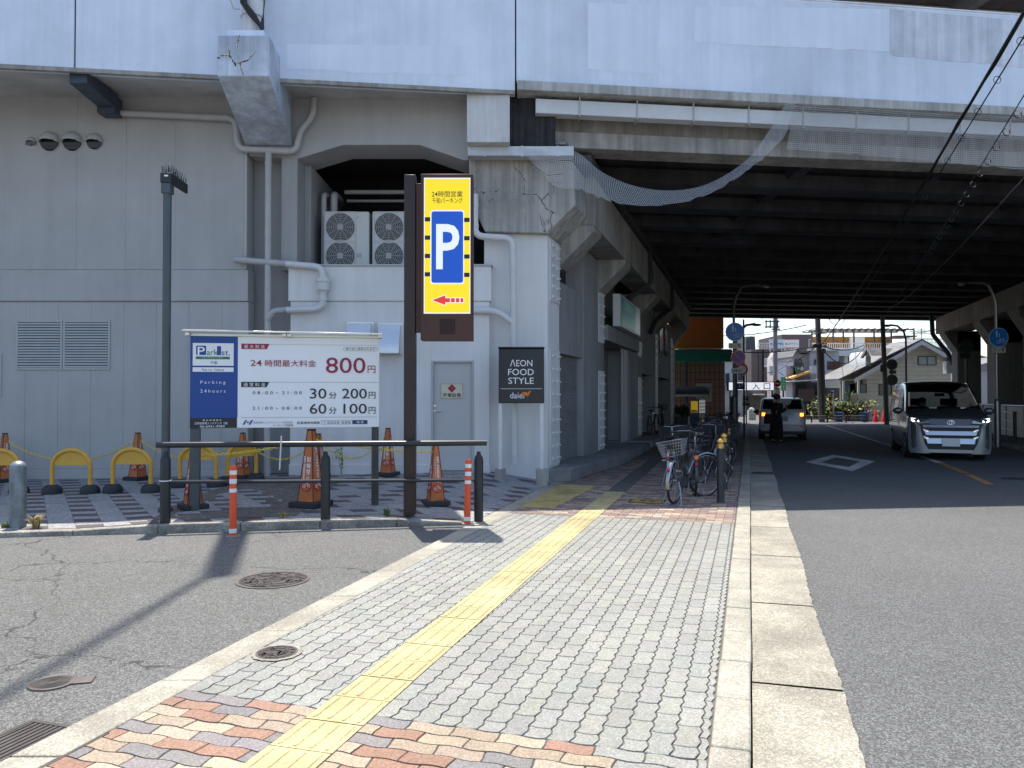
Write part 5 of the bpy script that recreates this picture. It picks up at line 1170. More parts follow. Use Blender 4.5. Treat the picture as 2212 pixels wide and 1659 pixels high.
cp = cone_proto(); first = True; tops = {}
def cone(key, u, v, rz, lab, vt=None):
    global first
    Y = hoopY(u, v); z0 = plaza_z(at(u, v, Y).x, Y); loc = (at(u, v, Y).x, Y, z0)
    sc = 1.0 if vt is None else (at(0, vt, Y).z - z0) / 0.985
    if first: o = cp; o.location = loc; o.rotation_euler = (0, 0, rz); o['label'] = lab; first = False
    else: o = copy_tree(cp, loc, rz, lab)
    o.scale = (sc,) * 3 if vt else (1, 1, 1); tops[key] = Vector(loc) + Vector((0, 0, 0.85 * sc))
cone('e', 672, 1094, R(-22), 'orange square cone behind the middle post of the railing', 926)
cone('d', 417, 1098, R(-52), 'orange square cone behind the grey post of the price board', 966)
cone('f', 941, 1090, R(-70), 'orange square cone beside the parking sign post, its chain tied to a hook', 958)
cone('a', 10, 1030, R(-40), 'orange square cone against the wall, cut by the picture edge', 935)
cone('b', 297, 1030, R(-20), 'orange square cone against the wall between two hoops and the louvre', 934)
cone('c', 524, 1026, R(-18), 'orange square cone in the wall corner beside the recessed drain pipe', 934)
cone('g', 688, 1022, R(-20), 'orange square cone against the wall, hidden behind another cone', 936)
cone('h', 838, 1020, R(-12), 'orange square cone against the pale wall beside the rusty board post', 924)
# chains
chain_y = mat('chain_yellow', (0.72, 0.56, 0.08), 0.5, var=0.1, vs=10)
def chainrun(a, b_, sag, label):
    q = MB(); L_ = (b_ - a).length; n = max(8, int(L_ * 1.03 / 0.040)); P = []
    for i in range(n + 1):
        s = i / n; P.append(a.lerp(b_, s) + Vector((0, 0, -sag * 4 * s * (1 - s))))
    for i in range(n):
        c = (P[i] + P[i + 1]) / 2; d = (P[i + 1] - P[i]).normalized(); up = Vector((0, 0, 1)) if i % 2 else d.cross(Vector((0, 0, 1))).normalized()
        T = frame(c, d, y=up); pts = [(0.027 * math.cos(k * math.pi / 4), 0.015 * math.sin(k * math.pi / 4), 0) for k in range(8)]; q.tube(pts, 0.0065, 4, True, T=T)
    tag(q.build('chain', chain_y), label, 'chain', 'yellow plastic chains between the cones')
chainrun(tops['a'], tops['b'], 0.38, 'yellow plastic chain sagging along the grey wall above the hoops')
chainrun(tops['b'], tops['c'], 0.34, 'yellow plastic chain along the wall passing behind the lamp post')
chainrun(tops['c'], tops['g'], 0.36, 'yellow plastic chain crossing the recessed drain pipe by the wall')
chainrun(tops['g'], tops['h'], 0.38, 'yellow plastic chain sagging low before the pale wall')
chainrun(tops['d'], tops['e'], 0.05, 'taut yellow plastic chain behind the railing under the price board')
chainrun(tops['e'], tops['f'], 0.04, 'taut yellow plastic chain behind the railing passing the parking sign post')

# weeds
weed_g = mat('weed_green', (0.10, 0.14, 0.03), 0.7, var=0.3, vs=20); weed_d = mat('weed_dry', (0.34, 0.27, 0.11), 0.8, var=0.3, vs=20)
def weed(u, v, z, h, n, m, label, spread=0.5):
    p = gnd(u, v, z); q = MB(); rnd = random.Random(int(u * 7 + v))
    for i in range(n):
        a = rnd.uniform(0, 6.283); l_ = h * rnd.uniform(0.45, 1); sp_ = spread * rnd.uniform(0.2, 1); b0 = Vector((p.x + rnd.uniform(-0.03, 0.03), p.y + rnd.uniform(-0.02, 0.02), z))
        d = Vector((math.cos(a), math.sin(a), 0)); s = Vector((-d.y, d.x, 0)) * 0.004 * (1 + h * 4)
        m1 = b0 + d * sp_ * l_ * 0.4 + Vector((0, 0, l_ * 0.7)); e = b0 + d * sp_ * l_ + Vector((0, 0, l_ * rnd.uniform(0.7, 1)))
        q.add([b0 - s, b0 + s, m1 + s * 0.9, m1 - s * 0.9, e], [(0, 1, 2, 3), (3, 2, 4)])
    tag(q.build('weed_plant', m, smooth=False), label, 'weed')
weed(78, 1141, 0.05, 0.19, 110, weed_d, 'clump of dry straw-coloured grass beside the steel bollard', 1.0)
weed(10, 1141, 0.05, 0.10, 30, weed_g, 'small green weed tuft at the foot of the steel bollard', 0.9)
weed(835, 1112, 0.09, 0.12, 40, weed_g, 'low green weed on the kerb next to the middle railing post', 1.0)
weed(705, 1118, 0.09, 0.13, 40, weed_g, 'yellow-green weed sprouting from the kerb under the railing', 0.9)
weed(1007, 1109, 0.05, 0.11, 36, weed_g, 'green weed at the kerb beside the end of the railing', 0.9)
weed(612, 1118, 0.09, 0.10, 40, weed_d, 'dry weed fringe on the kerb below the price board', 1.2)
# taller stalk against the pale wall
p0 = at(737, 1022, 13.7); q = MB(); rnd = random.Random(3)
for k in range(5):
    x = p0.x + rnd.uniform(-0.12, 0.12); top = Vector((x + rnd.uniform(-0.1, 0.15), 13.7, rnd.uniform(0.5, 0.95))); base = Vector((p0.x, 13.72, 0.16)); q.tube([base, base.lerp(top, 0.5) + Vector((0.02, 0, 0)), top], 0.004, 4)
    for i in range(9):
        c = base.lerp(top, rnd.uniform(0.2, 1)); a = rnd.uniform(0, 6.28); d = Vector((math.cos(a), 0.4 * math.sin(a), 0.3)) * 0.05; s = Vector((0, 0.006, 0.012)); q.poly([c, c + d * 0.5 + s, c + d, c + d * 0.5 - s])
tag(q.build('weed_plant', weed_g, smooth=False), 'spindly tall weed growing against the pale wall beside a cone', 'weed')
# ------------------------------------------------------------------ bicycles
tyre_m = mat('tyre', (0.02, 0.02, 0.021), 0.8); silver = mat('alloy', (0.33, 0.33, 0.34), 0.3, 1.0); saddle_m = mat('saddle_black', (0.02, 0.02, 0.022), 0.5)
bk_black = mat('frame_black', (0.016, 0.017, 0.02), 0.3, coat=0.5); bk_silver = mat('frame_gunmetal', (0.06, 0.075, 0.085), 0.35, 0.5); bk_blue = mat('frame_navy', (0.014, 0.025, 0.055), 0.3, coat=0.5)
bk_red = mat('frame_maroon', (0.10, 0.018, 0.022), 0.3, coat=0.5); wire_grey = mat('basket_grey', (0.26, 0.26, 0.27), 0.4, 0.5); wire_black = mat('basket_black', (0.018, 0.018, 0.02), 0.5)
refl_red = mat('reflector_red', (0.45, 0.015, 0.02), 0.25); refl_or = mat('reflector_orange', (0.75, 0.13, 0.02), 0.3, emit=0.05)
def bicycle(label, fm, loc, rz, wm=silver, bm=wire_grey, basket=True, step=True, guards=True, steer=0.0, lean=0.0, group=None, name='bicycle', stem_m=silver):
    t = thing(name, label, 'bicycle', loc, rz, group); t.rotation_euler = (0, lean, rz)
    Rw = 0.335; WB = 1.08
    def wheel(T):
        q = MB(); q.ring((0, 0, 0), Rw - 0.022, 0.010, 'X', 40, 6, T=T); q.cyl((-0.035, 0, 0), (0.035, 0, 0), 0.022, n=8, T=T)
        for k in range(18):
            a = k * 2 * math.pi / 18; q.tube([(0.025 if k % 2 else -0.025, 0.02 * math.cos(a + 0.5), 0.02 * math.sin(a + 0.5)), (0, (Rw - 0.025) * math.cos(a), (Rw - 0.025) * math.sin(a))], 0.0018, 3, T=T)
        w = q.build('wheel', wm, t, local=True); q = MB(); q.ring((0, 0, 0), Rw - 0.006, 0.019, 'X', 44, 8, T=T); q.build('tyre', tyre_m, w, local=True)
    St = Matrix.Translation((0, 0.84, 0)) @ Matrix.Rotation(steer, 4, 'Z') @ Matrix.Translation((0, -0.84, 0))
    wheel(Matrix.Translation((0, 0, Rw))); wheel(St @ Matrix.Translation((0, WB, Rw)))
    q = MB(); BB, ST, H0, H1 = (0, 0.44, 0.28), (0, 0.25, 0.74), (0, 0.90, 0.62), (0, 0.855, 0.80)
    q.tube([BB, ST], 0.017); q.tube([H0, H1], 0.021)
    if step: q.tube([H0, (0, 0.74, 0.42), (0, 0.60, 0.31), BB], 0.020); q.tube([H1, (0, 0.70, 0.55), (0, 0.52, 0.42), (0, 0.37, 0.44)], 0.016)
    else: q.tube([H0, BB], 0.020); q.tube([(0, 0.86, 0.77), (0, 0.27, 0.70)], 0.018)
    for s in (-1, 1): q.tube([BB, (s * 0.05, 0.25, 0.31), (s * 0.06, 0, Rw)], 0.010, 6); q.tube([(0, 0.27, 0.68), (s * 0.05, 0.16, 0.58), (s * 0.06, 0, Rw)], 0.009, 6)
    q.build('frame', fm, t, local=True)
    q = MB()
    for s in (-1, 1): q.tube([(0, 0.90, 0.64), (s * 0.05, 0.915, 0.60), (s * 0.052, 0.99, 0.44), (s * 0.052, WB, Rw)], 0.011, 6, T=St)
    q.build('fork', fm, t, local=True)
    q = MB(); q.tube([(0, 0.25, 0.70), (0, 0.235, 0.80)], 0.013); q.ball((0, 0.20, 0.845), 0.12, (0.75, 1.15, 0.30)); q.ball((0, 0.31, 0.84), 0.06, (0.5, 1.3, 0.4)); q.build('saddle', saddle_m, t, local=True)
    q = MB()
    if step: q.tube([(0, 0.855, 0.78), (0, 0.83, 0.93), (0, 0.86, 1.0)], 0.014, T=St); q.tube([(-0.27, 0.58, 0.985), (-0.255, 0.74, 1.01), (-0.15, 0.86, 1.02), (0, 0.87, 1.0), (0.15, 0.86, 1.02), (0.255, 0.74, 1.01), (0.27, 0.58, 0.985)], 0.011, T=St)
    else: q.tube([(0, 0.855, 0.78), (0, 0.84, 0.92), (0, 0.90, 0.95)], 0.014, T=St); q.tube([(-0.29, 0.86, 0.96), (0, 0.90, 0.95), (0.29, 0.86, 0.96)], 0.012, T=St)
    hb = q.build('handlebar', stem_m, t, local=True)
    q = MB()
    for s in (-1, 1): (q.tube([(s * 0.262, 0.68, 1.0), (s * 0.272, 0.56, 0.982)], 0.016, T=St), q.tube([(s * 0.24, 0.75, 0.99), (s * 0.20, 0.66, 0.975)], 0.006, 5, T=St)) if step else q.tube([(s * 0.2, 0.872, 0.957), (s * 0.30, 0.858, 0.96)], 0.016, T=St)
    q.build('grip', saddle_m, hb, local=True)
    q = MB(); q.cyl((-0.06, 0.44, 0.28), (0.06, 0.44, 0.28), 0.02, n=8); q.tube([(0.06, 0.44, 0.28), (0.075, 0.36, 0.14)], 0.009, 6); q.tube([(-0.06, 0.44, 0.28), (-0.075, 0.52, 0.42)], 0.009, 6)
    q.box(0.08, 0.17, 0.32, 0.40, 0.125, 0.15); q.box(-0.17, -0.08, 0.48, 0.56, 0.41, 0.435); q.build('crank', silver, t, local=True)
    if guards:
        for T, a0, a1, nm_ in ((Matrix.Translation((0, 0, Rw)), -15, 130, 'mudguard'), (St @ Matrix.Translation((0, WB, Rw)), 35, 165, 'mudguard')):
            q = MB(); n = 22; rr = Rw + 0.028; vs = []
            for i in range(n + 1):
                a = R(180 - lerp(a0, a1, i / n)) if nm_ and T[1][3] < 0.5 else R(lerp(a0 - 20, a1 + 10, i / n))
                for xx, dr in ((-0.03, -0.014), (-0.018, 0.004), (0.018, 0.004), (0.03, -0.014)): vs.append((xx, (rr + dr) * math.cos(a), (rr + dr) * math.sin(a)))
            q.add(vs, [(i * 4 + j, i * 4 + j + 1, i * 4 + j + 5, i * 4 + j + 4) for i in range(n) for j in range(3)], T); q.build(nm_, wm, t, local=True)
        q = MB(); q.plate([(0.03, 0.05, 0.30), (0.03, 0.10, 0.40), (0.03, 0.40, 0.36), (0.03, 0.50, 0.30), (0.03, 0.46, 0.21), (0.03, 0.10, 0.25)], (0.03, 0, 0)); q.build('chain_case', fm, t, local=True)
        q = MB()
        for x in (-0.06, -0.03, 0.03, 0.06): q.tube([(x, 0.16, 0.70), (x, -0.22, 0.70)], 0.005, 5)
        for y in (0.16, 0.0, -0.22): q.tube([(-0.065, y, 0.70), (0.065, y, 0.70)], 0.006, 5)
        for s in (-1, 1): q.tube([(s * 0.06, -0.16, 0.70), (s * 0.075, 0, Rw)], 0.005, 5)
        q.build('rear_rack', silver, t, local=True)
        q = MB(); q.lathe([(0.02, 0), (0.026, 0.006), (0.022, 0.016)], 12, Matrix.Translation((0, -0.345, 0.52)) @ Matrix.Rotation(R(75), 4, 'X')); q.build('tail_reflector', refl_red, t, local=True)
    q = MB(); 
    for s in (-1, 1): q.tube([(s * 0.05, 0, Rw), (s * 0.10, -0.04, 0.18), (s * 0.14, -0.10, 0.0)], 0.007, 5)
    q.tube([(-0.14, -0.10, 0.006), (0.14, -0.10, 0.006)], 0.006, 5)
    q.build('stand', silver, t, local=True)
    if basket:
        q = MB(); y0, y1, z0, z1 = 0.94, 1.20, 0.76, 0.98; b_, tp = 0.14, 0.19; Sb = Matrix.Translation((-0.02, -1.14, -0.055)) @ Matrix.Translation((0, 1.05, 0.77)) @ Matrix.Rotation(R(-14), 4, 'Y') @ Matrix.Translation((0, -1.05, -0.77)) if basket == 'rear' else St
        def bp(s, f, k): # corner ring at height fraction f
            w = lerp(b_, tp, f); a = lerp(y0 + 0.03, y0, f); c = lerp(y1 - 0.06, y1 + 0.03, f); z = lerp(z0, z1, f); return [(-w, a, z), (w, a, z), (w, c, z), (-w, c, z)]
        for f in (0, 0.2, 0.4, 0.6, 0.8, 1): r_ = bp(0, f, 0); q.tube(r_, 0.007 if f == 1 else 0.0035, 5, True, T=Sb)
        for e in range(4):
            A, B_, C_, D_ = bp(0, 0, 0)[e], bp(0, 0, 0)[(e + 1) % 4], bp(0, 1, 0)[e], bp(0, 1, 0)[(e + 1) % 4]
            for k in range(9): q.tube([tuple(lerp(A[j], B_[j], k / 9) for j in range(3)), tuple(lerp(C_[j], D_[j], k / 9) for j in range(3))], 0.003, 4, T=Sb)
        for k in range(1, 7): q.tube([(lerp(-b_, b_, k / 7), y0 + 0.03, z0), (lerp(-b_, b_, k / 7), y1 - 0.06, z0)], 0.003, 4, T=Sb)
        q.tube([(0, 0.86, 0.74), (0, 0.94, 0.80)], 0.010, T=Sb) if basket != 'rear' else None; [q.tube([(sg * 0.1, 1.06, z0), (sg * 0.055, WB, Rw + 0.02)], 0.005, 5, T=Sb) for sg in (-1, 1) if basket != 'rear']
        q.build('basket', bm, t, local=True)
        q = MB(); q.lathe([(0.02, -0.05), (0.035, 0), (0.03, 0.02)], 12, St @ Matrix.Translation((0.09, 1.13, 0.62)) @ Matrix.Rotation(R(-90), 4, 'X')); q.build('lamp', wire_black, t, local=True)
    return t
gp = gnd(1466, 1094, 0.0)
near = bicycle('gunmetal city bicycle with wire rear basket, its rear wheel towards the sunlit pavers', bk_silver, (gp.x, gp.y + 0.30, 0.002), -R(31), steer=-0.55, lean=0.06, basket='rear')
# things lying in its basket
b_ = chain(near) @ Vector((0, -0.08, 0.80)); q = MB(); q.ball(b_ + Vector((-0.02, 0, 0.05)), 0.13, (1.1, 0.8, 0.55), 10, 6)
q.tube([b_ + Vector((-0.10, -0.05, 0.10)), b_ + Vector((0, -0.1, 0.18)), b_ + Vector((0.10, -0.05, 0.10))], 0.008, 5); tag(q.build('basket_bag', saddle_m), 'black bag lying in the wire basket of the gunmetal city bicycle', 'bag')
second = bicycle('dark navy city bicycle standing two places behind the gunmetal one', bk_blue, (gp.x + 0.38, 13.4, 0.002), -R(16), steer=0.3, lean=-0.04, bm=wire_black)
dull = mat('alloy_dull', (0.10, 0.10, 0.105), 0.45, 0.7)
third = bicycle('black commuter bicycle with an orange rear reflector just behind the gunmetal one', bk_black, (gp.x + 0.52, 12.25, 0.002), -R(8), bm=wire_black, stem_m=wire_black, steer=0.2, wm=dull)
q = MB(); q.lathe([(0.03, 0), (0.035, 0.008), (0.03, 0.014)], 12, Matrix.Translation((0, -0.30, 0.62)) @ Matrix.Rotation(R(80), 4, 'X')); q.build('reflector', refl_or, third, local=True)
row_labels = ['black shopping bicycle third from the gold-capped bollard in the shaded kerbside row', 'dark bicycle with a high black basket in the middle of the kerbside row', 'maroon bicycle parked slantwise before the lamp and sign pole', 'black bicycle leaning by the lamp and sign pole under the bridge', 'silver framed bicycle beyond the sign pole in the kerbside row', 'black bicycle squeezed between the maroon one and the sign pole', 'dark city bicycle just ahead of the lamp and sign pole', 'black bicycle behind the lamp and sign pole with its basket towards the road', 'navy bicycle wedged among black ones past the sign pole', 'black bicycle near the vending machine end of the kerbside row', 'navy bicycle near the sunlit end of the kerbside row', 'black basket bicycle last of the kerbside row before the vending machine']
protos = [third, second]
mk = bicycle('x', bk_red, (0, 0, 0), 0, bm=wire_black, wm=dull, stem_m=dull)
for i, (Y, a, lab) in enumerate(zip((13.9, 14.5, 15.1, 15.6, 16.5, 17.4, 18.4, 19.4, 20.5, 21.7, 23.2, 25.5), (-0.62, -0.80, -0.66, -0.78, -0.62, -0.80, -0.68, -0.75, -0.65, -0.80, -0.75, -0.7), row_labels)):
    p = sx((a - 0.22) / 0.9555, Y, 0.0); rz = R(random.choice((-38, -30, -44, 140, -35)))
    if i == 2: mk.location = p; mk.rotation_euler = (0, 0.05, rz); mk['label'] = lab; mk['group'] = 'bicycles parked along the shaded kerb'
    else: copy_tree((third, second, third, mk)[i % 4] if i != 7 else near, p, rz, lab, 'bicycles parked along the shaded kerb')
gb = bicycle('black sports bicycle without basket leaning in the third bay of the side row', bk_black, sx(A0 + 0.15, 27.3, 0.21), -R(24), basket=False, step=False, guards=False, wm=wire_black, stem_m=wire_black)
copy_tree(third, sx(A0 + 0.1, 32.0, 0.21), R(165), 'black basket bicycle parked in the farthest bay of the side row')

# bollards with gold caps and wavy chrome bars
gold = mat('brass_cap', (0.62, 0.42, 0.13), 0.32, 0.9, var=0.15, vs=14)
def gold_bollard():
    t = thing('gold_cap_bollard', 'x', 'bollard', (0, 0, 0), 0, 'black bollards with gold caps along the street kerb')
    q = MB(); q.lathe([(0.062, 0), (0.055, 0.03), (0.055, 0.80)], 18); q.build('post', post_dark, t, local=True)
    q = MB(); q.lathe([(0.056, 0.802), (0.058, 0.86), (0.040, 0.875), (0.058, 0.895), (0.056, 0.92), (0.035, 0.945), (0.004, 0.955)], 18); q.build('cap', gold, t, local=True); return t
gbp = gold_bollard(); labs = ['gold-capped black bollard standing right by the gunmetal city bicycle', 'gold-capped black bollard second along the kerb, duller cap', 'gold-capped bollard third along the kerb among parked bicycles', 'gold-capped bollard fourth along the kerb among parked bicycles', 'gold-capped bollard by the foot of the lamp and sign pole']
bpos = [sx(-0.44, 11.45), sx(-0.44, 13.0), sx(-0.44, 15.4)]
gbp.location = bpos[0]; gbp['label'] = labs[0]
for p, l in zip(bpos[1:], labs[1:]): copy_tree(gbp, p, 0, l)
for i, (a, b2) in enumerate(((bpos[0], bpos[1]), (bpos[1], bpos[2]))):
    q = MB()
    for z in (0.30, 0.62):
        pts = []
        for k in range(25):
            s = k / 24; pts.append(a.lerp(b2, s) + ND * (0.075 + 0.055 * math.sin(s * math.pi * 3)) + Vector((0, 0, z + 0.05 * math.sin(s * math.pi * 5))))
        q.tube(pts, 0.014, 8)
    tag(q.build('wavy_guard_bar', chrome), ('pair of wavy chrome bars between the first two gold-capped bollards', 'pair of wavy chrome bars between second and third gold-capped bollards', 'pair of wavy chrome bars between third and fourth gold-capped bollards')[i], 'guard bar', 'wavy chrome guard bars')

# ------------------------------------------------------------------ cars
glass_d = mat('car_glass', (0.010, 0.012, 0.016), 0.06, spec=0.6, coat=0.3); black_pl = mat('black_plastic', (0.014, 0.014, 0.016), 0.5)
def sect(W, zb, zt, belt, tum):
    def w(z): return W * (1 - tum * max(0.0, (z - belt) / (1.9 - belt)) ** 1.25)
    pts = [(0, zb), (W * 0.88, zb), (W * 0.965, zb + 0.06), (W * 0.995, zb + 0.16)]
    for f in (0.25, 0.45, 0.62, 0.78, 0.90, 0.97): z = lerp(zb + 0.16, zt - 0.05, f); pts.append((w(z), z))
    e = w(zt - 0.03); pts += [(e - 0.02, zt - 0.03), (e - 0.07, zt - 0.005), (e - 0.16, zt + 0.006), (e * 0.4, zt + 0.022), (0, zt + 0.026)]
    return pts, w
def carbody(t, st, belt, tum, m, hole=None, open_end=None):
    rows = [[(x, y, z) for x, z in sect(W, zb, zt, belt, tum)[0]] for y, W, zb, zt in st]; n = len(rows[0]); q = MB()
    for sgn in (1, -1):
        vs = [(sgn * p[0], p[1], p[2]) for r_ in rows for p in r_]; fs = []
        for i in range(len(rows) - 1):
            for j in range(n - 1):
                if hole and i == hole and j >= 11: continue
                f = (i * n + j, (i + 1) * n + j, (i + 1) * n + j + 1, i * n + j + 1); fs.append(f if sgn < 0 else f[::-1])
        k = (len(rows) - 1) * n; fs.append(tuple(range(n)) if sgn < 0 else tuple(reversed(range(n)))); lo = [a for a in range(n) if rows[-1][a][2] <= (open_end or 9)]; lo = [k + a for a in lo]
        if open_end: vs.append((0, rows[-1][0][1], rows[-1][lo[-1] - k][2])); lo.append(len(vs) - 1)
        fs.append(tuple(reversed(lo)) if sgn < 0 else tuple(lo))
        q.add(vs, fs)
    o = q.build('body', m, t, local=True, ang=32); return o
def at_st(st, y):
    for a, b_ in zip(st, st[1:]):
        if a[0] <= y <= b_[0]: f = (y - a[0]) / (b_[0] - a[0]); return tuple(lerp(a[i], b_[i], f) for i in range(4))
    return st[-1] if y > st[-1][0] else st[0]
def side_glass(t, st, belt, tum, y0, y1, z0, z1, name='side_window', slant0=0.0, slant1=0.0, m=None):
    for sgn in (-1, 1):
        q = MB(); n = 4; vs = []
        for i in range(n + 1):
            f = i / n; z = lerp(z0, z1, f); a, b_ = y0 + slant0 * f, y1 - slant1 * f
            for y in (a, b_): W, zb, zt = at_st(st, y)[1:]; x = W * (1 - tum * max(0.0, (z - belt) / (1.9 - belt)) ** 1.25) + 0.006; vs.append((sgn * x, y, z))
        q.add(vs, [(2 * i, 2 * i + 1, 2 * i + 3, 2 * i + 2) for i in range(n)]); q.build(name, m or glass_d, t, local=True)
def wheels(t, ys, x, r_):
    for y in ys:
        for s in (-1, 1):
            T = Matrix.Translation((s * x, y, r_)) @ Matrix.Rotation(R(90), 4, 'Y'); q = MB(); q.lathe([(r_ * 0.66, -0.10), (r_ * 0.95, -0.105), (r_, -0.08), (r_, 0.08), (r_ * 0.95, 0.105), (r_ * 0.66, 0.10)], 28, T); w = q.build('wheel', tyre_m, t, local=True)
            q = MB(); q.cyl((s * 0.0 + (s * (x + 0.085)), y, r_), (s * (x + 0.108), y, r_), r_ * 0.64, n=20)
            q.mi = 1
            for k in range(5): a = k * 2 * math.pi / 5; q.box(s * (x + 0.107), s * (x + 0.114), y + r_ * 0.38 * math.cos(a) - 0.03, y + r_ * 0.38 * math.cos(a) + 0.03, r_ + r_ * 0.38 * math.sin(a) - 0.04, r_ + r_ * 0.38 * math.sin(a) + 0.04)
            q.build('rim', [mat('rim_grey', (0.30, 0.31, 0.32), 0.3, 0.8), black_pl], w, local=True)
van_paint = mat('van_silver', (0.36, 0.37, 0.39), 0.30, 0.55, var=0.03, vs=2, coat=0.8); see_glass = bpy.data.materials.new('windscreen_glass'); see_glass.use_nodes = True; nt = see_glass.node_tree; o_ = nt.nodes['Material Output']; tb = nt.nodes.new('ShaderNodeBsdfTransparent'); tb.inputs[0].default_value = (0.20, 0.22, 0.23, 1); gb_ = nt.nodes.new('ShaderNodeBsdfGlossy'); gb_.inputs['Roughness'].default_value = 0.03; fr_ = nt.nodes.new('ShaderNodeFresnel'); fr_.inputs[0].default_value = 1.45; ms = nt.nodes.new('ShaderNodeMixShader'); nt.links.new(fr_.outputs[0], ms.inputs[0]); nt.links.new(tb.outputs[0], ms.inputs[1]); nt.links.new(gb_.outputs[0], ms.inputs[2]); nt.links.new(ms.outputs[0], o_.inputs['Surface'])
van_dark = mat('van_dark', (0.10, 0.105, 0.115), 0.22, 0.5, coat=0.9)
VX = (2052 - 1106) / F
t = van = thing('minivan', 'silver grey minivan with headlights on, driving towards the viewer under the bridge', 'minivan', (VX * 19.4, 19.4, ROADZ), -R(20.5)); van.scale = (1.07, 1.07, 1.07)
st = [(0.0, 0.72, 0.20, 0.92), (0.05, 0.80, 0.17, 0.97), (0.16, 0.85, 0.17, 1.02), (0.38, 0.865, 0.17, 1.10), (0.86, 0.865, 0.17, 1.20), (1.72, 0.865, 0.17, 1.80), (2.1, 0.865, 0.17, 1.88), (3.2, 0.865, 0.17, 1.90), (4.2, 0.865, 0.17, 1.88), (4.55, 0.85, 0.19, 1.80), (4.68, 0.80, 0.22, 1.62)]
carbody(t, st, 1.05, 0.17, van_dark, 4, 1.12)
def topw(y): W, zb, zt = at_st(st, y)[1:]; return W * (1 - 0.17 * max(0.0, (zt - 0.03 - 1.05) / 0.85) ** 1.25), zt
q = MB(); y0, y1 = 0.88, 1.70; (wa, za), (wb_, zb_) = topw(y0), topw(y1)
q.poly([(-wa + 0.10, y0, za + 0.030), (wa - 0.10, y0, za + 0.030), (wb_ - 0.11, y1, zb_ + 0.030), (-wb_ + 0.11, y1, zb_ + 0.030)]); q.build('windscreen', see_glass, t, local=True)
side_glass(t, st, 1.05, 0.17, 1.35, 2.25, 1.12, 1.68, slant0=0.42); side_glass(t, st, 1.05, 0.17, 2.32, 3.3, 1.12, 1.70); side_glass(t, st, 1.05, 0.17, 3.36, 4.35, 1.12, 1.68, slant1=0.12)
# nose: bumper corners, bars, plate, lamps
Tf = frame(Vector((0, -0.012, 0)), (1, 0, 0), y=(0, 0, 1))
q = MB(); 
for s in (-1, 1):
    nz, nx_ = 9, 7; vs = []
    for i in range(nz + 1):
        z = lerp(0.17, 0.90, i / nz); xi = pl(z, [(0.17, 0.44), (0.27, 0.47), (0.42, 0.555), (0.62, 0.61), (0.82, 0.66), (0.90, 0.72)]); xo = pl(z, [(0.17, 0.83), (0.28, 0.862), (0.6, 0.868), (0.90, 0.862)])
        for j in range(nx_ + 1):
            x = lerp(xi, xo, j / nx_); y = -0.062 + 0.20 * max(0.0, (x - 0.5) / 0.37) ** 2.2 + 0.02 * abs(z - 0.5); vs.append((s * x, y, z))
    fs = [(i * (nx_ + 1) + j, i * (nx_ + 1) + j + 1, (i + 1) * (nx_ + 1) + j + 1, (i + 1) * (nx_ + 1) + j) for i in range(nz) for j in range(nx_)]; k = len(vs)
    q.add(vs + [(p[0], p[1] + 0.08, p[2]) for p in vs], [f if s > 0 else f[::-1] for f in fs] + [tuple(reversed(tuple(a + k for a in f))) if s > 0 else tuple(a + k for a in f) for f in fs] + [(i * (nx_ + 1), (i + 1) * (nx_ + 1), (i + 1) * (nx_ + 1) + k, i * (nx_ + 1) + k) for i in range(nz)])
q.box(-0.46, 0.46, -0.045, 0.06, 0.19, 0.265); q.build('bumper', van_paint, t, local=True)
q = MB(); q.plate([(-0.80, -0.018, 0.99), (0.80, -0.018, 0.99), (0.62, -0.03, 0.80), (0.50, -0.03, 0.27), (-0.50, -0.03, 0.27), (-0.62, -0.03, 0.80)], (0, 0.10, 0)); gr = q.build('grille', black_pl, t, local=True, bevel=0.006)
q = MB()
for z0, z1, hw in ((0.785, 0.845, 0.60), (0.60, 0.705, 0.555), (0.40, 0.535, 0.52)): q.plate([(-hw, -0.04, z1), (hw, -0.04, z1), (hw - 0.03, -0.075, z0), (-hw + 0.03, -0.075, z0)], (0, 0.06, 0))
q.build('grille_bar', mat('bar_silver', (0.62, 0.63, 0.65), 0.28, 0.7), gr, local=True, bevel=0.008)
q = MB()
for s in (-1, 1):
    for z in (0.72, 0.555): q.plate([(s * 0.58, -0.048, z + 0.035), (s * 0.46, -0.062, z - 0.01), (s * 0.48, -0.062, z - 0.045), (s * 0.56, -0.05, z - 0.02)], (0, 0.02, 0))
q.build('chrome_tip', chrome, gr, local=True)
q = MB(); q.plate([(-0.45, -0.02, 0.985), (0.45, -0.02, 0.985), (0.42, -0.034, 0.86), (0.10, -0.04, 0.83), (-0.10, -0.04, 0.83), (-0.42, -0.034, 0.86)], (0, 0.02, 0)); q.build('emblem_panel', mat('panel_navy', (0.008, 0.012, 0.045), 0.2, coat=0.5), t, local=True)
q = MB(); Te = frame(Vector((0, -0.05, 0.905)), (1, 0, 0), y=(0, 0, 1))
for sxx, syy, oy in ((0.078, 0.05, 0), (0.028, 0.048, 0.0), (0.052, 0.018, 0.024)): q.tube([(sxx * math.cos(a), oy + syy * math.sin(a), 0) for a in [i * math.pi / 10 for i in range(20)]], 0.006, 5, True, T=Te)
q.build('emblem', chrome, t, local=True)
q = MB(); q.box(-0.185, 0.185, -0.092, -0.075, 0.345, 0.525); q.build('number_plate', mat('plate_white', (0.66, 0.66, 0.66), 0.5), t, local=True, bevel=0.004)
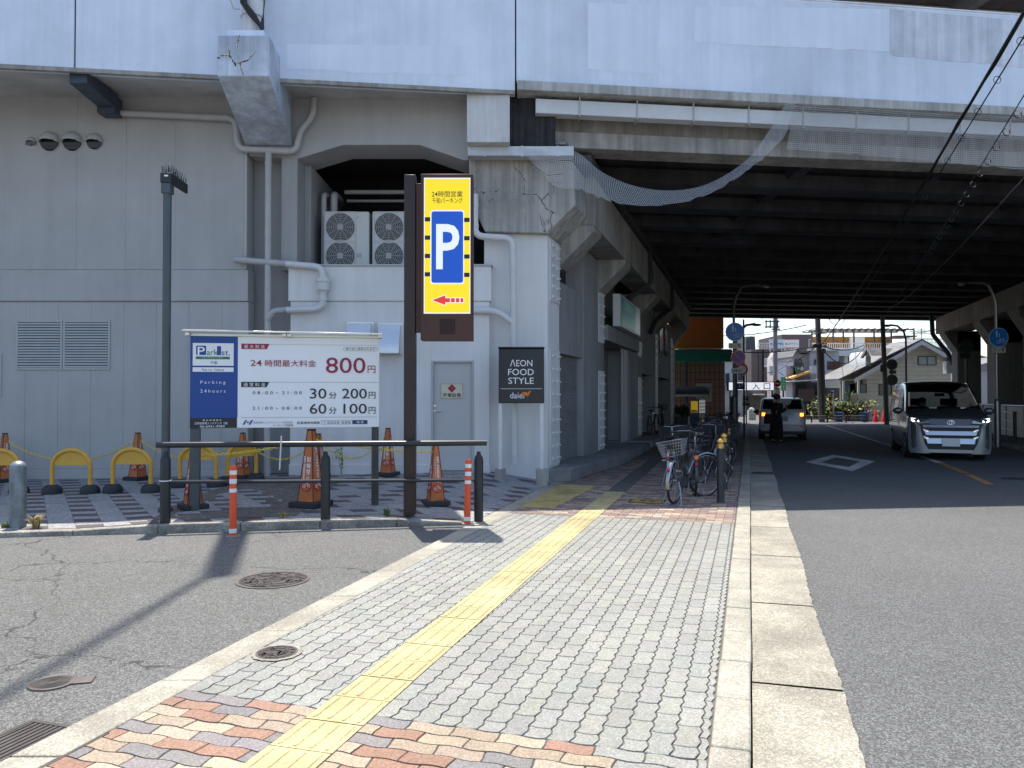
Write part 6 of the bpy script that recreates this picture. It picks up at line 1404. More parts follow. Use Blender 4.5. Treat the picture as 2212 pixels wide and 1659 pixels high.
for s in (-1, 1):
    q = MB(); q.plate([(s * 0.835, 0.09, 1.03), (s * 0.46, -0.028, 0.955), (s * 0.44, -0.032, 0.885), (s * 0.70, -0.03, 0.875), (s * 0.855, 0.07, 0.93)], (0, 0.03, 0)); hl = q.build('headlight', mat('lamp_clear', (0.50, 0.52, 0.55), 0.12, 0.6), t, local=True, bevel=0.004)
    q = MB(); q.plate([(s * 0.81, 0.045, 1.00), (s * 0.67, -0.005, 0.985), (s * 0.66, -0.042, 0.915), (s * 0.80, 0.02, 0.935)], (0, 0.01, 0)); q.build('lit_lamp', mat('lamp_lit', (1.0, 0.97, 0.85), 0.3, emit=3.0), hl, local=True)
    q = MB(); q.plate([(s * 0.785, 0.055, 0.64), (s * 0.755, 0.035, 0.64), (s * 0.745, 0.025, 0.47), (s * 0.67, -0.012, 0.43), (s * 0.68, -0.012, 0.38), (s * 0.775, 0.05, 0.35)], (0, 0.05, 0)); q.build('fog_vent', black_pl, t, local=True)
    q = MB(); q.ball((s * 1.0, 1.02, 1.16), 0.12, (0.95, 0.6, 0.72), 12, 8); q.box(s * 0.84, s * 0.92, 1.0, 1.06, 1.10, 1.15); q.build('mirror', van_dark, t, local=True)
wheels(t, (0.92, 3.72), 0.765, 0.325)
q = MB(); q.poly([(-0.78, 0.62, 1.152 + 0.03), (0.78, 0.62, 1.152 + 0.03), (0.70, 0.20, 1.062), (-0.70, 0.20, 1.062)]); q.build('bonnet', mat('van_bonnet', (0.16, 0.165, 0.175), 0.25, 0.7, coat=0.8), t, local=True)
# driver with mask behind the glass, seats
for x, y in ((-0.36, 1.75), (0.36, 1.75), (-0.36, 2.75), (0.36, 2.75)):
    q = MB(); q.box(x - 0.24, x + 0.24, y - 0.5, y + 0.1, 0.45, 0.72); q.plate([(x - 0.23, y, 0.7), (x + 0.23, y, 0.7), (x + 0.19, y + 0.18, 1.25), (x - 0.19, y + 0.18, 1.25)], (0, 0.1, 0)); q.box(x - 0.12, x + 0.12, y + 0.17, y + 0.26, 1.27, 1.46); q.build('seat', mat('seat_dark', (0.05, 0.05, 0.052), 0.8), t, local=True, bevel=0.03)
q = MB(); q.box(-0.80, 0.80, 0.80, 1.25, 0.9, 1.10); q.build('dashboard', black_pl, t, local=True, bevel=0.04)
q = MB(); q.ring((0, 0, 0), 0.18, 0.014, n=24, k=6, T=Matrix.Translation((-0.36, 1.30, 1.08)) @ Matrix.Rotation(R(65), 4, 'X')); q.build('steering_wheel', black_pl, t, local=True)
q = MB(); q.box(-0.11, 0.11, 1.45, 1.47, 1.52, 1.60); q.build('rear_view_mirror', black_pl, t, local=True)
driver = thing('person', 'masked driver in dark clothes sitting behind the windscreen of the minivan', 'person', chain(van) @ Vector((-0.36, 1.68, 0.62)), -R(20.5))
V_ = []; E_ = []; Rr = []
def vt2(p, r_, par=None):
    V_.append(p); Rr.append(r_); i = len(V_) - 1
    if par is not None: E_.append((par, i))
    return i
a0 = vt2((0, 0, 0.12), 0.14); a1 = vt2((0, 0.04, 0.34), 0.14, a0); a2 = vt2((0, 0.05, 0.52), 0.13, a1); a3 = vt2((0, 0.04, 0.66), 0.055, a2); a4 = vt2((0, 0.02, 0.76), 0.085, a3); a5 = vt2((0, 0.03, 0.86), 0.085, a4); vt2((0, -0.08, 0.78), 0.014, a4)
for s in (-1, 1):
    b1 = vt2((s * 0.19, 0.03, 0.55), 0.06, a2); b2 = vt2((s * 0.24, -0.12, 0.36), 0.042, b1); b3 = vt2((s * 0.17, -0.36, 0.46), 0.03, b2); b4 = vt2((s * 0.165, -0.42, 0.49), 0.03, b3)
    for k in range(4): vt2((s * (0.14 + 0.015 * k), -0.46, 0.52 - 0.012 * k), 0.009, b4)
    vt2((s * 0.135, -0.42, 0.52), 0.01, b4); c1 = vt2((s * 0.10, -0.25, 0.12), 0.085, a0); c2 = vt2((s * 0.12, -0.48, 0.10), 0.06, c1); c3 = vt2((s * 0.12, -0.55, -0.25), 0.045, c2)
me = bpy.data.meshes.new('body'); me.from_pydata(V_, E_, []); me.materials.append(mat('jacket_dark', (0.03, 0.032, 0.04), 0.8)); bo = bpy.data.objects.new('body', me); COL.objects.link(bo); bo.parent = driver
sk = bo.modifiers.new('skin', 'SKIN')
for v, r_ in zip(me.skin_vertices[0].data, Rr): v.radius = (r_, r_)
me.skin_vertices[0].data[0].use_root = True; ss = bo.modifiers.new('sub', 'SUBSURF'); ss.levels = 1; ss.render_levels = 2
q = MB(); q.ball((0, -0.005, 0.80), 0.098, (0.9, 1.0, 1.2), 16, 10); q.build('head', mat('skin', (0.38, 0.24, 0.17), 0.6), driver, local=True); q = MB(); q.ball((0, 0.02, 0.85), 0.105, (0.95, 1.0, 0.85), 14, 8); q.build('hair', mat('hair', (0.010, 0.009, 0.009), 0.5), driver, local=True)
q = MB(); q.add([(0.092 * math.sin(a), -0.012 - 0.098 * math.cos(a), z) for z in (0.70, 0.75, 0.79) for a in [R(k) for k in range(-60, 61, 20)]], [(i * 7 + j, i * 7 + j + 1, (i + 1) * 7 + j + 1, (i + 1) * 7 + j) for i in range(2) for j in range(6)]); q.build('mask', white_ink, driver, local=True)
wc_paint = mat('car_white', (0.52, 0.53, 0.53), 0.3, var=0.02, vs=2, coat=0.7)
CXR = (1690 - 1106) / F
t = car = thing('hatchback_car', 'white compact hatchback seen from behind with lit tail lamps, waiting under the bridge', 'car', (CXR * 28.4, 28.4, ROADZ), -R(18.0))
st2 = [(0.0, 0.74, 0.34, 1.02), (0.05, 0.80, 0.30, 1.12), (0.42, 0.83, 0.24, 1.50), (0.75, 0.835, 0.2, 1.55), (2.0, 0.835, 0.2, 1.56), (2.6, 0.835, 0.2, 1.48), (3.1, 0.83, 0.2, 1.05), (3.5, 0.80, 0.2, 0.92), (3.65, 0.70, 0.25, 0.75)]
carbody(t, st2, 0.95, 0.22, wc_paint)
def tw2(y): W, zb, zt = at_st(st2, y)[1:]; return W * (1 - 0.22 * max(0.0, (zt - 0.03 - 0.95) / 0.95) ** 1.25), zt
q = MB(); (wa, za), (wb_, zb_) = tw2(0.07), tw2(0.40); 
q.poly([(wa - 0.09, 0.055, za + 0.01), (-wa + 0.09, 0.055, za + 0.01), (-wb_ + 0.10, 0.385, zb_ + 0.005), (wb_ - 0.10, 0.385, zb_ + 0.005)][::-1]); q.build('rear_window', glass_d, t, local=True)
side_glass(t, st2, 0.95, 0.22, 0.55, 1.4, 1.02, 1.38, slant0=0.15); side_glass(t, st2, 0.95, 0.22, 1.46, 2.7, 1.02, 1.36, slant1=0.35)
q = MB(); q.box(-0.72, 0.72, 0.34, 0.50, 1.50, 1.54); q.build('spoiler', wc_paint, t, local=True, bevel=0.015)
for s in (-1, 1):
    q = MB(); q.lathe([(0.13, 0), (0.125, 0.03), (0.05, 0.042)], 20, Matrix.Translation((s * 0.665, 0.035, 0.95)) @ Matrix.Rotation(R(90), 4, 'X') @ Matrix.Diagonal((1.05, 0.95, 1, 1))); tl = q.build('tail_lamp', mat('lamp_red', (0.30, 0.006, 0.008), 0.2, emit=0.12), t, local=True)
    q = MB(); q.box(s * 0.665 - 0.055, s * 0.665 + 0.055, -0.012, -0.002, 0.895, 1.005); q.build('lit_lamp', mat('lamp_amber', (1.0, 0.38, 0.02), 0.3, emit=2.6), tl, local=True)
    q = MB(); q.lathe([(0.042, 0), (0.035, 0.01)], 14, Matrix.Translation((s * 0.66, -0.008, 0.52)) @ Matrix.Rotation(R(90), 4, 'X')); q.build('reflector', mat('reflector_pink', (0.55, 0.04, 0.08), 0.3), t, local=True)
    q = MB(); q.ball((s * 0.94, 2.62, 1.0), 0.11, (0.95, 0.6, 0.7), 12, 8); q.box(s * 0.8, s * 0.88, 2.58, 2.64, 0.95, 1.0); q.build('mirror', black_pl, t, local=True)
q = MB(); q.box(-0.78, 0.78, 0.0, 0.5, 0.22, 0.335); q.build('bumper_skirt', black_pl, t, local=True, bevel=0.02)
q = MB(); q.plate([(-0.73, -0.012, 0.60), (0.73, -0.012, 0.60), (0.73, -0.012, 0.36), (-0.73, -0.012, 0.36)], (0, 0.05, 0)); q.build('bumper', wc_paint, t, local=True, bevel=0.02)
q = MB(); q.box(-0.20, 0.20, -0.022, 0.02, 0.70, 0.90); q.build('plate_recess', mat('car_white_shade', (0.40, 0.41, 0.41), 0.4), t, local=True); q = MB(); q.box(-0.165, 0.165, -0.03, -0.023, 0.715, 0.88); q.build('number_plate', mat('plate_grey', (0.30, 0.33, 0.36), 0.5), t, local=True)
q = MB(); q.tube([(0.45, 0.8, 1.57), (0.45, 0.62, 1.75)], 0.004, 4); q.ball((0.45, 0.8, 1.575), 0.03); q.build('aerial', black_pl, t, local=True)
wheels(t, (0.62, 3.0), 0.735, 0.29)

# ------------------------------------------------------------------ the person by the car
skin_m = mat('skin', (0.38, 0.24, 0.17), 0.6); cloth_m = mat('black_cloth', (0.004, 0.004, 0.005), 0.9, var=0.2, vs=8); hair_m = mat('hair', (0.010, 0.009, 0.009), 0.5)
PXc = (1677 - 1106) / F * 27.0
t = person = thing('person', 'person in a long black dress and mask looking at a phone behind the white car', 'person', (PXc, 27.0, ROADZ), -R(68)); person.scale = (1.12, 1.12, 1.0)
bm = bpy.data.meshes.new('body'); V_ = []; E_ = []; Rr = []
def vtx(p, r_, par=None):
    V_.append(p); Rr.append(r_); i = len(V_) - 1
    if par is not None: E_.append((par, i))
    return i
pel = vtx((0, 0, 0.90), 0.13); wa = vtx((0, 0, 1.08), 0.115, pel); ch = vtx((0, 0.015, 1.26), 0.125, wa); nk = vtx((0, 0.01, 1.40), 0.055, ch); n2 = vtx((0, 0.03, 1.46), 0.048, nk)
h1 = vtx((0, 0.055, 1.52), 0.068, n2); h2 = vtx((0, 0.05, 1.59), 0.088, h1); h3 = vtx((0, 0.04, 1.65), 0.07, h2); nose = vtx((0, 0.135, 1.555), 0.014, h2)
for s in (-1, 1):
    ear = vtx((s * 0.092, 0.03, 1.56), 0.014, h2)
    sh = vtx((s * 0.165, 0.0, 1.345), 0.062, ch); el = vtx((s * 0.215, 0.03, 1.08), 0.043, sh); wr = vtx((s * 0.13, 0.25, 1.17 if s > 0 else 1.10), 0.027, el); pm = vtx((s * 0.10, 0.31, 1.20 if s > 0 else 1.12), 0.026, wr)
    for k in range(4):
        a = vtx((s * (0.07 + 0.012 * k), 0.345, (1.225 if s > 0 else 1.145) - 0.012 * k), 0.0095, pm); b2 = vtx((s * (0.05 + 0.012 * k), 0.368 - 0.003 * k, (1.24 if s > 0 else 1.16) - 0.014 * k), 0.0085, a)
    a = vtx((s * 0.075, 0.295, 1.235 if s > 0 else 1.155), 0.010, pm); vtx((s * 0.055, 0.315, 1.26 if s > 0 else 1.18), 0.0085, a)
    hp = vtx((s * 0.085, 0, 0.84), 0.10, pel); kn = vtx((s * 0.09, 0.02 * s, 0.47), 0.058, hp); an = vtx((s * 0.09, 0.07 * s - 0.02, 0.09), 0.036, kn); vtx((s * 0.095, 0.07 * s + 0.11, 0.035), 0.032, an)
bm.from_pydata(V_, E_, []); bm.materials.append(skin_m); bo = bpy.data.objects.new('body', bm); COL.objects.link(bo); bo.parent = t
sk = bo.modifiers.new('skin', 'SKIN'); 
for v, r_ in zip(bm.skin_vertices[0].data, Rr): v.radius = (r_, r_)
bm.skin_vertices[0].data[0].use_root = True; ss = bo.modifiers.new('sub', 'SUBSURF'); ss.levels = 2; ss.render_levels = 2
q = MB(); prof = [(0.085, 1.41, 0.0), (0.175, 1.36, 0.0), (0.185, 1.25, 0.01), (0.150, 1.08, 0.0), (0.175, 0.92, 0.0), (0.20, 0.70, 0.0), (0.215, 0.40, -0.01), (0.23, 0.14, -0.015), (0.215, 0.13, -0.015)]; n = 28; vs = []
for i, (r_, z, dy) in enumerate(prof):
    for j in range(n):
        a = 2 * math.pi * j / n; fold = 1 + (0.07 * math.sin(7 * a + 0.4) if z < 0.8 else 0) * (0.9 - z); vs.append((r_ * fold * math.cos(a), dy + r_ * (0.72 if z > 0.9 else 0.85) * fold * math.sin(a), z))
q.add(vs, [(i * n + j, i * n + (j + 1) % n, (i + 1) * n + (j + 1) % n, (i + 1) * n + j) for i in range(len(prof) - 1) for j in range(n)]); q.build('dress', cloth_m, t, local=True)
q = MB()
for s in (-1, 1): q.tube([(s * 0.145, 0, 1.36), (s * 0.19, 0.005, 1.27), (s * 0.218, 0.03, 1.08), (s * 0.175, 0.14, 1.13 if s > 0 else 1.09), (s * 0.135, 0.235, 1.165 if s > 0 else 1.10)], [0.078, 0.075, 0.062, 0.052, 0.045], 12)
q.build('sleeve', cloth_m, t, local=True)
q = MB(); q.ball((0, 0.025, 1.61), 0.112, (0.93, 1.0, 0.98), 16, 10); q.ball((0, -0.05, 1.62), 0.075, (1, 1, 1.2)); hv = [v for v in q.v]
q.build('hair', hair_m, t, local=True)
q = MB(); q.add([(0.088 * math.sin(a) * (1.0), 0.055 + 0.088 * math.cos(a), z) for z in (1.485, 1.53, 1.565) for a in [R(k) for k in range(-70, 71, 20)]], [(i * 8 + j, i * 8 + j + 1, (i + 1) * 8 + j + 1, (i + 1) * 8 + j) for i in range(2) for j in range(7)]); q.build('mask', white_ink, t, local=True)
q = MB()
for s in (-1, 1): q.ball((s * 0.095, 0.07 * s + 0.05, 0.035), 0.05, (0.9, 2.3, 0.7))
q.build('shoe', black_pl, t, local=True)
hp_ = chain(t) @ Vector((0.0, 0.36, 1.25)); q = MB(); q.box(-0.037, 0.037, -0.004, 0.004, -0.075, 0.075, Matrix.Translation(hp_) @ Matrix.Rotation(-R(68), 4, 'Z') @ Matrix.Rotation(R(-30), 4, 'X')); tag(q.build('mobile_phone', board_black, bevel=0.004), 'dark mobile phone held up by the person in black', 'phone')
c = chain(t) @ Vector((0.26, -0.10, 0.0)); q = MB(); c = Vector((PXc - 0.27, 26.93, ROADZ)); q.plate([c + Vector((-0.16, 0, 0.66)), c + Vector((0.12, 0, 0.66)), c + Vector((0.10, 0, 1.0)), c + Vector((-0.13, 0, 1.0))], (0, 0.13, 0)); q.tube([c + Vector((-0.1, 0.06, 1.0)), c + Vector((0.12, 0.06, 1.36)), c + Vector((0.09, 0.06, 1.0))], 0.012, 6)
tag(q.build('shoulder_bag', cloth_m, bevel=0.03), 'black shoulder bag hanging at the side of the person in black', 'bag')

# ------------------------------------------------------------------ lamp poles with signs under the bridge
sign_blue = mat('sign_blue', (0.004, 0.085, 0.28), 0.4, emit=0.05); sign_white = mat('sign_white', (0.68, 0.68, 0.66), 0.5); sign_cream = mat('sign_cream', (0.52, 0.50, 0.43), 0.5); sign_red = mat('sign_red', (0.46, 0.012, 0.025), 0.4); pole_m = mat('pole_green_grey', (0.055, 0.065, 0.068), 0.4, 0.4); pole_l = mat('pole_steel', (0.30, 0.31, 0.32), 0.3, 0.8)  # blue sign faces carry a faint added glow though they are no lamps
def disc_sign(t, c, r_, mats, draw, rim=True):
    T = frame(c, (1, 0, 0), y=(0, 0, 1)); q = MB(); q.lathe([(r_, -0.012), (r_, 0.0)], 32, T); o = q.build('round_sign', sign_white, t); q = MB(); draw(q, T); q.build('face', mats, o, smooth=False); return o
def ped_bike(r_):
    def d(q, T):
        q.mi = 0; q.disc((0, 0), r_ * 0.95, 36, T, 0.003); q.mi = 1; k = r_
        def person_(x, y, h): q.disc((x, y + h * 0.43), h * 0.09, 12, T, 0.006); q.flat([(x - h * 0.13, y + h * 0.32), (x + h * 0.13, y + h * 0.32), (x + h * 0.10, y), (x + h * 0.09, y - h * 0.5), (x + h * 0.01, y - h * 0.5), (x, y - h * 0.08), (x - h * 0.01, y - h * 0.5), (x - h * 0.09, y - h * 0.5), (x - h * 0.10, y)], 0.006, T)
        person_(-0.22 * k, 0.38 * k, 0.72 * k); person_(0.05 * k, 0.24 * k, 0.42 * k)
        for cx in (-0.02, 0.56): q.ring((cx * k, -0.46 * k, 0.006), 0.17 * k, 0.022 * k, n=20, k=4, T=T)
        q.tube([(-0.02 * k, -0.46 * k, 0.006), (0.13 * k, -0.18 * k, 0.006), (0.44 * k, -0.18 * k, 0.006), (0.56 * k, -0.46 * k, 0.006)], 0.02 * k, 4, T=T); q.tube([(0.13 * k, -0.18 * k, 0.006), (0.26 * k, -0.46 * k, 0.006), (0.44 * k, -0.18 * k, 0.006), (0.42 * k, -0.08 * k, 0.006), (0.52 * k, -0.06 * k, 0.006)], 0.02 * k, 4, T=T); q.tube([(0.06 * k, -0.12 * k, 0.006), (0.18 * k, -0.12 * k, 0.006)], 0.025 * k, 4, T=T); q.tube([(-0.02 * k, -0.46 * k, 0.006), (0.26 * k, -0.46 * k, 0.006)], 0.02 * k, 4, T=T)
    return d
def plate_sign(t, c, w, h, s, m=None):
    T = frame(c, (1, 0, 0), y=(0, 0, 1)); q = MB(); q.rrect(-w / 2, -h / 2, w / 2, h / 2, h * 0.15, 0.0, T); q.box(-w * 0.45, w * 0.45, -h * 0.42, h * 0.42, -0.012, -0.002, T); o = q.build('plate_sign', m or sign_cream, t, smooth=False); q = MB(); q.text(s, -w * 0.38, -h * 0.28, w * 0.38, h * 0.28, 0.004, T, 0.004); q.build('lettering', ink, o, smooth=False)
def lamp_pole(label, u, Y, vtop, vsleeve, side, arm_u, lampv, zg):
    x = at(u, 900, Y).x; t = thing('street_lamp', label, 'street lamp', (x, Y, zg)); q = MB(); zs = at(0, vsleeve, Y).z
    q.cyl((x, Y, zg), (x, Y, zs), 0.105, n=16); q.lathe([(0.105, 0), (0.06, 0.06)], 16, Matrix.Translation((x, Y, zs))); q.build('sleeve', pole_m if side > 0 else pole_l, t)
    zt3, zl3 = at(0, vtop + 26, Y).z, at(0, vtop, Y).z; xa = at(arm_u, 800, Y).x
    q = MB(); q.tube([(x, Y, zs), (x, Y, zt3 - 0.3), (x + side * 0.06, Y, zt3 - 0.02), (x + side * 0.22, Y, zl3 - 0.08), (x + side * 0.42, Y, zl3), (lerp(x, xa, 0.75), Y, zl3 + 0.02)], 0.042, 12); q.build('pole', pole_m if side > 0 else pole_l, t)
    q = MB(); xm = lerp(x, xa, 0.80); q.ball(((xm + xa) / 2, Y, zl3 - 0.01), abs(xa - xm) / 2 * 1.25, (1.0, 0.40, 0.24)); q.build('lamp_head', pole_l, t); q = MB(); q.ball(((xm + xa) / 2 + side * 0.05, Y, zl3 - 0.05), abs(xa - xm) / 2, (0.75, 0.35, 0.30)); q.build('lamp_glass', mat('lamp_bowl', (0.35, 0.37, 0.36), 0.2), t)
    return t, x
tl, xl = lamp_pole('street lamp pole with blue footpath sign and prohibition signs among the parked bicycles', 1586, 24.6, 617, 858, 1, 1661, 619, 0.0)
disc_sign(tl, Vector((xl + 0.0, 24.48, at(0, 717, 24.5).z)), 0.30, [sign_blue, sign_white], ped_bike(0.30))
plate_sign(tl, Vector((at(1584, 0, 24.5).x, 24.48, at(0, 747, 24.5).z)), 0.42, 0.18, '7 - 9')
q = disc_sign(tl, Vector((at(1590, 0, 24.5).x, 24.44, at(0, 772, 24.5).z)), 0.235, [sign_red, mat('sign_ultramarine', (0.012, 0.03, 0.22), 0.4)], lambda q, T: (setattr(q, 'mi', 0), q.disc((0, 0), 0.23, 32, T, 0.003), setattr(q, 'mi', 1), q.disc((0, 0), 0.175, 32, T, 0.005), setattr(q, 'mi', 0), q.flat([(-0.16, 0.12), (-0.12, 0.16), (0.16, -0.12), (0.12, -0.16)], 0.007, T)))
plate_sign(tl, Vector((at(1587, 0, 24.5).x, 24.44, at(0, 801, 24.5).z)), 0.36, 0.17, '自動車', mat('plate_greenish', (0.40, 0.42, 0.36), 0.5))
tr_, xr_ = lamp_pole('slim steel street lamp with blue footpath sign on the far pavement before the piers', 2154, 24.6, 612, 866, -1, 2072, 614, ROADZ)
disc_sign(tr_, Vector((xr_ - 0.0, 24.48, at(0, 729, 24.5).z)), 0.31, [sign_blue, sign_white], ped_bike(0.31))
plate_sign(tr_, Vector((xr_, 24.48, at(0, 756, 24.5).z)), 0.44, 0.19, '7 - 9')
# round red-rimmed sign on its own post behind the left lamp
Y = 29.5; x = at(1603, 0, Y).x; t = thing('prohibition_sign', 'red-rimmed round sign on a thin post half hidden behind the kerbside lamp pole', 'traffic sign', (x, Y, 0))
q = MB(); q.cyl((x, Y, 0), (x, Y, at(0, 690, Y).z), 0.035, n=10); q.build('post', pole_m, t)
disc_sign(t, Vector((at(1598, 0, Y).x, Y - 0.05, at(0, 798, Y).z)), 0.24, [sign_red, sign_white], lambda q, T: (setattr(q, 'mi', 0), q.disc((0, 0), 0.235, 32, T, 0.003), setattr(q, 'mi', 1), q.disc((0, 0), 0.16, 32, T, 0.005)))
# second post with the back of a round sign, right
Y = 33.0; x = at(2080, 0, Y).x; t = thing('sign_back', 'grey back of a round traffic sign on a post before the far piers', 'traffic sign', (x, Y, ROADZ))
q = MB(); q.cyl((x, Y, ROADZ), (x, Y, at(0, 735, Y).z), 0.05, n=10); q.build('post', pole_m, t); q = MB(); q.lathe([(0.30, -0.01), (0.30, 0.01)], 28, frame(Vector((x - 0.02, Y - 0.06, at(0, 748, Y).z)), (1, 0, 0), y=(0, 0, 1))); q.build('round_sign', pole_m, t); q = MB(); q.box(x - 0.32, x + 0.14, Y - 0.07, Y - 0.05, at(0, 775, Y).z, at(0, 763, Y).z); q.build('plate_sign', pole_m, t)
# barrier rails and sheet fence on the right
Y = 25.2; t = thing('guard_rail', 'dark three-bar guard rail at the kerb beside the slim street lamp', 'railing', (at(2185, 0, Y).x, Y, ROADZ)); q = MB(); x = at(2183, 0, Y).x; q.cyl((x, Y, ROADZ), (x, Y, at(0, 889, Y).z), 0.055, n=12); q.build('post', post_dark, t); q = MB()
for v in (894, 912, 931): z = at(0, v, Y).z; q.tube([(x, Y, z), (at(2146, 0, Y + 4.5).x, Y + 4.5, at(0, v - 8, Y + 4.5).z)], 0.022, 8)
q.build('rail', pole_l, t)
t = thing('sheet_fence', 'grey sheet metal fence between the far piers behind the slim lamp', 'fence', sx(XB + 0.3, 30, ROADZ)); q = MB()
Pf = [sx(10.0, Yq, ROADZ) for Yq in (22, 24, 26, 28, 30, 33, 36, 40)]
for a, b2 in zip(Pf, Pf[1:]): q.plate([a, b2, b2 + Vector((0, 0, 1.25)), a + Vector((0, 0, 1.25))], (0.04, 0, 0))
q.build('panel', mat('sheet_grey', (0.30, 0.31, 0.31), 0.5, 0.3, var=0.1, vs=2), t); q = MB()
for a, b2 in zip(Pf, Pf[1:]): q.tube([a + Vector((-0.02, 0, 1.27)), b2 + Vector((-0.02, 0, 1.27))], 0.03, 8); q.tube([a, a + Vector((-0.02, 0, 1.27))], 0.03, 8)
q.build('frame_bar', pole_l, t)
# kerb and pavement on the far side
g = MB(); g.plate([sx(8.05, 10, ROADZ - 0.1), sx(8.25, 10, ROADZ - 0.1), sx(8.25, 44, ROADZ - 0.1), sx(8.05, 44, ROADZ - 0.1)], (0, 0, 0.22)); structure(g, 'far_kerb', kerbstone)
g = MB(); g.poly([sx(8.24, 10, 0.05), sx(16, 10, 0.05), sx(16, 44, 0.05), sx(8.24, 44, 0.05)]); structure(g, 'far_pavement', asphalt_old, smooth=False)
# ------------------------------------------------------------------ the sunlit street beyond the bridge
def A_(x, y): return ((2000 + x / 3.95) / 1.1573, (760 + y / 3.95) / 1.1573)
def B_(x, y): return ((1640 + x / 4.148) / 1.1573, (760 + y / 4.148) / 1.1573)
def C_(x, y): return ((1900 + x / 7.373) / 1.1573, (740 + y / 7.373) / 1.1573)
def fbox(name, p0, p1, Y, dep, m, par, z0=None, bev=0.0, push=0.0):
    a, b_ = at(p0[0], p0[1], Y), at(p1[0], p1[1], Y); q = MB(); q.box(a.x, b_.x, Y - push, Y + dep, min(a.z, b_.z) if z0 is None else z0, max(a.z, b_.z)); return q.build(name, m, par, bevel=bev)
def fth(name, label, cat, p, Y, group=None): a = at(p[0], p[1], Y); return thing(name, label, cat, (a.x, Y, ROADZ), 0, group)
siding = mat('siding_cream', (0.68, 0.66, 0.55), 0.7, var=0.06, vs=1.5, streak=0.05, ss=(1, 1, 6)); white_h = mat('house_white', (0.72, 0.72, 0.69), 0.8, var=0.05, vs=1, dirt=0.12)
tile_g = mat('roof_tile', (0.15, 0.145, 0.14), 0.6, var=0.15, vs=6, streak=0.25, ss=(0.6, 0.6, 14)); win = mat('window_glass', (0.05, 0.07, 0.10), 0.1, spec=0.7); frame_d = mat('frame_dark', (0.05, 0.045, 0.045), 0.5); brown_b = mat('brown_panel', (0.12, 0.09, 0.085), 0.7, var=0.08, vs=0.7, streak=0.06, ss=(3, 3, 0.3)); wood_o = mat('wood_orange', (0.60, 0.33, 0.09), 0.7, var=0.2, vs=3); fascia_w = mat('fascia_white', (0.72, 0.72, 0.70), 0.6)
def window(p0, p1, Y, par, mull=1, fr=None, gm=None):
    a, b_ = at(*p0, Y), at(*p1, Y); x0, x1 = sorted((a.x, b_.x)); z0, z1 = sorted((a.z, b_.z)); w = 0.05; q = MB()
    q.box(x0, x1, Y - 0.05, Y + 0.02, z1 - w, z1); q.box(x0, x1, Y - 0.05, Y + 0.02, z0, z0 + w); q.box(x0, x0 + w, Y - 0.05, Y + 0.02, z0 + w, z1 - w); q.box(x1 - w, x1, Y - 0.05, Y + 0.02, z0 + w, z1 - w)
    for k in range(mull): x = lerp(x0, x1, (k + 1) / (mull + 1)); q.box(x - w / 2, x + w / 2, Y - 0.045, Y + 0.02, z0 + w, z1 - w)
    o = q.build('window', fr or frame_d, par); q = MB(); q.box(x0 + w, x1 - w, Y - 0.03, Y - 0.01, z0 + w, z1 - w); q.build('pane', gm or win, o)
def balcony(p0, p1, Y, par, m, n=10, dep=0.8):
    a, b_ = at(*p0, Y - dep), at(*p1, Y - dep); x0, x1 = sorted((a.x, b_.x)); z0, z1 = sorted((a.z, b_.z)); q = MB()
    for z in (z0, z1): q.box(x0, x1, Y - dep - 0.02, Y - dep + 0.02, z - 0.03, z + 0.03)
    for k in range(n + 1): x = lerp(x0, x1, k / n); q.box(x - 0.018, x + 0.018, Y - dep - 0.015, Y - dep + 0.015, z0, z1)
    q.box(x0, x1, Y - dep, Y, z0 - 0.12, z0 - 0.03); q.build('balcony', m, par)

# cream gabled house
Y = 52.0; t = cream = fth('gabled_house', 'cream sided house with a steep gable, dormer and long tiled roof', 'house', A_(1100, 1140), Y)
gp_ = [A_(660, 1175), A_(1528, 1175), A_(1528, 560), A_(1510, 528), A_(1205, 375), A_(560, 742), A_(660, 742)]
q = MB(); q.plate([at(u, v, Y) for u, v in gp_], (0, 3.2, 0)); q.build('wall', siding, t)
q = MB()
for k in range(22):
    z = lerp(0.2, 6.0, k / 21.0); xa = at(*A_(660, 0), Y).x; xb = at(*A_(1528, 0), Y).x
    if z > 4.0: f = (z - 4.0) / 2.2; xa = lerp(xa + 0.5, at(*A_(1205, 0), Y).x - 0.4, f); xb = lerp(xb, at(*A_(1205, 0), Y).x + 0.4, f)
    q.box(xa, xb, Y - 0.012, Y + 0.01, z, z + 0.015)
q.build('siding_groove', mat('groove', (0.30, 0.29, 0.25), 0.8), t)
q = MB()
for a, b_ in (((1205, 358), (1520, 528)), ((1205, 358), (385, 752))):
    p, r_ = at(*A_(*a), Y - 0.5), at(*A_(*b_), Y - 0.5); q.plate([p, r_, r_ + Vector((0, 4.2, 0)), p + Vector((0, 4.2, 0))], (0, 0, 0.10))
rf = q.build('roof', tile_g, t)
q = MB()
for a, b_ in (((1205, 360), (1515, 530)), ((1205, 360), (540, 738))):
    p, r_ = at(*A_(*a), Y - 0.52), at(*A_(*b_), Y - 0.52); q.plate([p, r_, r_ - Vector((0, 0, 0.28)), p - Vector((0, 0, 0.28))], (0, 0.06, 0))
q.build('barge_board', fascia_w, rf)
q = MB(); a, b_, c, d = at(*A_(660, 455), Y - 0.6), at(*A_(610, 530), Y - 0.6), at(*A_(700, 520), Y - 0.6), at(*A_(880, 600), Y - 0.2)
q.plate([at(*A_(x, y), Y - 0.4) for x, y in ((648, 612), (648, 500), (668, 465), (700, 520), (700, 612))], (0.0, 2.5, 0)); dm = q.build('dormer', fascia_w, t)
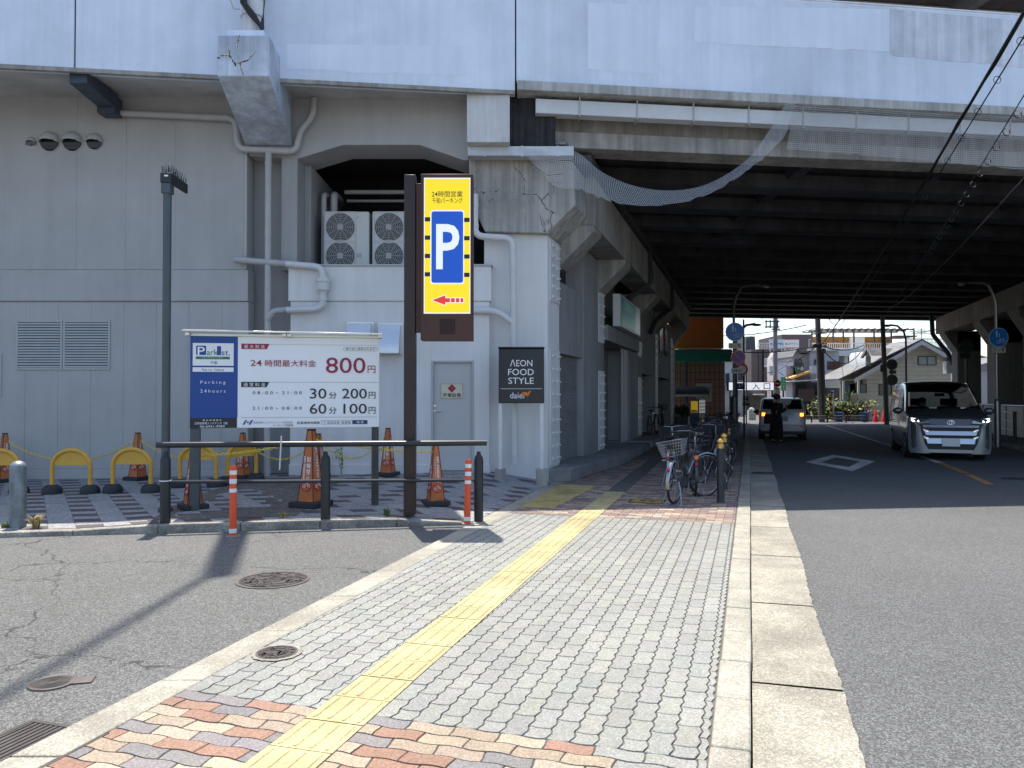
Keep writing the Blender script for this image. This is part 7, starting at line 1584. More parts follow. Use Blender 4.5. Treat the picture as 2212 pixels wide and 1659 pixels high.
q = MB(); p0, p1 = at(*A_(655, 447), Y - 0.7), at(*A_(985, 447), Y + 1.5); p2, p3 = at(*A_(895, 512), Y - 0.2), at(*A_(705, 512), Y - 0.7); q.plate([p0, p1, p2, p3], (0, 0.1, 0.08)); q.plate([p0, at(*A_(612, 530), Y - 0.7), at(*A_(628, 535), Y - 0.7), p3 * 0.0 + at(*A_(668, 475), Y - 0.7)], (0, 0.3, 0)); q.build('dormer_roof', tile_g, dm)
fbox('window', A_(662, 520), A_(692, 575), Y - 0.41, 0.03, win, dm)
window(A_(1162, 515), A_(1345, 605), Y, t, 1, gm=mat('pane_sky', (0.16, 0.25, 0.34), 0.1, spec=0.7)); window(A_(775, 790), A_(905, 898), Y, t, 2); window(A_(590, 790), A_(655, 880), Y - 0.0, t, 0)
q = MB(); 
for x in (430, 578): a = at(*A_(x, 760), Y - 1.2); q.box(a.x - 0.06, a.x + 0.06, Y - 1.26, Y - 1.14, ROADZ, a.z)
q.build('porch_post', white_h, t)
fbox('porch_wall', A_(432, 880), A_(660, 1100), Y - 1.2, 0.2, siding, t, z0=ROADZ); fbox('porch_back', A_(420, 755), A_(662, 900), Y + 0.6, 0.3, mat('porch_shade', (0.20, 0.19, 0.18), 0.8), t, z0=0)
# laundry on the porch
for i, (x, c, lab) in enumerate(((490, (0.06, 0.08, 0.13), 'dark blue laundry hanging in the porch of the cream house'), (520, (0.35, 0.36, 0.40), 'pale grey laundry hanging in the porch of the cream house'), (545, (0.10, 0.10, 0.11), 'black laundry hanging last in the porch of the cream house'))):
    a = at(*A_(x, 790), Y - 0.8); q = MB(); q.plate([a + Vector((-0.20, 0, 0)), a + Vector((0.18, 0, 0)), a + Vector((0.24, 0, -0.75)), a + Vector((-0.15, 0, -0.82))], (0, 0.05, 0)); tag(q.build('laundry', mat('cloth%d' % i, c, 0.9)), lab, 'laundry')

# white block behind with the timber roof terrace
Y = 60.0; t = fth('apartment_block', 'white house block with timber roof terrace and pergola behind the cream house', 'building', A_(500, 1100), Y)
fbox('wall', A_(255, 445), A_(1000, 1180), Y, 4, white_h, t, z0=ROADZ); window(A_(268, 568), A_(385, 642), Y, t, 1, gm=mat('pane_brown', (0.14, 0.06, 0.05), 0.2)); fbox('recess', A_(405, 520), A_(500, 715), Y, 0.02, mat('recess_dark', (0.06, 0.06, 0.065), 0.7), t, push=0.02)
fbox('canopy_slab', A_(300, 462), A_(505, 520), Y, 0.1, white_h, t, push=1.3); fbox('pier', A_(385, 520), A_(420, 700), Y, 0.2, white_h, t, push=1.0); fbox('pier', A_(500, 510), A_(520, 700), Y, 0.2, white_h, t, push=1.0)
balcony(A_(316, 675), A_(500, 735), Y, t, mat('balcony_mauve', (0.20, 0.16, 0.16), 0.6), 16, 1.0)
fbox('timber_screen', A_(120, 322), A_(905, 440), Y + 3, 0.1, wood_o, t); q = MB()
for k in range(60): a = at(*A_(lerp(122, 905, k / 59), 440), Y + 2.9); b_ = at(*A_(0, 330), Y + 2.9); q.box(a.x - 0.02, a.x + 0.02, Y + 2.9, Y + 2.95, a.z, b_.z)
q.build('screen_slat', mat('wood_dark', (0.28, 0.15, 0.05), 0.7), t)
q = MB(); zp = at(*A_(0, 265), Y + 1).z
for yy in (Y + 0.3, Y + 1.6, Y + 2.9): a, b_ = at(*A_(120, 265), Y + 1), at(*A_(1085, 265), Y + 1); q.box(a.x, b_.x, yy, yy + 0.08, zp, zp + 0.09)
for k in range(16): a = at(*A_(lerp(120, 1080, k / 15), 265), Y + 1); q.box(a.x - 0.03, a.x + 0.03, Y + 0.1, Y + 3.1, zp + 0.095, zp + 0.14)
for x in (120, 330, 430, 535, 735, 905, 1130): a = at(*A_(x, 440), Y + 0.4); q.box(a.x - 0.05, a.x + 0.05, Y + 0.4, Y + 0.5, a.z, zp)
a, b_ = at(*A_(940, 322), Y), at(*A_(1160, 322), Y); q.box(a.x, b_.x, Y, Y + 2.5, a.z, a.z + 0.09); q.build('pergola', mat('pergola_brown', (0.10, 0.055, 0.05), 0.7), t)
balcony(A_(120, 388), A_(1050, 440), Y + 0.9, t, mat('rail_white', (0.62, 0.62, 0.6), 0.5), 44, 0.8); fbox('roof_cabin', A_(535, 325), A_(640, 440), Y + 2, 1.5, white_h, t); fbox('roof_unit', A_(545, 405), A_(590, 440), Y + 0.6, 0.4, pvc_light, t)
Y = 56.0; t = fth('corner_wall_house', 'low white house with rooftop railings behind the gable of the cream house', 'house', A_(1480, 1000), Y + 6); fbox('wall', A_(1350, 430), A_(1570, 1180), Y + 6, 1.5, mat('grey_render', (0.40, 0.42, 0.45), 0.8), t, z0=ROADZ); balcony(A_(1050, 345), A_(1520, 428), Y + 6.9, t, mat('rail_grey', (0.35, 0.36, 0.37), 0.5), 36, 0.8)
Y = 47.0; t = fth('white_annex', 'bright white annex with a small balcony box beside the far pier', 'building', A_(1540, 1000), Y); fbox('wall', A_(1524, 400), A_(1572, 1180), Y, 0.4, white_h, t, z0=ROADZ); fbox('balcony', A_(1446, 560), A_(1526, 685), Y - 0.3, 0.4, white_h, t); fbox('awning', A_(1446, 525), A_(1530, 558), Y - 0.4, 0.5, frame_d, t)

# brown block, roof billboards, far brown block, tapered tower
Y = 68.0; t = fth('brown_building', 'long brown panelled building with white window grilles', 'building', B_(1200, 1000), Y); fbox('wall', B_(988, 470), B_(1436, 1190), Y, 10, brown_b, t, z0=ROADZ); q = MB()
for x in (1060, 1115, 1180, 1245, 1310, 1370): a = at(*B_(x, 470), Y); q.box(a.x - 0.04, a.x + 0.04, Y - 0.02, Y, ROADZ, a.z)
q.build('panel_joint', mat('joint_dark', (0.03, 0.025, 0.025), 0.8), t)
for x0, x1 in ((1125, 1222), (1340, 1430)): window(B_(x0, 565), B_(x1, 635), Y, t, 0); balcony(B_(x0, 565), B_(x1, 638), Y, t, fascia_w, 9, 0.25)
fbox('service_pipe', B_(1100, 470), B_(1116, 1150), Y, 0.05, black_gap, t, push=0.12)
q = MB(); a, b_ = at(*B_(1050, 408), Y + 1), at(*B_(1480, 470), Y + 1)
for z in (a.z, lerp(a.z, b_.z, 0.5)): q.box(a.x, b_.x, Y + 1, Y + 1.05, z, z + 0.05)
for k in range(18): x = lerp(a.x, b_.x, k / 17); q.box(x - 0.02, x + 0.02, Y + 1, Y + 1.05, b_.z, a.z)
q.build('roof_railing', pvc_light, t)
for i, (x0, x1, s, lab, cm) in enumerate(((1160, 1308, '会社 不動産', 'pale blue roof billboard on the brown building', (0.50, 0.56, 0.66)), (1312, 1465, 'エネアアホーム', 'white roof billboard with orange edges on the brown building', (0.66, 0.68, 0.66)))):
    t = fth('billboard', lab, 'billboard', B_(x0, 460), Y); a, b_ = at(*B_(x0, 460), Y), at(*B_(x1, 370), Y); q = MB(); q.box(a.x, b_.x, Y - 0.4, Y - 0.3, a.z, b_.z); q.build('board', mat('board%d' % i, cm, 0.6, emit=0.0), t); w, h = b_.x - a.x, b_.z - a.z
    T = frame(Vector((a.x, Y - 0.405, a.z)), (1, 0, 0), y=(0, 0, 1)); q = MB(); q.mi = 0; q.text(s, w * 0.22, h * 0.35, w * 0.95, h * 0.62, 0.01, T, 0.006); q.mi = 1; q.rect(w * 0.08, h * 0.36, w * 0.18, h * 0.60, 0.01, T)
    if i: q.rect(0, 0, w, h * 0.08, 0.02, T); q.rect(0, h * 0.93, w, h, 0.02, T)
    q.mi = 2; q.text('小さな会社の看板', w * 0.1, h * 0.74, w * 0.75, h * 0.86, 0.01, T) if False else None
    q.build('lettering', [mat('ink_teal', (0.02, 0.16, 0.22), 0.6), mat('ink_coral', (0.55, 0.16, 0.08), 0.6), ink], t, smooth=False)
    q = MB()
    for f in (0.1, 0.9): q.box(a.x + w * f - 0.05, a.x + w * f + 0.05, Y - 0.3, Y - 0.2, a.z - 0.9, a.z + h * 0.8)
    q.build('post', pvc, t)
Y = 84.0; t = fth('brown_tower_block', 'tall brown block rising behind the roof billboards', 'building', B_(1450, 470), Y); fbox('wall', B_(1305, 315), B_(1620, 900), Y, 8, brown_b, t, z0=ROADZ); window(B_(1582, 365), B_(1612, 462), Y, t, 0, fr=fascia_w)
Y = 72.0; t = fth('dark_tower', 'dark tapered tower slab rising between the lamp sign and brown building', 'tower', B_(985, 1000), Y); P_ = [(920, 1180), (1068, 1180), (1028, 335), (935, 335)]; q = MB(); q.plate([at(*B_(*p), Y) for p in P_], (0, 3, 0)); q.build('slab', mat('tower_dark', (0.035, 0.042, 0.05), 0.5, var=0.1, vs=0.5), t, bevel=0.05); q = MB(); P_ = [(922, 1180), (940, 1180), (946, 500), (936, 500)]; q.plate([at(*B_(*p), Y - 0.06) for p in P_], (0, 0.05, 0)); q.build('fin', black_gap, t)
# small houses and shops to the left of the leaning pole
Y = 58.0; t = fth('small_gabled_house', 'narrow pale house with small gable above the green dental sign', 'house', B_(1500, 1100), Y)
q = MB(); q.plate([at(*B_(*p), Y) for p in ((1425, 1180), (1620, 1180), (1620, 520), (1500, 520), (1468, 462), (1425, 530))], (0, 6, 0)); q.build('wall', mat('pink_render', (0.42, 0.38, 0.37), 0.8, var=0.06, vs=1), t); q = MB(); q.plate([at(*B_(*p), Y - 0.3) for p in ((1418, 545), (1468, 458), (1640, 458), (1655, 500), (1508, 505), (1474, 478))], (0, 5, 0)); q.build('roof', tile_g, t); window(B_(1440, 570), B_(1510, 640), Y, t, 1); balcony(B_(1432, 612), B_(1530, 645), Y, t, frame_d, 8, 0.6)
fbox('lean_to', B_(1350, 640), B_(1450, 800), Y, 2, mat('blue_grey_wall', (0.32, 0.36, 0.44), 0.8), t)
q = MB(); q.plate([at(*B_(*p), Y - 1.2) for p in ((1390, 765), (1600, 690), (1600, 712), (1420, 775))], (0, 1.6, 0)); q.build('awning', wood_o, t); q = MB(); q.plate([at(*B_(*p), Y - 1.6) for p in ((1340, 806), (1480, 790), (1640, 782), (1640, 800), (1480, 806))], (0, 1.4, 0)); q.build('canopy', fascia_w, t)
fbox('shopfront', B_(1440, 810), B_(1700, 1160), Y - 0.5, 0.5, mat('shop_dark', (0.085, 0.075, 0.07), 0.7, var=0.3, vs=2), t, z0=ROADZ)
for x0, x1, y0, y1 in ((1450, 1490, 830, 930), (1500, 1560, 820, 900), (1640, 1690, 830, 950)): window(B_(x0, y0), B_(x1, y1), Y - 0.5, t, 1)
balcony(B_(1480, 885), B_(1640, 990), Y - 0.4, t, mat('balcony_brown', (0.14, 0.10, 0.09), 0.7), 22, 0.6)
t = fth('dental_sign', 'dark green box sign with white character on the narrow gabled house', 'sign', B_(1490, 670), Y - 1); fbox('board', B_(1449, 643), B_(1535, 698), Y - 1.0, 0.15, mat('dental_green', (0.015, 0.11, 0.05), 0.5), t); a, b_ = at(*B_(1449, 698), Y - 1.0), at(*B_(1535, 643), Y - 1.0); q = MB(); T = frame(Vector((a.x, Y - 1.01, a.z)), (1, 0, 0), y=(0, 0, 1)); w, h = b_.x - a.x, b_.z - a.z; q.text('歯', w * 0.56, h * 0.15, w * 0.94, h * 0.85, 0.004, T, 0.006); q.text('卯', w * 0.2, h * 0.3, w * 0.42, h * 0.75, 0.004, T, 0.006); q.build('lettering', white_ink, t, smooth=False)
Y = 57.0; t = fth('weatherboard_house', 'grey-white boarded house with a glass balcony beside the leaning pole', 'house', B_(1700, 1100), Y); fbox('wall', B_(1600, 475), B_(1900, 1180), Y + 0.6, 5, mat('board_grey', (0.46, 0.48, 0.50), 0.7, streak=0.12, ss=(0.5, 0.5, 9)), t, z0=ROADZ); fbox('glass_balcony', B_(1615, 640), B_(1692, 720), Y - 0.2, 0.5, mat('frosted', (0.46, 0.52, 0.58), 0.3), t); fbox('flat_roof', B_(1590, 470), B_(1900, 482), Y + 0.2, 4, fascia_w, t); window(B_(1640, 575), B_(1690, 630), Y + 0.6, t, 0); window(B_(1775, 595), B_(1900, 680), Y + 0.6, t, 1, gm=mat('pane_brown', (0.14, 0.06, 0.05), 0.2))
fbox('canopy', B_(1760, 800), B_(1905, 870), Y - 0.5, 1.0, fascia_w, t); fbox('shopfront', B_(1700, 870), B_(1905, 1150), Y, 0.5, mat('shop_dark', (0.085, 0.075, 0.07), 0.7, var=0.3, vs=2), t, z0=ROADZ)

# orange and brown building with green awning
Y = 46.0; t = ob = fth('orange_building', 'brown tiled building with orange top, green awning and posters', 'building', B_(480, 1200), Y)
fbox('wall', B_(150, 590), B_(712, 1260), Y, 6, mat('brown_tile', (0.36, 0.21, 0.155), 0.45, var=0.08, vs=1), t, z0=ROADZ)
q = MB(); a, b_ = at(*B_(150, 600), Y), at(*B_(712, 1240), Y)
for k in range(12): x = lerp(a.x, b_.x, k / 11 * 1.0); q.box(x - 0.015, x + 0.015, Y - 0.008, Y, ROADZ, a.z)
for k in range(9): z = lerp(0, a.z, k / 8.5); q.box(a.x, b_.x, Y - 0.009, Y, z - 0.012, z + 0.012)
q.build('tile_joint', mat('joint_pale', (0.07, 0.045, 0.04), 0.8), t)
fbox('upper_wall', B_(150, -160), B_(700, 462), Y, 6, mat('orange_panel', (0.85, 0.21, 0.035), 0.5, var=0.05, vs=1, streak=0.08, ss=(0.4, 0.4, 8)), t, push=0.03)
fbox('awning', B_(120, 467), B_(792, 597), Y - 0.9, 0.88, mat('awning_green', (0.018, 0.27, 0.20), 0.5, var=0.06, vs=1), t, bev=0.03)
fbox('awning_post', B_(308, 598), B_(330, 1230), Y - 0.8, 0.12, hopper_blue, t, z0=ROADZ)
pst = fbox('poster', B_(414, 806), B_(578, 1042), Y - 0.03, 0.02, mat('poster_white', (0.55, 0.53, 0.48), 0.6), t); a, b_ = at(*B_(414, 1042), Y - 0.035), at(*B_(578, 806), Y - 0.035); T = frame(Vector((a.x, Y - 0.035, a.z)), (1, 0, 0), y=(0, 0, 1)); w, h = b_.x - a.x, b_.z - a.z
q = MB(); q.mi = 0; q.rect(0, h * 0.93, w, h * 0.99, 0.004, T); q.rect(0, h * 0.03, w, h * 0.10, 0.004, T); q.text('サービス', w * 0.02, h * 0.27, w * 0.9, h * 0.36, 0.004, T, 0.006); q.mi = 1; q.text('のあ', w * 0.72, h * 0.55, w * 0.95, h * 0.82, 0.004, T, 0.006); q.build('lettering', [mat('poster_red', (0.42, 0.06, 0.06), 0.6), mat('poster_blue', (0.04, 0.10, 0.30), 0.6)], pst, smooth=False)
# curved shelter roof
Y = 42.5; t = fth('shelter_roof', 'smoky curved shelter roof over the vending machine', 'shelter', B_(400, 950), Y); a, b_ = at(*B_(270, 950), Y), at(*B_(545, 850), Y); q = MB(); n = 12; vs = []
for i in range(n + 1): an = R(90 * i / n); yy, zz = Y + 1.4 * (1 - math.cos(an)) - 0.2, lerp(a.z + 0.05, b_.z, math.sin(an)); vs += [(a.x - 1, yy, zz), (b_.x, yy, zz), (b_.x, yy, zz - 0.04), (a.x - 1, yy, zz - 0.04)]
q.add(vs, [(i * 4 + j, i * 4 + (j + 1) % 4, (i + 1) * 4 + (j + 1) % 4, (i + 1) * 4 + j) for i in range(n) for j in range(4)]); q.build('roof', mat('smoke_panel', (0.12, 0.14, 0.16), 0.2), t); q = MB(); q.box(a.x - 1, b_.x, Y - 0.24, Y - 0.15, a.z - 0.05, a.z + 0.06); q.box(b_.x - 0.05, b_.x, Y - 0.2, Y + 1.3, a.z - 0.05, a.z + 0.02); q.build('frame', pole_l, t)
q = MB(); q.box(b_.x - 0.14, b_.x - 0.06, Y + 0.9, Y + 1.0, ROADZ, a.z); q.build('post', pole_l, t)
# vending machine
Y = 40.5; a = at(*B_(355, 1235), Y); b_ = at(*B_(440, 985), Y); w = at(*B_(520, 0), Y).x - a.x; t = thing('vending_machine', 'blue vending machine with plain yellow poster under the curved shelter', 'vending machine', (a.x, Y, 0)); hgt = b_.z
q = MB(); q.plate([(a.x, Y, 0), (b_.x, Y - 0.05, 0), (b_.x + 0.55, Y + 0.75, 0), (a.x + 0.5, Y + 0.85, 0)], (0, 0, hgt)); q.build('cabinet', mat('vend_blue', (0.008, 0.03, 0.22), 0.35), t, bevel=0.02)
T = frame(Vector((a.x, Y - 0.002, 0)), (b_.x - a.x, -0.05, 0), y=(0, 0, 1)); q = MB(); ww = b_.x - a.x; q.rect(ww * 0.08, hgt * 0.50, ww * 0.9, hgt * 0.92, 0.01, T); q.build('poster', mat('vend_yellow', (0.75, 0.50, 0.02), 0.4, emit=0.12), t, smooth=False); q = MB(); q.text('ドリンク', ww * 0.14, hgt * 0.52, ww * 0.85, hgt * 0.60, 0.014, T, 0.006) if False else q.rect(ww * 0.14, hgt * 0.52, ww * 0.84, hgt * 0.585, 0.014, T); q.build('poster_band', mat('vend_orange', (0.5, 0.12, 0.02), 0.5), t, smooth=False)
T = frame(Vector((b_.x + 0.0, Y - 0.05, 0)), (0.55, 0.80, 0), y=(0, 0, 1)); q = MB(); q.mi = 0; q.rect(0.06, hgt * 0.48, 0.9, hgt * 0.95, 0.01, T); q.mi = 1
for r_ in range(3):
    for k in range(6): q.mi = 1 + (k + r_) % 2; q.rect(0.12 + k * 0.125, hgt * (0.54 + r_ * 0.13), 0.19 + k * 0.125, hgt * (0.62 + r_ * 0.13), 0.014, T)
q.mi = 3; q.rect(0.4, hgt * 0.14, 0.7, hgt * 0.30, 0.012, T); q.build('display', [mat('vend_white', (0.5, 0.53, 0.55), 0.2, emit=0.15), mat('can_red', (0.3, 0.05, 0.05), 0.4), mat('can_green', (0.05, 0.2, 0.12), 0.4), mat('vend_yellow', (0.75, 0.5, 0.02), 0.4)], t, smooth=False)
# planter with shrub
def leafy(name, c, rx, ry, rz_, n, m, par=None, size=0.08, seed=1):
    rnd = random.Random(seed); q = MB()
    for i in range(n):
        while True:
            p = Vector((rnd.uniform(-1, 1), rnd.uniform(-1, 1), rnd.uniform(-1, 1)))
            if p.length < 1 and p.length > 0.35 * rnd.random(): break
        k = 0.75 + 0.35 * math.sin(p.x * 5 + seed) * math.cos(p.z * 4); P = c + Vector((p.x * rx, p.y * ry, p.z * rz_)) * k
        d = Vector((rnd.uniform(-1, 1), rnd.uniform(-1, 1), rnd.uniform(-0.3, 1))).normalized(); s = d.orthogonal().normalized() * size * 0.35; e = d * size * rnd.uniform(0.7, 1.3); q.mi = rnd.choice((0, 0, 1)); q.poly([P, P + e * 0.5 + s, P + e, P + e * 0.5 - s])
    return q.build(name, m, par, smooth=False)
leaf1 = [mat('leaf_green', (0.045, 0.10, 0.025), 0.6, var=0.3, vs=5), mat('leaf_lime', (0.12, 0.19, 0.03), 0.6, var=0.3, vs=5)]; leaf_dark = [mat('leaf_deep', (0.018, 0.04, 0.014), 0.6), mat('leaf_green', (0.045, 0.10, 0.025), 0.6)]
Y = 38.0; a, b_ = at(*B_(205, 1165), Y), at(*B_(352, 1250), Y); t = thing('planter', 'dark rectangular planter with white end panel holding a leafy shrub', 'planter', ((a.x + b_.x) / 2, Y, 0.05)); q = MB(); q.box(a.x, at(*B_(328, 0), Y).x, Y, Y + 0.6, 0.05, a.z); q.build('box', mat('planter_dark', (0.06, 0.075, 0.07), 0.6), t, bevel=0.02); q = MB(); q.box(at(*B_(329, 0), Y).x, b_.x, Y + 0.05, Y + 0.9, 0.05, a.z - 0.02); q.build('end_panel', white_h, t, bevel=0.01)
t = thing('shrub', 'leafy shrub growing in the dark planter by the vending machine', 'shrub', ((a.x + b_.x) / 2, Y + 0.3, a.z)); leafy('foliage', Vector((lerp(a.x, b_.x, 0.38), Y + 0.3, a.z + 0.25)), 0.75, 0.35, 0.42, 700, leaf_dark, t, 0.12, 2); leafy('flower_foliage', Vector((lerp(a.x, b_.x, 0.75), Y + 0.5, a.z + 0.15)), 0.35, 0.3, 0.25, 260, [mat('leaf_yellow', (0.42, 0.45, 0.10), 0.6), leaf1[1]], t, 0.10, 5)

# parking entrance gantry
Y = 45.0; t = fth('entrance_sign', 'long white lit parking entrance sign with blue P across the lane', 'sign', B_(990, 900), Y); fbox('box', B_(748, 806), B_(1227, 900), Y, 0.25, mat('sign_frame', (0.02, 0.03, 0.08), 0.5), t, push=0.01); a, b_ = at(*B_(756, 893), Y - 0.01), at(*B_(1220, 813), Y - 0.01); w, h = b_.x - a.x, b_.z - a.z; T = frame(Vector((a.x, Y - 0.012, a.z)), (1, 0, 0), y=(0, 0, 1)); q = MB(); q.mi = 0; q.rect(0, 0, w, h, 0.004, T); q.mi = 1; q.rect(w * 0.18, h * 0.08, w * 0.36, h * 0.92, 0.008, T); q.text('入', w * 0.52, h * 0.06, w * 0.69, h * 0.90, 0.008, T, 0.006); q.text('口', w * 0.775, h * 0.08, w * 0.925, h * 0.88, 0.008, T, 0.006); q.mi = 2; q.text('P', w * 0.225, h * 0.16, w * 0.315, h * 0.84, 0.012, T, 0.006); q.build('face', [mat('lit_panel', (0.70, 0.72, 0.80), 0.4, emit=0.45), mat('ink_violet', (0.03, 0.03, 0.22), 0.5), white_ink], t, smooth=False)
q = MB()
for x in (768, 1205): c = at(*B_(x, 1100), Y + 0.15); q.cyl((c.x, Y + 0.15, ROADZ), (c.x, Y + 0.15, b_.z - 0.3), 0.06, n=10)
q.build('post', pole_l, t)
def road_sign(name, label, px, py, rpx, Y, mats, draw, extra=None, post=pole_l):
    c = at(*B_(px, py), Y); r_ = rpx / 4.148 / 1.1573 / F * Y; t = thing(name, label, 'traffic sign', (c.x, Y + 0.06, ROADZ)); q = MB(); q.cyl((c.x, Y + 0.06, ROADZ), (c.x, Y + 0.06, c.z + r_), 0.035, n=8); q.build('post', post, t); disc_sign(t, c, r_, mats, lambda q, T: draw(q, T, r_)); return t, c, r_
t, c, r_ = road_sign('no_entry_sign', 'red no entry sign with white bar beside the entrance sign', 1259, 823, 38, 47.0, [sign_red, sign_white], lambda q, T, r: (setattr(q, 'mi', 0), q.disc((0, 0), r * 0.94, 32, T, 0.003), setattr(q, 'mi', 1), q.rect(-r * 0.72, -r * 0.16, r * 0.72, r * 0.16, 0.006, T)))
plate_sign(t, c + Vector((0, 0, -r_ * 1.45)), r_ * 1.3, r_ * 0.6, '自転車'); q = MB(); q.lathe([(r_ * 0.8, -0.01), (r_ * 0.8, 0.01)], 24, frame(c + Vector((0, 0.02, -r_ * 2.4)), (1, 0, 0), y=(0, 0, 1))); q.build('sign_back', pvc_light, t)
Y = 43.0; t = fth('parking_plate', 'small white parking entrance plate with blue P on a thin pole', 'traffic sign', B_(935, 1200), Y); fbox('plate', B_(897, 950), B_(972, 1022), Y, 0.03, sign_white, t); a, b_ = at(*B_(897, 1022), Y), at(*B_(972, 950), Y); w, h = b_.x - a.x, b_.z - a.z; T = frame(Vector((a.x, Y - 0.002, a.z)), (1, 0, 0), y=(0, 0, 1)); q = MB(); q.mi = 0; q.rect(w * 0.25, h * 0.36, w * 0.8, h * 0.92, 0.004, T); q.text('入 口', w * 0.2, h * 0.06, w * 0.82, h * 0.28, 0.004, T, 0.006); q.mi = 1; q.text('P', w * 0.38, h * 0.42, w * 0.66, h * 0.86, 0.008, T, 0.006); q.build('lettering', [mat('ink_violet', (0.03, 0.03, 0.22), 0.5), white_ink], t, smooth=False); c = at(*B_(937, 1200), Y + 0.06); q = MB(); q.cyl((c.x, Y + 0.06, ROADZ), (c.x, Y + 0.06, at(*B_(0, 700), Y).z), 0.04, n=8); q.build('post', pole_l, t); fbox('lower_plate', B_(897, 1026), B_(972, 1056), Y, 0.03, mat('plate_rust', (0.22, 0.10, 0.04), 0.6), t)
Y = 55.0; t = fth('vertical_shop_sign', 'tall green vertical shop sign with white lettering above the car roof', 'sign', B_(1322, 900), Y); fbox('board', B_(1300, 758), B_(1346, 898), Y, 0.25, mat('vert_green', (0.02, 0.30, 0.12), 0.5), t); a, b_ = at(*B_(1300, 898), Y), at(*B_(1346, 758), Y); w, h = b_.x - a.x, b_.z - a.z; T = frame(Vector((a.x, Y - 0.002, a.z)), (1, 0, 0), y=(0, 0, 1)); q = MB()
for i, ch in enumerate('くすり薬局'): q.text(ch, w * 0.25, h * (0.80 - i * 0.19), w * 0.75, h * (0.95 - i * 0.19), 0.005, T, 0.006)
q.build('lettering', white_ink, t, smooth=False); c = at(*B_(1322, 900), Y + 0.1); q = MB(); q.box(c.x - 0.05, c.x + 0.05, Y + 0.1, Y + 0.2, ROADZ, a.z); q.build('post', pole_m, t)
Y = 49.0; t = fth('arrow_sign', 'blue arrow sign on a thin post beside the leaning utility pole', 'traffic sign', A_(322, 1100), Y); fbox('plate', A_(301, 835), A_(344, 880), Y, 0.03, sign_blue, t); a, b_ = at(*A_(301, 880), Y), at(*A_(344, 835), Y); w, h = b_.x - a.x, b_.z - a.z; T = frame(Vector((a.x, Y - 0.002, a.z)), (1, 0, 0), y=(0, 0, 1)); q = MB(); q.flat([(w * 0.12, h * 0.38), (w * 0.5, h * 0.38), (w * 0.5, h * 0.18), (w * 0.9, h * 0.5), (w * 0.5, h * 0.82), (w * 0.5, h * 0.62), (w * 0.12, h * 0.62)], 0.005, T); q.build('arrow', white_ink, t, smooth=False); c = at(*A_(330, 1150), Y + 0.06); q = MB(); q.cyl((c.x, Y + 0.06, ROADZ), (c.x, Y + 0.06, b_.z), 0.045, n=8); q.build('post', pole_l, t)

# utility poles
pole_c = mat('pole_concrete', (0.20, 0.195, 0.19), 0.85, var=0.1, vs=3, streak=0.15); pole_dk = mat('pole_sleeve', (0.06, 0.065, 0.07), 0.6)
def upole(label, b0, b1, Y, w0, w1, arms=()):
    p, q_ = at(*b0, Y), at(*b1, Y); p.z = ROADZ; q_ = p.lerp(q_, 1.25) if q_.z < 9 else q_; t = thing('utility_pole', label, 'utility pole', p.copy()); q = MB(); q.cyl(p, q_, w0, w1, 12); q.build('shaft', pole_c, t)
    for (cx, cy, hw) in arms:
        c = at(*cx, Y) if isinstance(cx, tuple) else None
    return t, p, q_
t, p, q_ = upole('tall utility pole with crossarms standing behind the entrance sign', B_(1238, 1150), B_(1237, 105), 58.0, 0.17, 0.15)
q = MB(); 
for y, x0, x1 in ((180, 1132, 1280), (238, 1132, 1280), (262, 1200, 1285)): a, b_ = at(*B_(x0, y), 57.8), at(*B_(x1, y), 57.8); q.box(a.x, b_.x, 57.75, 57.85, a.z - 0.05, a.z + 0.05)
for x in (1142, 1185, 1262): a, b_ = at(*B_(x, 168), 57.8), at(*B_(x, 250), 57.8); q.cyl((a.x, 57.8, b_.z), (a.x, 57.8, a.z), 0.05, n=8)
q.build('crossarm', pole_dk, t); q = MB(); a = at(*B_(1196, 700), 57.7); q.box(a.x - 0.2, a.x + 0.15, 57.5, 57.8, a.z - 0.3, a.z + 0.4); q.build('pole_box', pvc_light, t)
t, p, q_ = upole('leaning utility pole with dark cable sleeve in the middle of the street view', A_(215, 1150), A_(172, 100), 48.0, 0.19, 0.15)
pole2_top = at(*A_(195, 430), 48.0); q = MB(); a, b_ = at(*A_(232, 1100), 47.85), at(*A_(212, 450), 47.85); q.cyl(a, b_, 0.10, n=10); a, b_ = at(*A_(248, 1000), 47.9), at(*A_(230, 470), 47.9); q.cyl(a, b_, 0.05, n=8); q.build('cable_sleeve', pole_dk, t); q = MB()
for y in (290, 395, 420): a, b_ = at(*A_(110, y + 8), 47.8), at(*A_(265, y - 6), 47.8); q.tube([a, b_], 0.045, 6)
q.ball(at(*A_(232, 462), 47.7), 0.16); q.ball(at(*A_(160, 410), 47.7), 0.13, (2, 1, 1)); q.build('crossarm', pole_dk, t)
t, p, q_ = upole('slim utility pole leaning beside the round sign backs and cream house', A_(857, 1165), A_(812, 95), 44.0, 0.14, 0.12)
# striped guard around a post foot
Y = 48.5; a, b_ = at(*A_(318, 1145), Y), at(*A_(290, 890), Y); t = thing('striped_guy_guard', 'yellow and black striped guard on the guy wire by the leaning pole', 'guard', (a.x, Y, ROADZ)); q = MB(); n = 9
for i in range(n): q.mi = i % 2; q.cyl(a.lerp(b_, i / n), a.lerp(b_, (i + 1) / n), 0.08, n=10)
q.build('tube', [mat('guard_yellow', (0.5, 0.33, 0.05), 0.6), ink], t)
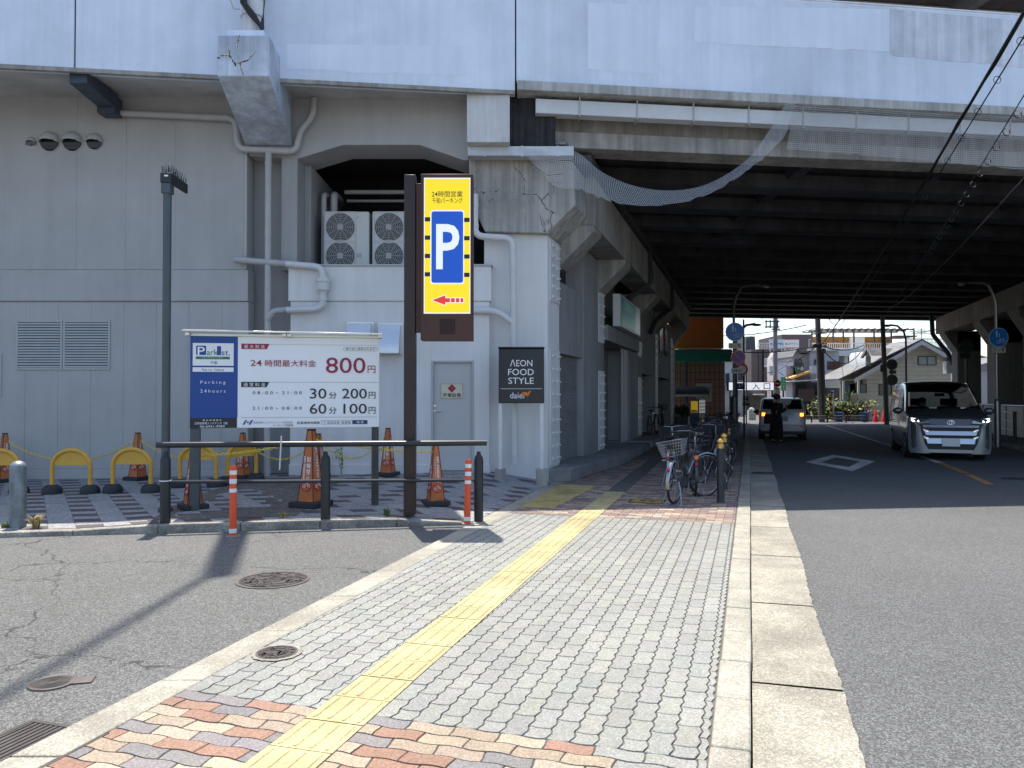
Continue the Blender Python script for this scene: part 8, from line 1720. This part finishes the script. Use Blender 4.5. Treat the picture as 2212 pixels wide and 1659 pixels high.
# back of signs
Y = 43.5; c1, c2 = at(*A_(908, 598), Y), at(*A_(910, 750), Y); t = thing('double_sign_back', 'two grey round sign backs one above the other on a short post', 'traffic sign', (c1.x, Y + 0.05, ROADZ)); q = MB(); q.cyl((c1.x, Y + 0.05, ROADZ), (c1.x, Y + 0.05, c1.z + 0.3), 0.035, n=8); q.build('post', pole_m, t)
sb = mat('sign_backing', (0.16, 0.16, 0.15), 0.6, 0.2)
for c in (c1, c2): q = MB(); q.lathe([(0.315, -0.01), (0.315, 0.01)], 28, frame(c, (1, 0, 0), y=(0, 0, 1))); q.build('round_sign', sb, t)
q = MB(); a = at(*A_(915, 672), Y); q.box(a.x - 0.19, a.x + 0.19, Y - 0.02, Y, a.z - 0.1, a.z + 0.1); a = at(*A_(860, 635), Y); q.box(a.x - 0.38, a.x - 0.12, Y, Y + 0.03, a.z - 0.2, a.z + 0.2); q.build('plate_sign', sb, t)
# street lamps beyond
def slamp(label, ub, Y, vt, ue, side):
    x = at(ub, 800, Y).x; zt_ = at(0, vt, Y).z; xe = at(ue, 800, Y).x; t = thing('street_lamp', label, 'street lamp', (x, Y, ROADZ)); q = MB(); q.cyl((x, Y, ROADZ), (x, Y, 2.0), 0.09, n=12); q.tube([(x, Y, 2.0), (x, Y, zt_ - 0.9), (x + side * 0.12, Y, zt_ - 0.4), (x + side * 0.5, Y, zt_ - 0.05), (x + side * 0.9, Y, zt_), (lerp(x, xe, 0.7), Y, zt_)], 0.06, 10); q.build('pole', hopper_blue, t); q = MB(); q.ball((lerp(x, xe, 0.82), Y, zt_ - 0.04), abs(xe - x) * 0.2, (1, 0.4, 0.28)); q.build('lamp_head', hopper_blue, t)
slamp('black street lamp with curved arm before the cream gabled house', A_(1048, 0)[0], 46.0, A_(0, 208)[1], A_(818, 0)[0], -1)
slamp('dark street lamp arm reaching out behind the blue footpath sign', B_(828, 0)[0], 36.0, B_(0, 208)[1], B_(1092, 0)[0], 1)
# traffic cones, sheet fence, rope, guard rails, planting
rc_ = mat('cone_scarlet', (0.65, 0.03, 0.035), 0.5)
tc = None
for i, (x, lab) in enumerate(((745, 'red traffic cone in front of the corrugated fence'), (828, 'larger red traffic cone beside the slim utility pole'))):
    a, b_ = at(*A_(x, 1150), 48.0), at(*A_(x, 1088), 48.0); h = b_.z - ROADZ
    if tc is None:
        tc = thing('traffic_cone', lab, 'cone', (a.x, 48.0, ROADZ), 0, 'red traffic cones at the street end'); q = MB(); q.lathe([(0.17, 0.03), (0.03, 0.75), (0.02, 0.76)], 16); q.build('body', rc_, tc, local=True); q = MB(); q.box(-0.2, 0.2, -0.2, 0.2, 0, 0.03); q.build('base', rc_, tc, local=True)
    else: copy_tree(tc, (a.x, 48.0, ROADZ), 0.3, lab)
Y = 49.5; a, b_ = at(*A_(630, 1150), Y), at(*A_(790, 940), Y); t = thing('corrugated_fence', 'grey corrugated sheet fence panels beside the cream house', 'fence', (a.x, Y, ROADZ)); q = MB(); n = 30; vs = []
for i in range(n + 1): x = lerp(a.x, b_.x, i / n); yy = Y + i * 0.06 + (0.03 if i % 2 else -0.03); vs += [(x, yy, ROADZ), (x, yy, lerp(b_.z - 0.5, b_.z, i / n))]
q.add(vs, [(2 * i, 2 * i + 2, 2 * i + 3, 2 * i + 1) for i in range(n)]); q.build('panel', mat('zinc', (0.30, 0.31, 0.32), 0.4, 0.5, var=0.1, vs=2), t); q = MB()
for f in (0, 0.5, 1): x = lerp(a.x, b_.x, f); q.cyl((x, Y - 0.1 + f * 1.8, ROADZ), (x, Y - 0.1 + f * 1.8, b_.z + 0.15), 0.035, n=8)
q.build('post', pole_l, t)
q = MB(); pts = [at(*A_(x, y), 48.8) for x, y in ((650, 985), (680, 1030), (705, 1055), (728, 1058), (738, 1035), (760, 1070), (790, 1090))]; q.tube(pts, 0.025, 6); tag(q.build('rope', mat('rope_red', (0.5, 0.05, 0.10), 0.8)), 'red and white rope slung along the corrugated fence', 'rope')
def grail(label, x0, x1, Y, y0, y1):
    a, b_ = at(*A_(x0, y0), Y), at(*A_(x1, y0), Y); t = thing('guard_rail', label, 'railing', (a.x, Y, ROADZ)); q = MB(); zt_ = a.z; n = max(2, int((b_.x - a.x) / 1.5))
    for k in range(n + 1): x = lerp(a.x, b_.x, k / n); q.cyl((x, Y, ROADZ), (x, Y, zt_), 0.045, n=8)
    q.build('post', pole_dk, t); q = MB()
    for f in (1, 0.55): q.tube([(a.x, Y, lerp(ROADZ, zt_, f)), (b_.x, Y, lerp(ROADZ, zt_, f))], 0.035, 8)
    q.build('rail', pole_dk, t)
grail('low dark guard rail between the white car and leaning pole', -40, 268, 47.2, 1108, 1150); grail('low dark guard rail before the flower bed of the cream house', 272, 640, 47.2, 1104, 1150)
c = at(*A_(430, 1085), 50.0); t = thing('flower_bed', 'bushy yellow-green planting behind the guard rail', 'shrub', (c.x, 50.0, ROADZ)); leafy('foliage', Vector((c.x, 50.0, 0.75)), 3.4, 0.6, 0.75, 1500, [leaf1[0], mat('leaf_gold', (0.30, 0.27, 0.07), 0.6)], t, 0.22, 7)
c = at(*A_(300, 1090), 49.6); t = thing('flower_bed', 'green bush at the foot of the blue arrow sign', 'shrub', (c.x, 49.6, ROADZ)); leafy('foliage', Vector((c.x, 49.6, 0.55)), 0.9, 0.5, 0.75, 420, leaf1, t, 0.2, 9)
c = at(*A_(488, 1045), 50.6); t = thing('palm_plant', 'small spiky palm plant rising from the flower bed', 'palm', (c.x, 50.6, ROADZ)); q = MB(); q.cyl((c.x, 50.6, ROADZ), (c.x, 50.6, c.z + 0.9), 0.06, 0.05, 8); q.build('trunk', mat('trunk', (0.14, 0.10, 0.06), 0.9), t); q = MB(); rnd = random.Random(4)
for k in range(46):
    a_ = rnd.uniform(0, 6.28); e = rnd.uniform(-0.3, 1.2); d = Vector((math.cos(a_) * math.cos(e), math.sin(a_) * math.cos(e), math.sin(e))); o_ = Vector((c.x, 50.6, c.z + 0.95)); s = d.cross(Vector((0, 0, 1))).normalized() * 0.03; q.poly([o_ - s, o_ + s, o_ + d * 0.65])
q.build('crown', leaf1, t, smooth=False)
for i, (x, col_, lab) in enumerate(((640, (0.02, 0.09, 0.30), 'blue plastic bucket at the end of the flower bed'), (382, (0.02, 0.08, 0.24), 'blue plastic tub half hidden in the flower bed'))): c = at(*A_(x, 1145), 48.6); q = MB(); q.lathe([(0.24, 0), (0.30, 0.55), (0.32, 0.56), (0.32, 0.60), (0.27, 0.58)], 16, Matrix.Translation((c.x, 48.6, ROADZ))); tag(q.build('bucket', mat('tub%d' % i, col_, 0.5)), lab, 'bucket')
# small lit shopfront things behind the parked bicycles
Y = 52.0; t = fth('flower_stall', 'pale round-topped display stand behind the parking entrance plate', 'stand', B_(985, 1200), Y); a, b_ = at(*B_(965, 1230), Y), at(*B_(1035, 1060), Y); q = MB(); q.box(a.x, b_.x, Y, Y + 0.4, ROADZ, lerp(a.z, b_.z, 0.75)); q.ball(((a.x + b_.x) / 2, Y + 0.2, lerp(a.z, b_.z, 0.75)), (b_.x - a.x) / 2, (1, 0.4, 0.8)); q.build('body', mat('stand_white', (0.55, 0.60, 0.58), 0.5, var=0.2, vs=5), t)
Y = 62.0; t = fth('side_shop', 'pale shop front behind the lamp pole left of the dark tower', 'building', B_(830, 1100), Y); fbox('wall', B_(690, 620), B_(905, 1200), Y, 5, mat('shop_pale', (0.42, 0.45, 0.46), 0.7, var=0.25, vs=0.6), t, z0=ROADZ); window(B_(720, 720), B_(760, 820), Y, t, 1); window(B_(850, 700), B_(900, 790), Y, t, 1); fbox('awning', B_(690, 830), B_(905, 850), Y, 0.2, leaf1[0], t, push=0.9)
Y = 66.0; t = fth('grey_shop_row', 'dim shop row under the brown building with small white awnings', 'building', B_(1100, 1100), Y); fbox('wall', B_(900, 900), B_(1440, 1190), Y, 1.5, mat('shop_dark', (0.085, 0.075, 0.07), 0.7, var=0.3, vs=2), t, z0=ROADZ); fbox('awning', B_(1000, 930), B_(1090, 945), Y, 0.2, fascia_w, t, push=0.9); fbox('awning', B_(1330, 910), B_(1390, 950), Y, 0.2, fascia_w, t, push=0.9)
# far skyline strip: distant houses as individual blocks
sky_c = [(0.34, 0.33, 0.32), (0.42, 0.40, 0.38), (0.28, 0.27, 0.28)]
for i, (u, w, h, Yd) in enumerate(((1500, 9, 7, 95), (1590, 8, 6.0, 100), (1720, 9, 6.5, 100), (1800, 10, 7.5, 92), (2080, 12, 8, 85), (2180, 10, 7, 80))):
    x = at(u, 800, Yd).x; t = thing('distant_house', ('grey distant house beyond the orange building', 'pale distant house behind the lamp pole', 'distant house behind the roof billboards', 'dark distant block behind the white terrace block', 'distant house behind the far right piers', 'small distant house glimpsed between the right piers')[i], 'house', (x, Yd, 0)); q = MB(); q.box(x - w / 2, x + w / 2, Yd, Yd + 8, -0.2, h * 0.6); q.build('wall', mat('far%d' % (i % 3), sky_c[i % 3], 0.8), t); q = MB(); q.plate([(x - w / 2 - 0.3, Yd - 0.3, h * 0.6), (x + w / 2 + 0.3, Yd - 0.3, h * 0.6), (x, Yd - 0.3, h * 0.82)], (0, 8.6, 0)); q.build('roof', tile_g, t)

# ------------------------------------------------------------------ overhead cables
cab = mat('cable_black', (0.012, 0.012, 0.014), 0.6)
def span(a, b_, sag, n=24): return [a.lerp(b_, i / n) + Vector((0, 0, -sag * 4 * (i / n) * (1 - i / n))) for i in range(n + 1)]
A1, B1 = at(2262, -60, 8.3), at(1772, 748, 47.8)
q = MB(); S = span(A1, B1, 0.25, 40); q.tube(S, 0.022, 6)
q.tube([p + Vector((0.03 * math.sin(i * 1.3), 0, 0.03 * math.cos(i * 1.3))) for i, p in enumerate(S)], 0.012, 5); tag(q.build('overhead_cable', cab), 'thick twisted black cable running from the upper corner down to the leaning pole', 'cable')
S2 = span(at(2272, -20, 8.3), at(1776, 752, 47.8), 0.30, 40); q = MB(); q.tube(S2, 0.010, 5)
for i in range(1, 26, 1): q.ring(S2[i] + Vector((-0.02, 0, -0.03)), 0.05, 0.005, 'Y', 12, 4)
tag(q.build('overhead_cable', cab), 'thin ringed cable hanging close beside the thick twisted cable', 'cable')
S3 = span(at(2252, 140, 7.4), at(1900, 700, 44.0), 0.12, 60); q = MB(); q.tube(S3, 0.007, 5)
for i in range(2, 40): 
    s = 0.75; q.ring(S3[i] + Vector((0.03, 0, -0.06 * s)), 0.055 * s, 0.006, 'Y', 14, 5, a0=R(100), a1=R(390))
tag(q.build('overhead_cable', cab), 'slack cable carrying open wire hooks along the street', 'cable')
q = MB(); q.tube(span(at(2290, 300, 8.0), at(1906, 672, 44.0), 0.35, 40), 0.012, 5); tag(q.build('overhead_cable', cab), 'single dark cable crossing the underside of the bridge to the slim pole', 'cable')
for i, (u0, v0, Y0, u1, v1, Y1, sag, r_, lab) in enumerate((
    (B_(560, 470)[0], B_(560, 470)[1], 40, *A_(190, 405), 48, 0.3, 0.03, 'thick cable from the orange building to the leaning pole'),
    (B_(600, 330)[0], B_(600, 330)[1], 55, *B_(1560, 218), 50, 0.2, 0.03, 'cable rising past the tall utility pole to the leaning pole'),
    (B_(700, 250)[0], B_(700, 250)[1], 56, *B_(1150, 125), 70, 0.3, 0.02, 'fine wire in the sky above the blue footpath sign'),
    (B_(760, 420)[0], B_(760, 420)[1], 56, *B_(1300, 130), 75, 0.3, 0.02, 'fine wire climbing behind the tall utility pole'),
    (*C_(1100, 905), 47, *C_(1950, 890), 56, 0.35, 0.045, 'heavy cable from the leaning pole to the timber terrace'),
    (*C_(1180, 1010), 47, *C_(1940, 900), 52, 1.0, 0.035, 'sagging cable loop between leaning pole and terrace post'),
    (*C_(300, 1180), 57.5, *C_(1060, 900), 48, 0.5, 0.03, 'cable from the tall pole across the brown building'),
    (*C_(320, 1380), 57.5, *C_(950, 1560), 52, 0.3, 0.03, 'low cable falling across the shop awnings'),
    (*C_(0, 1400), 50, *C_(600, 1150), 57, 0.4, 0.025, 'thin cable rising across the brown building front'),
    (*C_(620, 500), 60, *C_(780, 680), 66, 0.05, 0.02, 'short wire with splice high in the sky between poles'),
    (*A_(1085, 270), 50, *A_(1440, 220), 46, 0.15, 0.03, 'cable from the pergola to the corner of the bridge'),
    (*A_(270, 110), 47, *A_(330, 200), 60, 0.1, 0.025, 'wire dropping from the bridge edge toward the pergola'))):
    q = MB(); q.tube(span(at(u0, v0, Y0), at(u1, v1, Y1), sag), r_, 5); tag(q.build('overhead_cable', cab), lab, 'cable')
# rooftop aerial
Y = 58.0; a, b_ = at(*A_(1198, 345), Y), at(*A_(1198, 240), Y); t = thing('aerial', 'thin television aerial above the gable of the cream house', 'aerial', a.copy()); q = MB(); q.cyl(a, b_, 0.03, n=6); q.build('mast', pole_dk, t); q = MB(); 
for f, w in ((0.5, 0.75), (0.62, 0.35), (0.85, 0.3)): c = a.lerp(b_, f); q.box(c.x - w, c.x + w, Y - 0.02, Y + 0.02, c.z - 0.02, c.z + 0.02)
q.build('element', pole_dk, t)
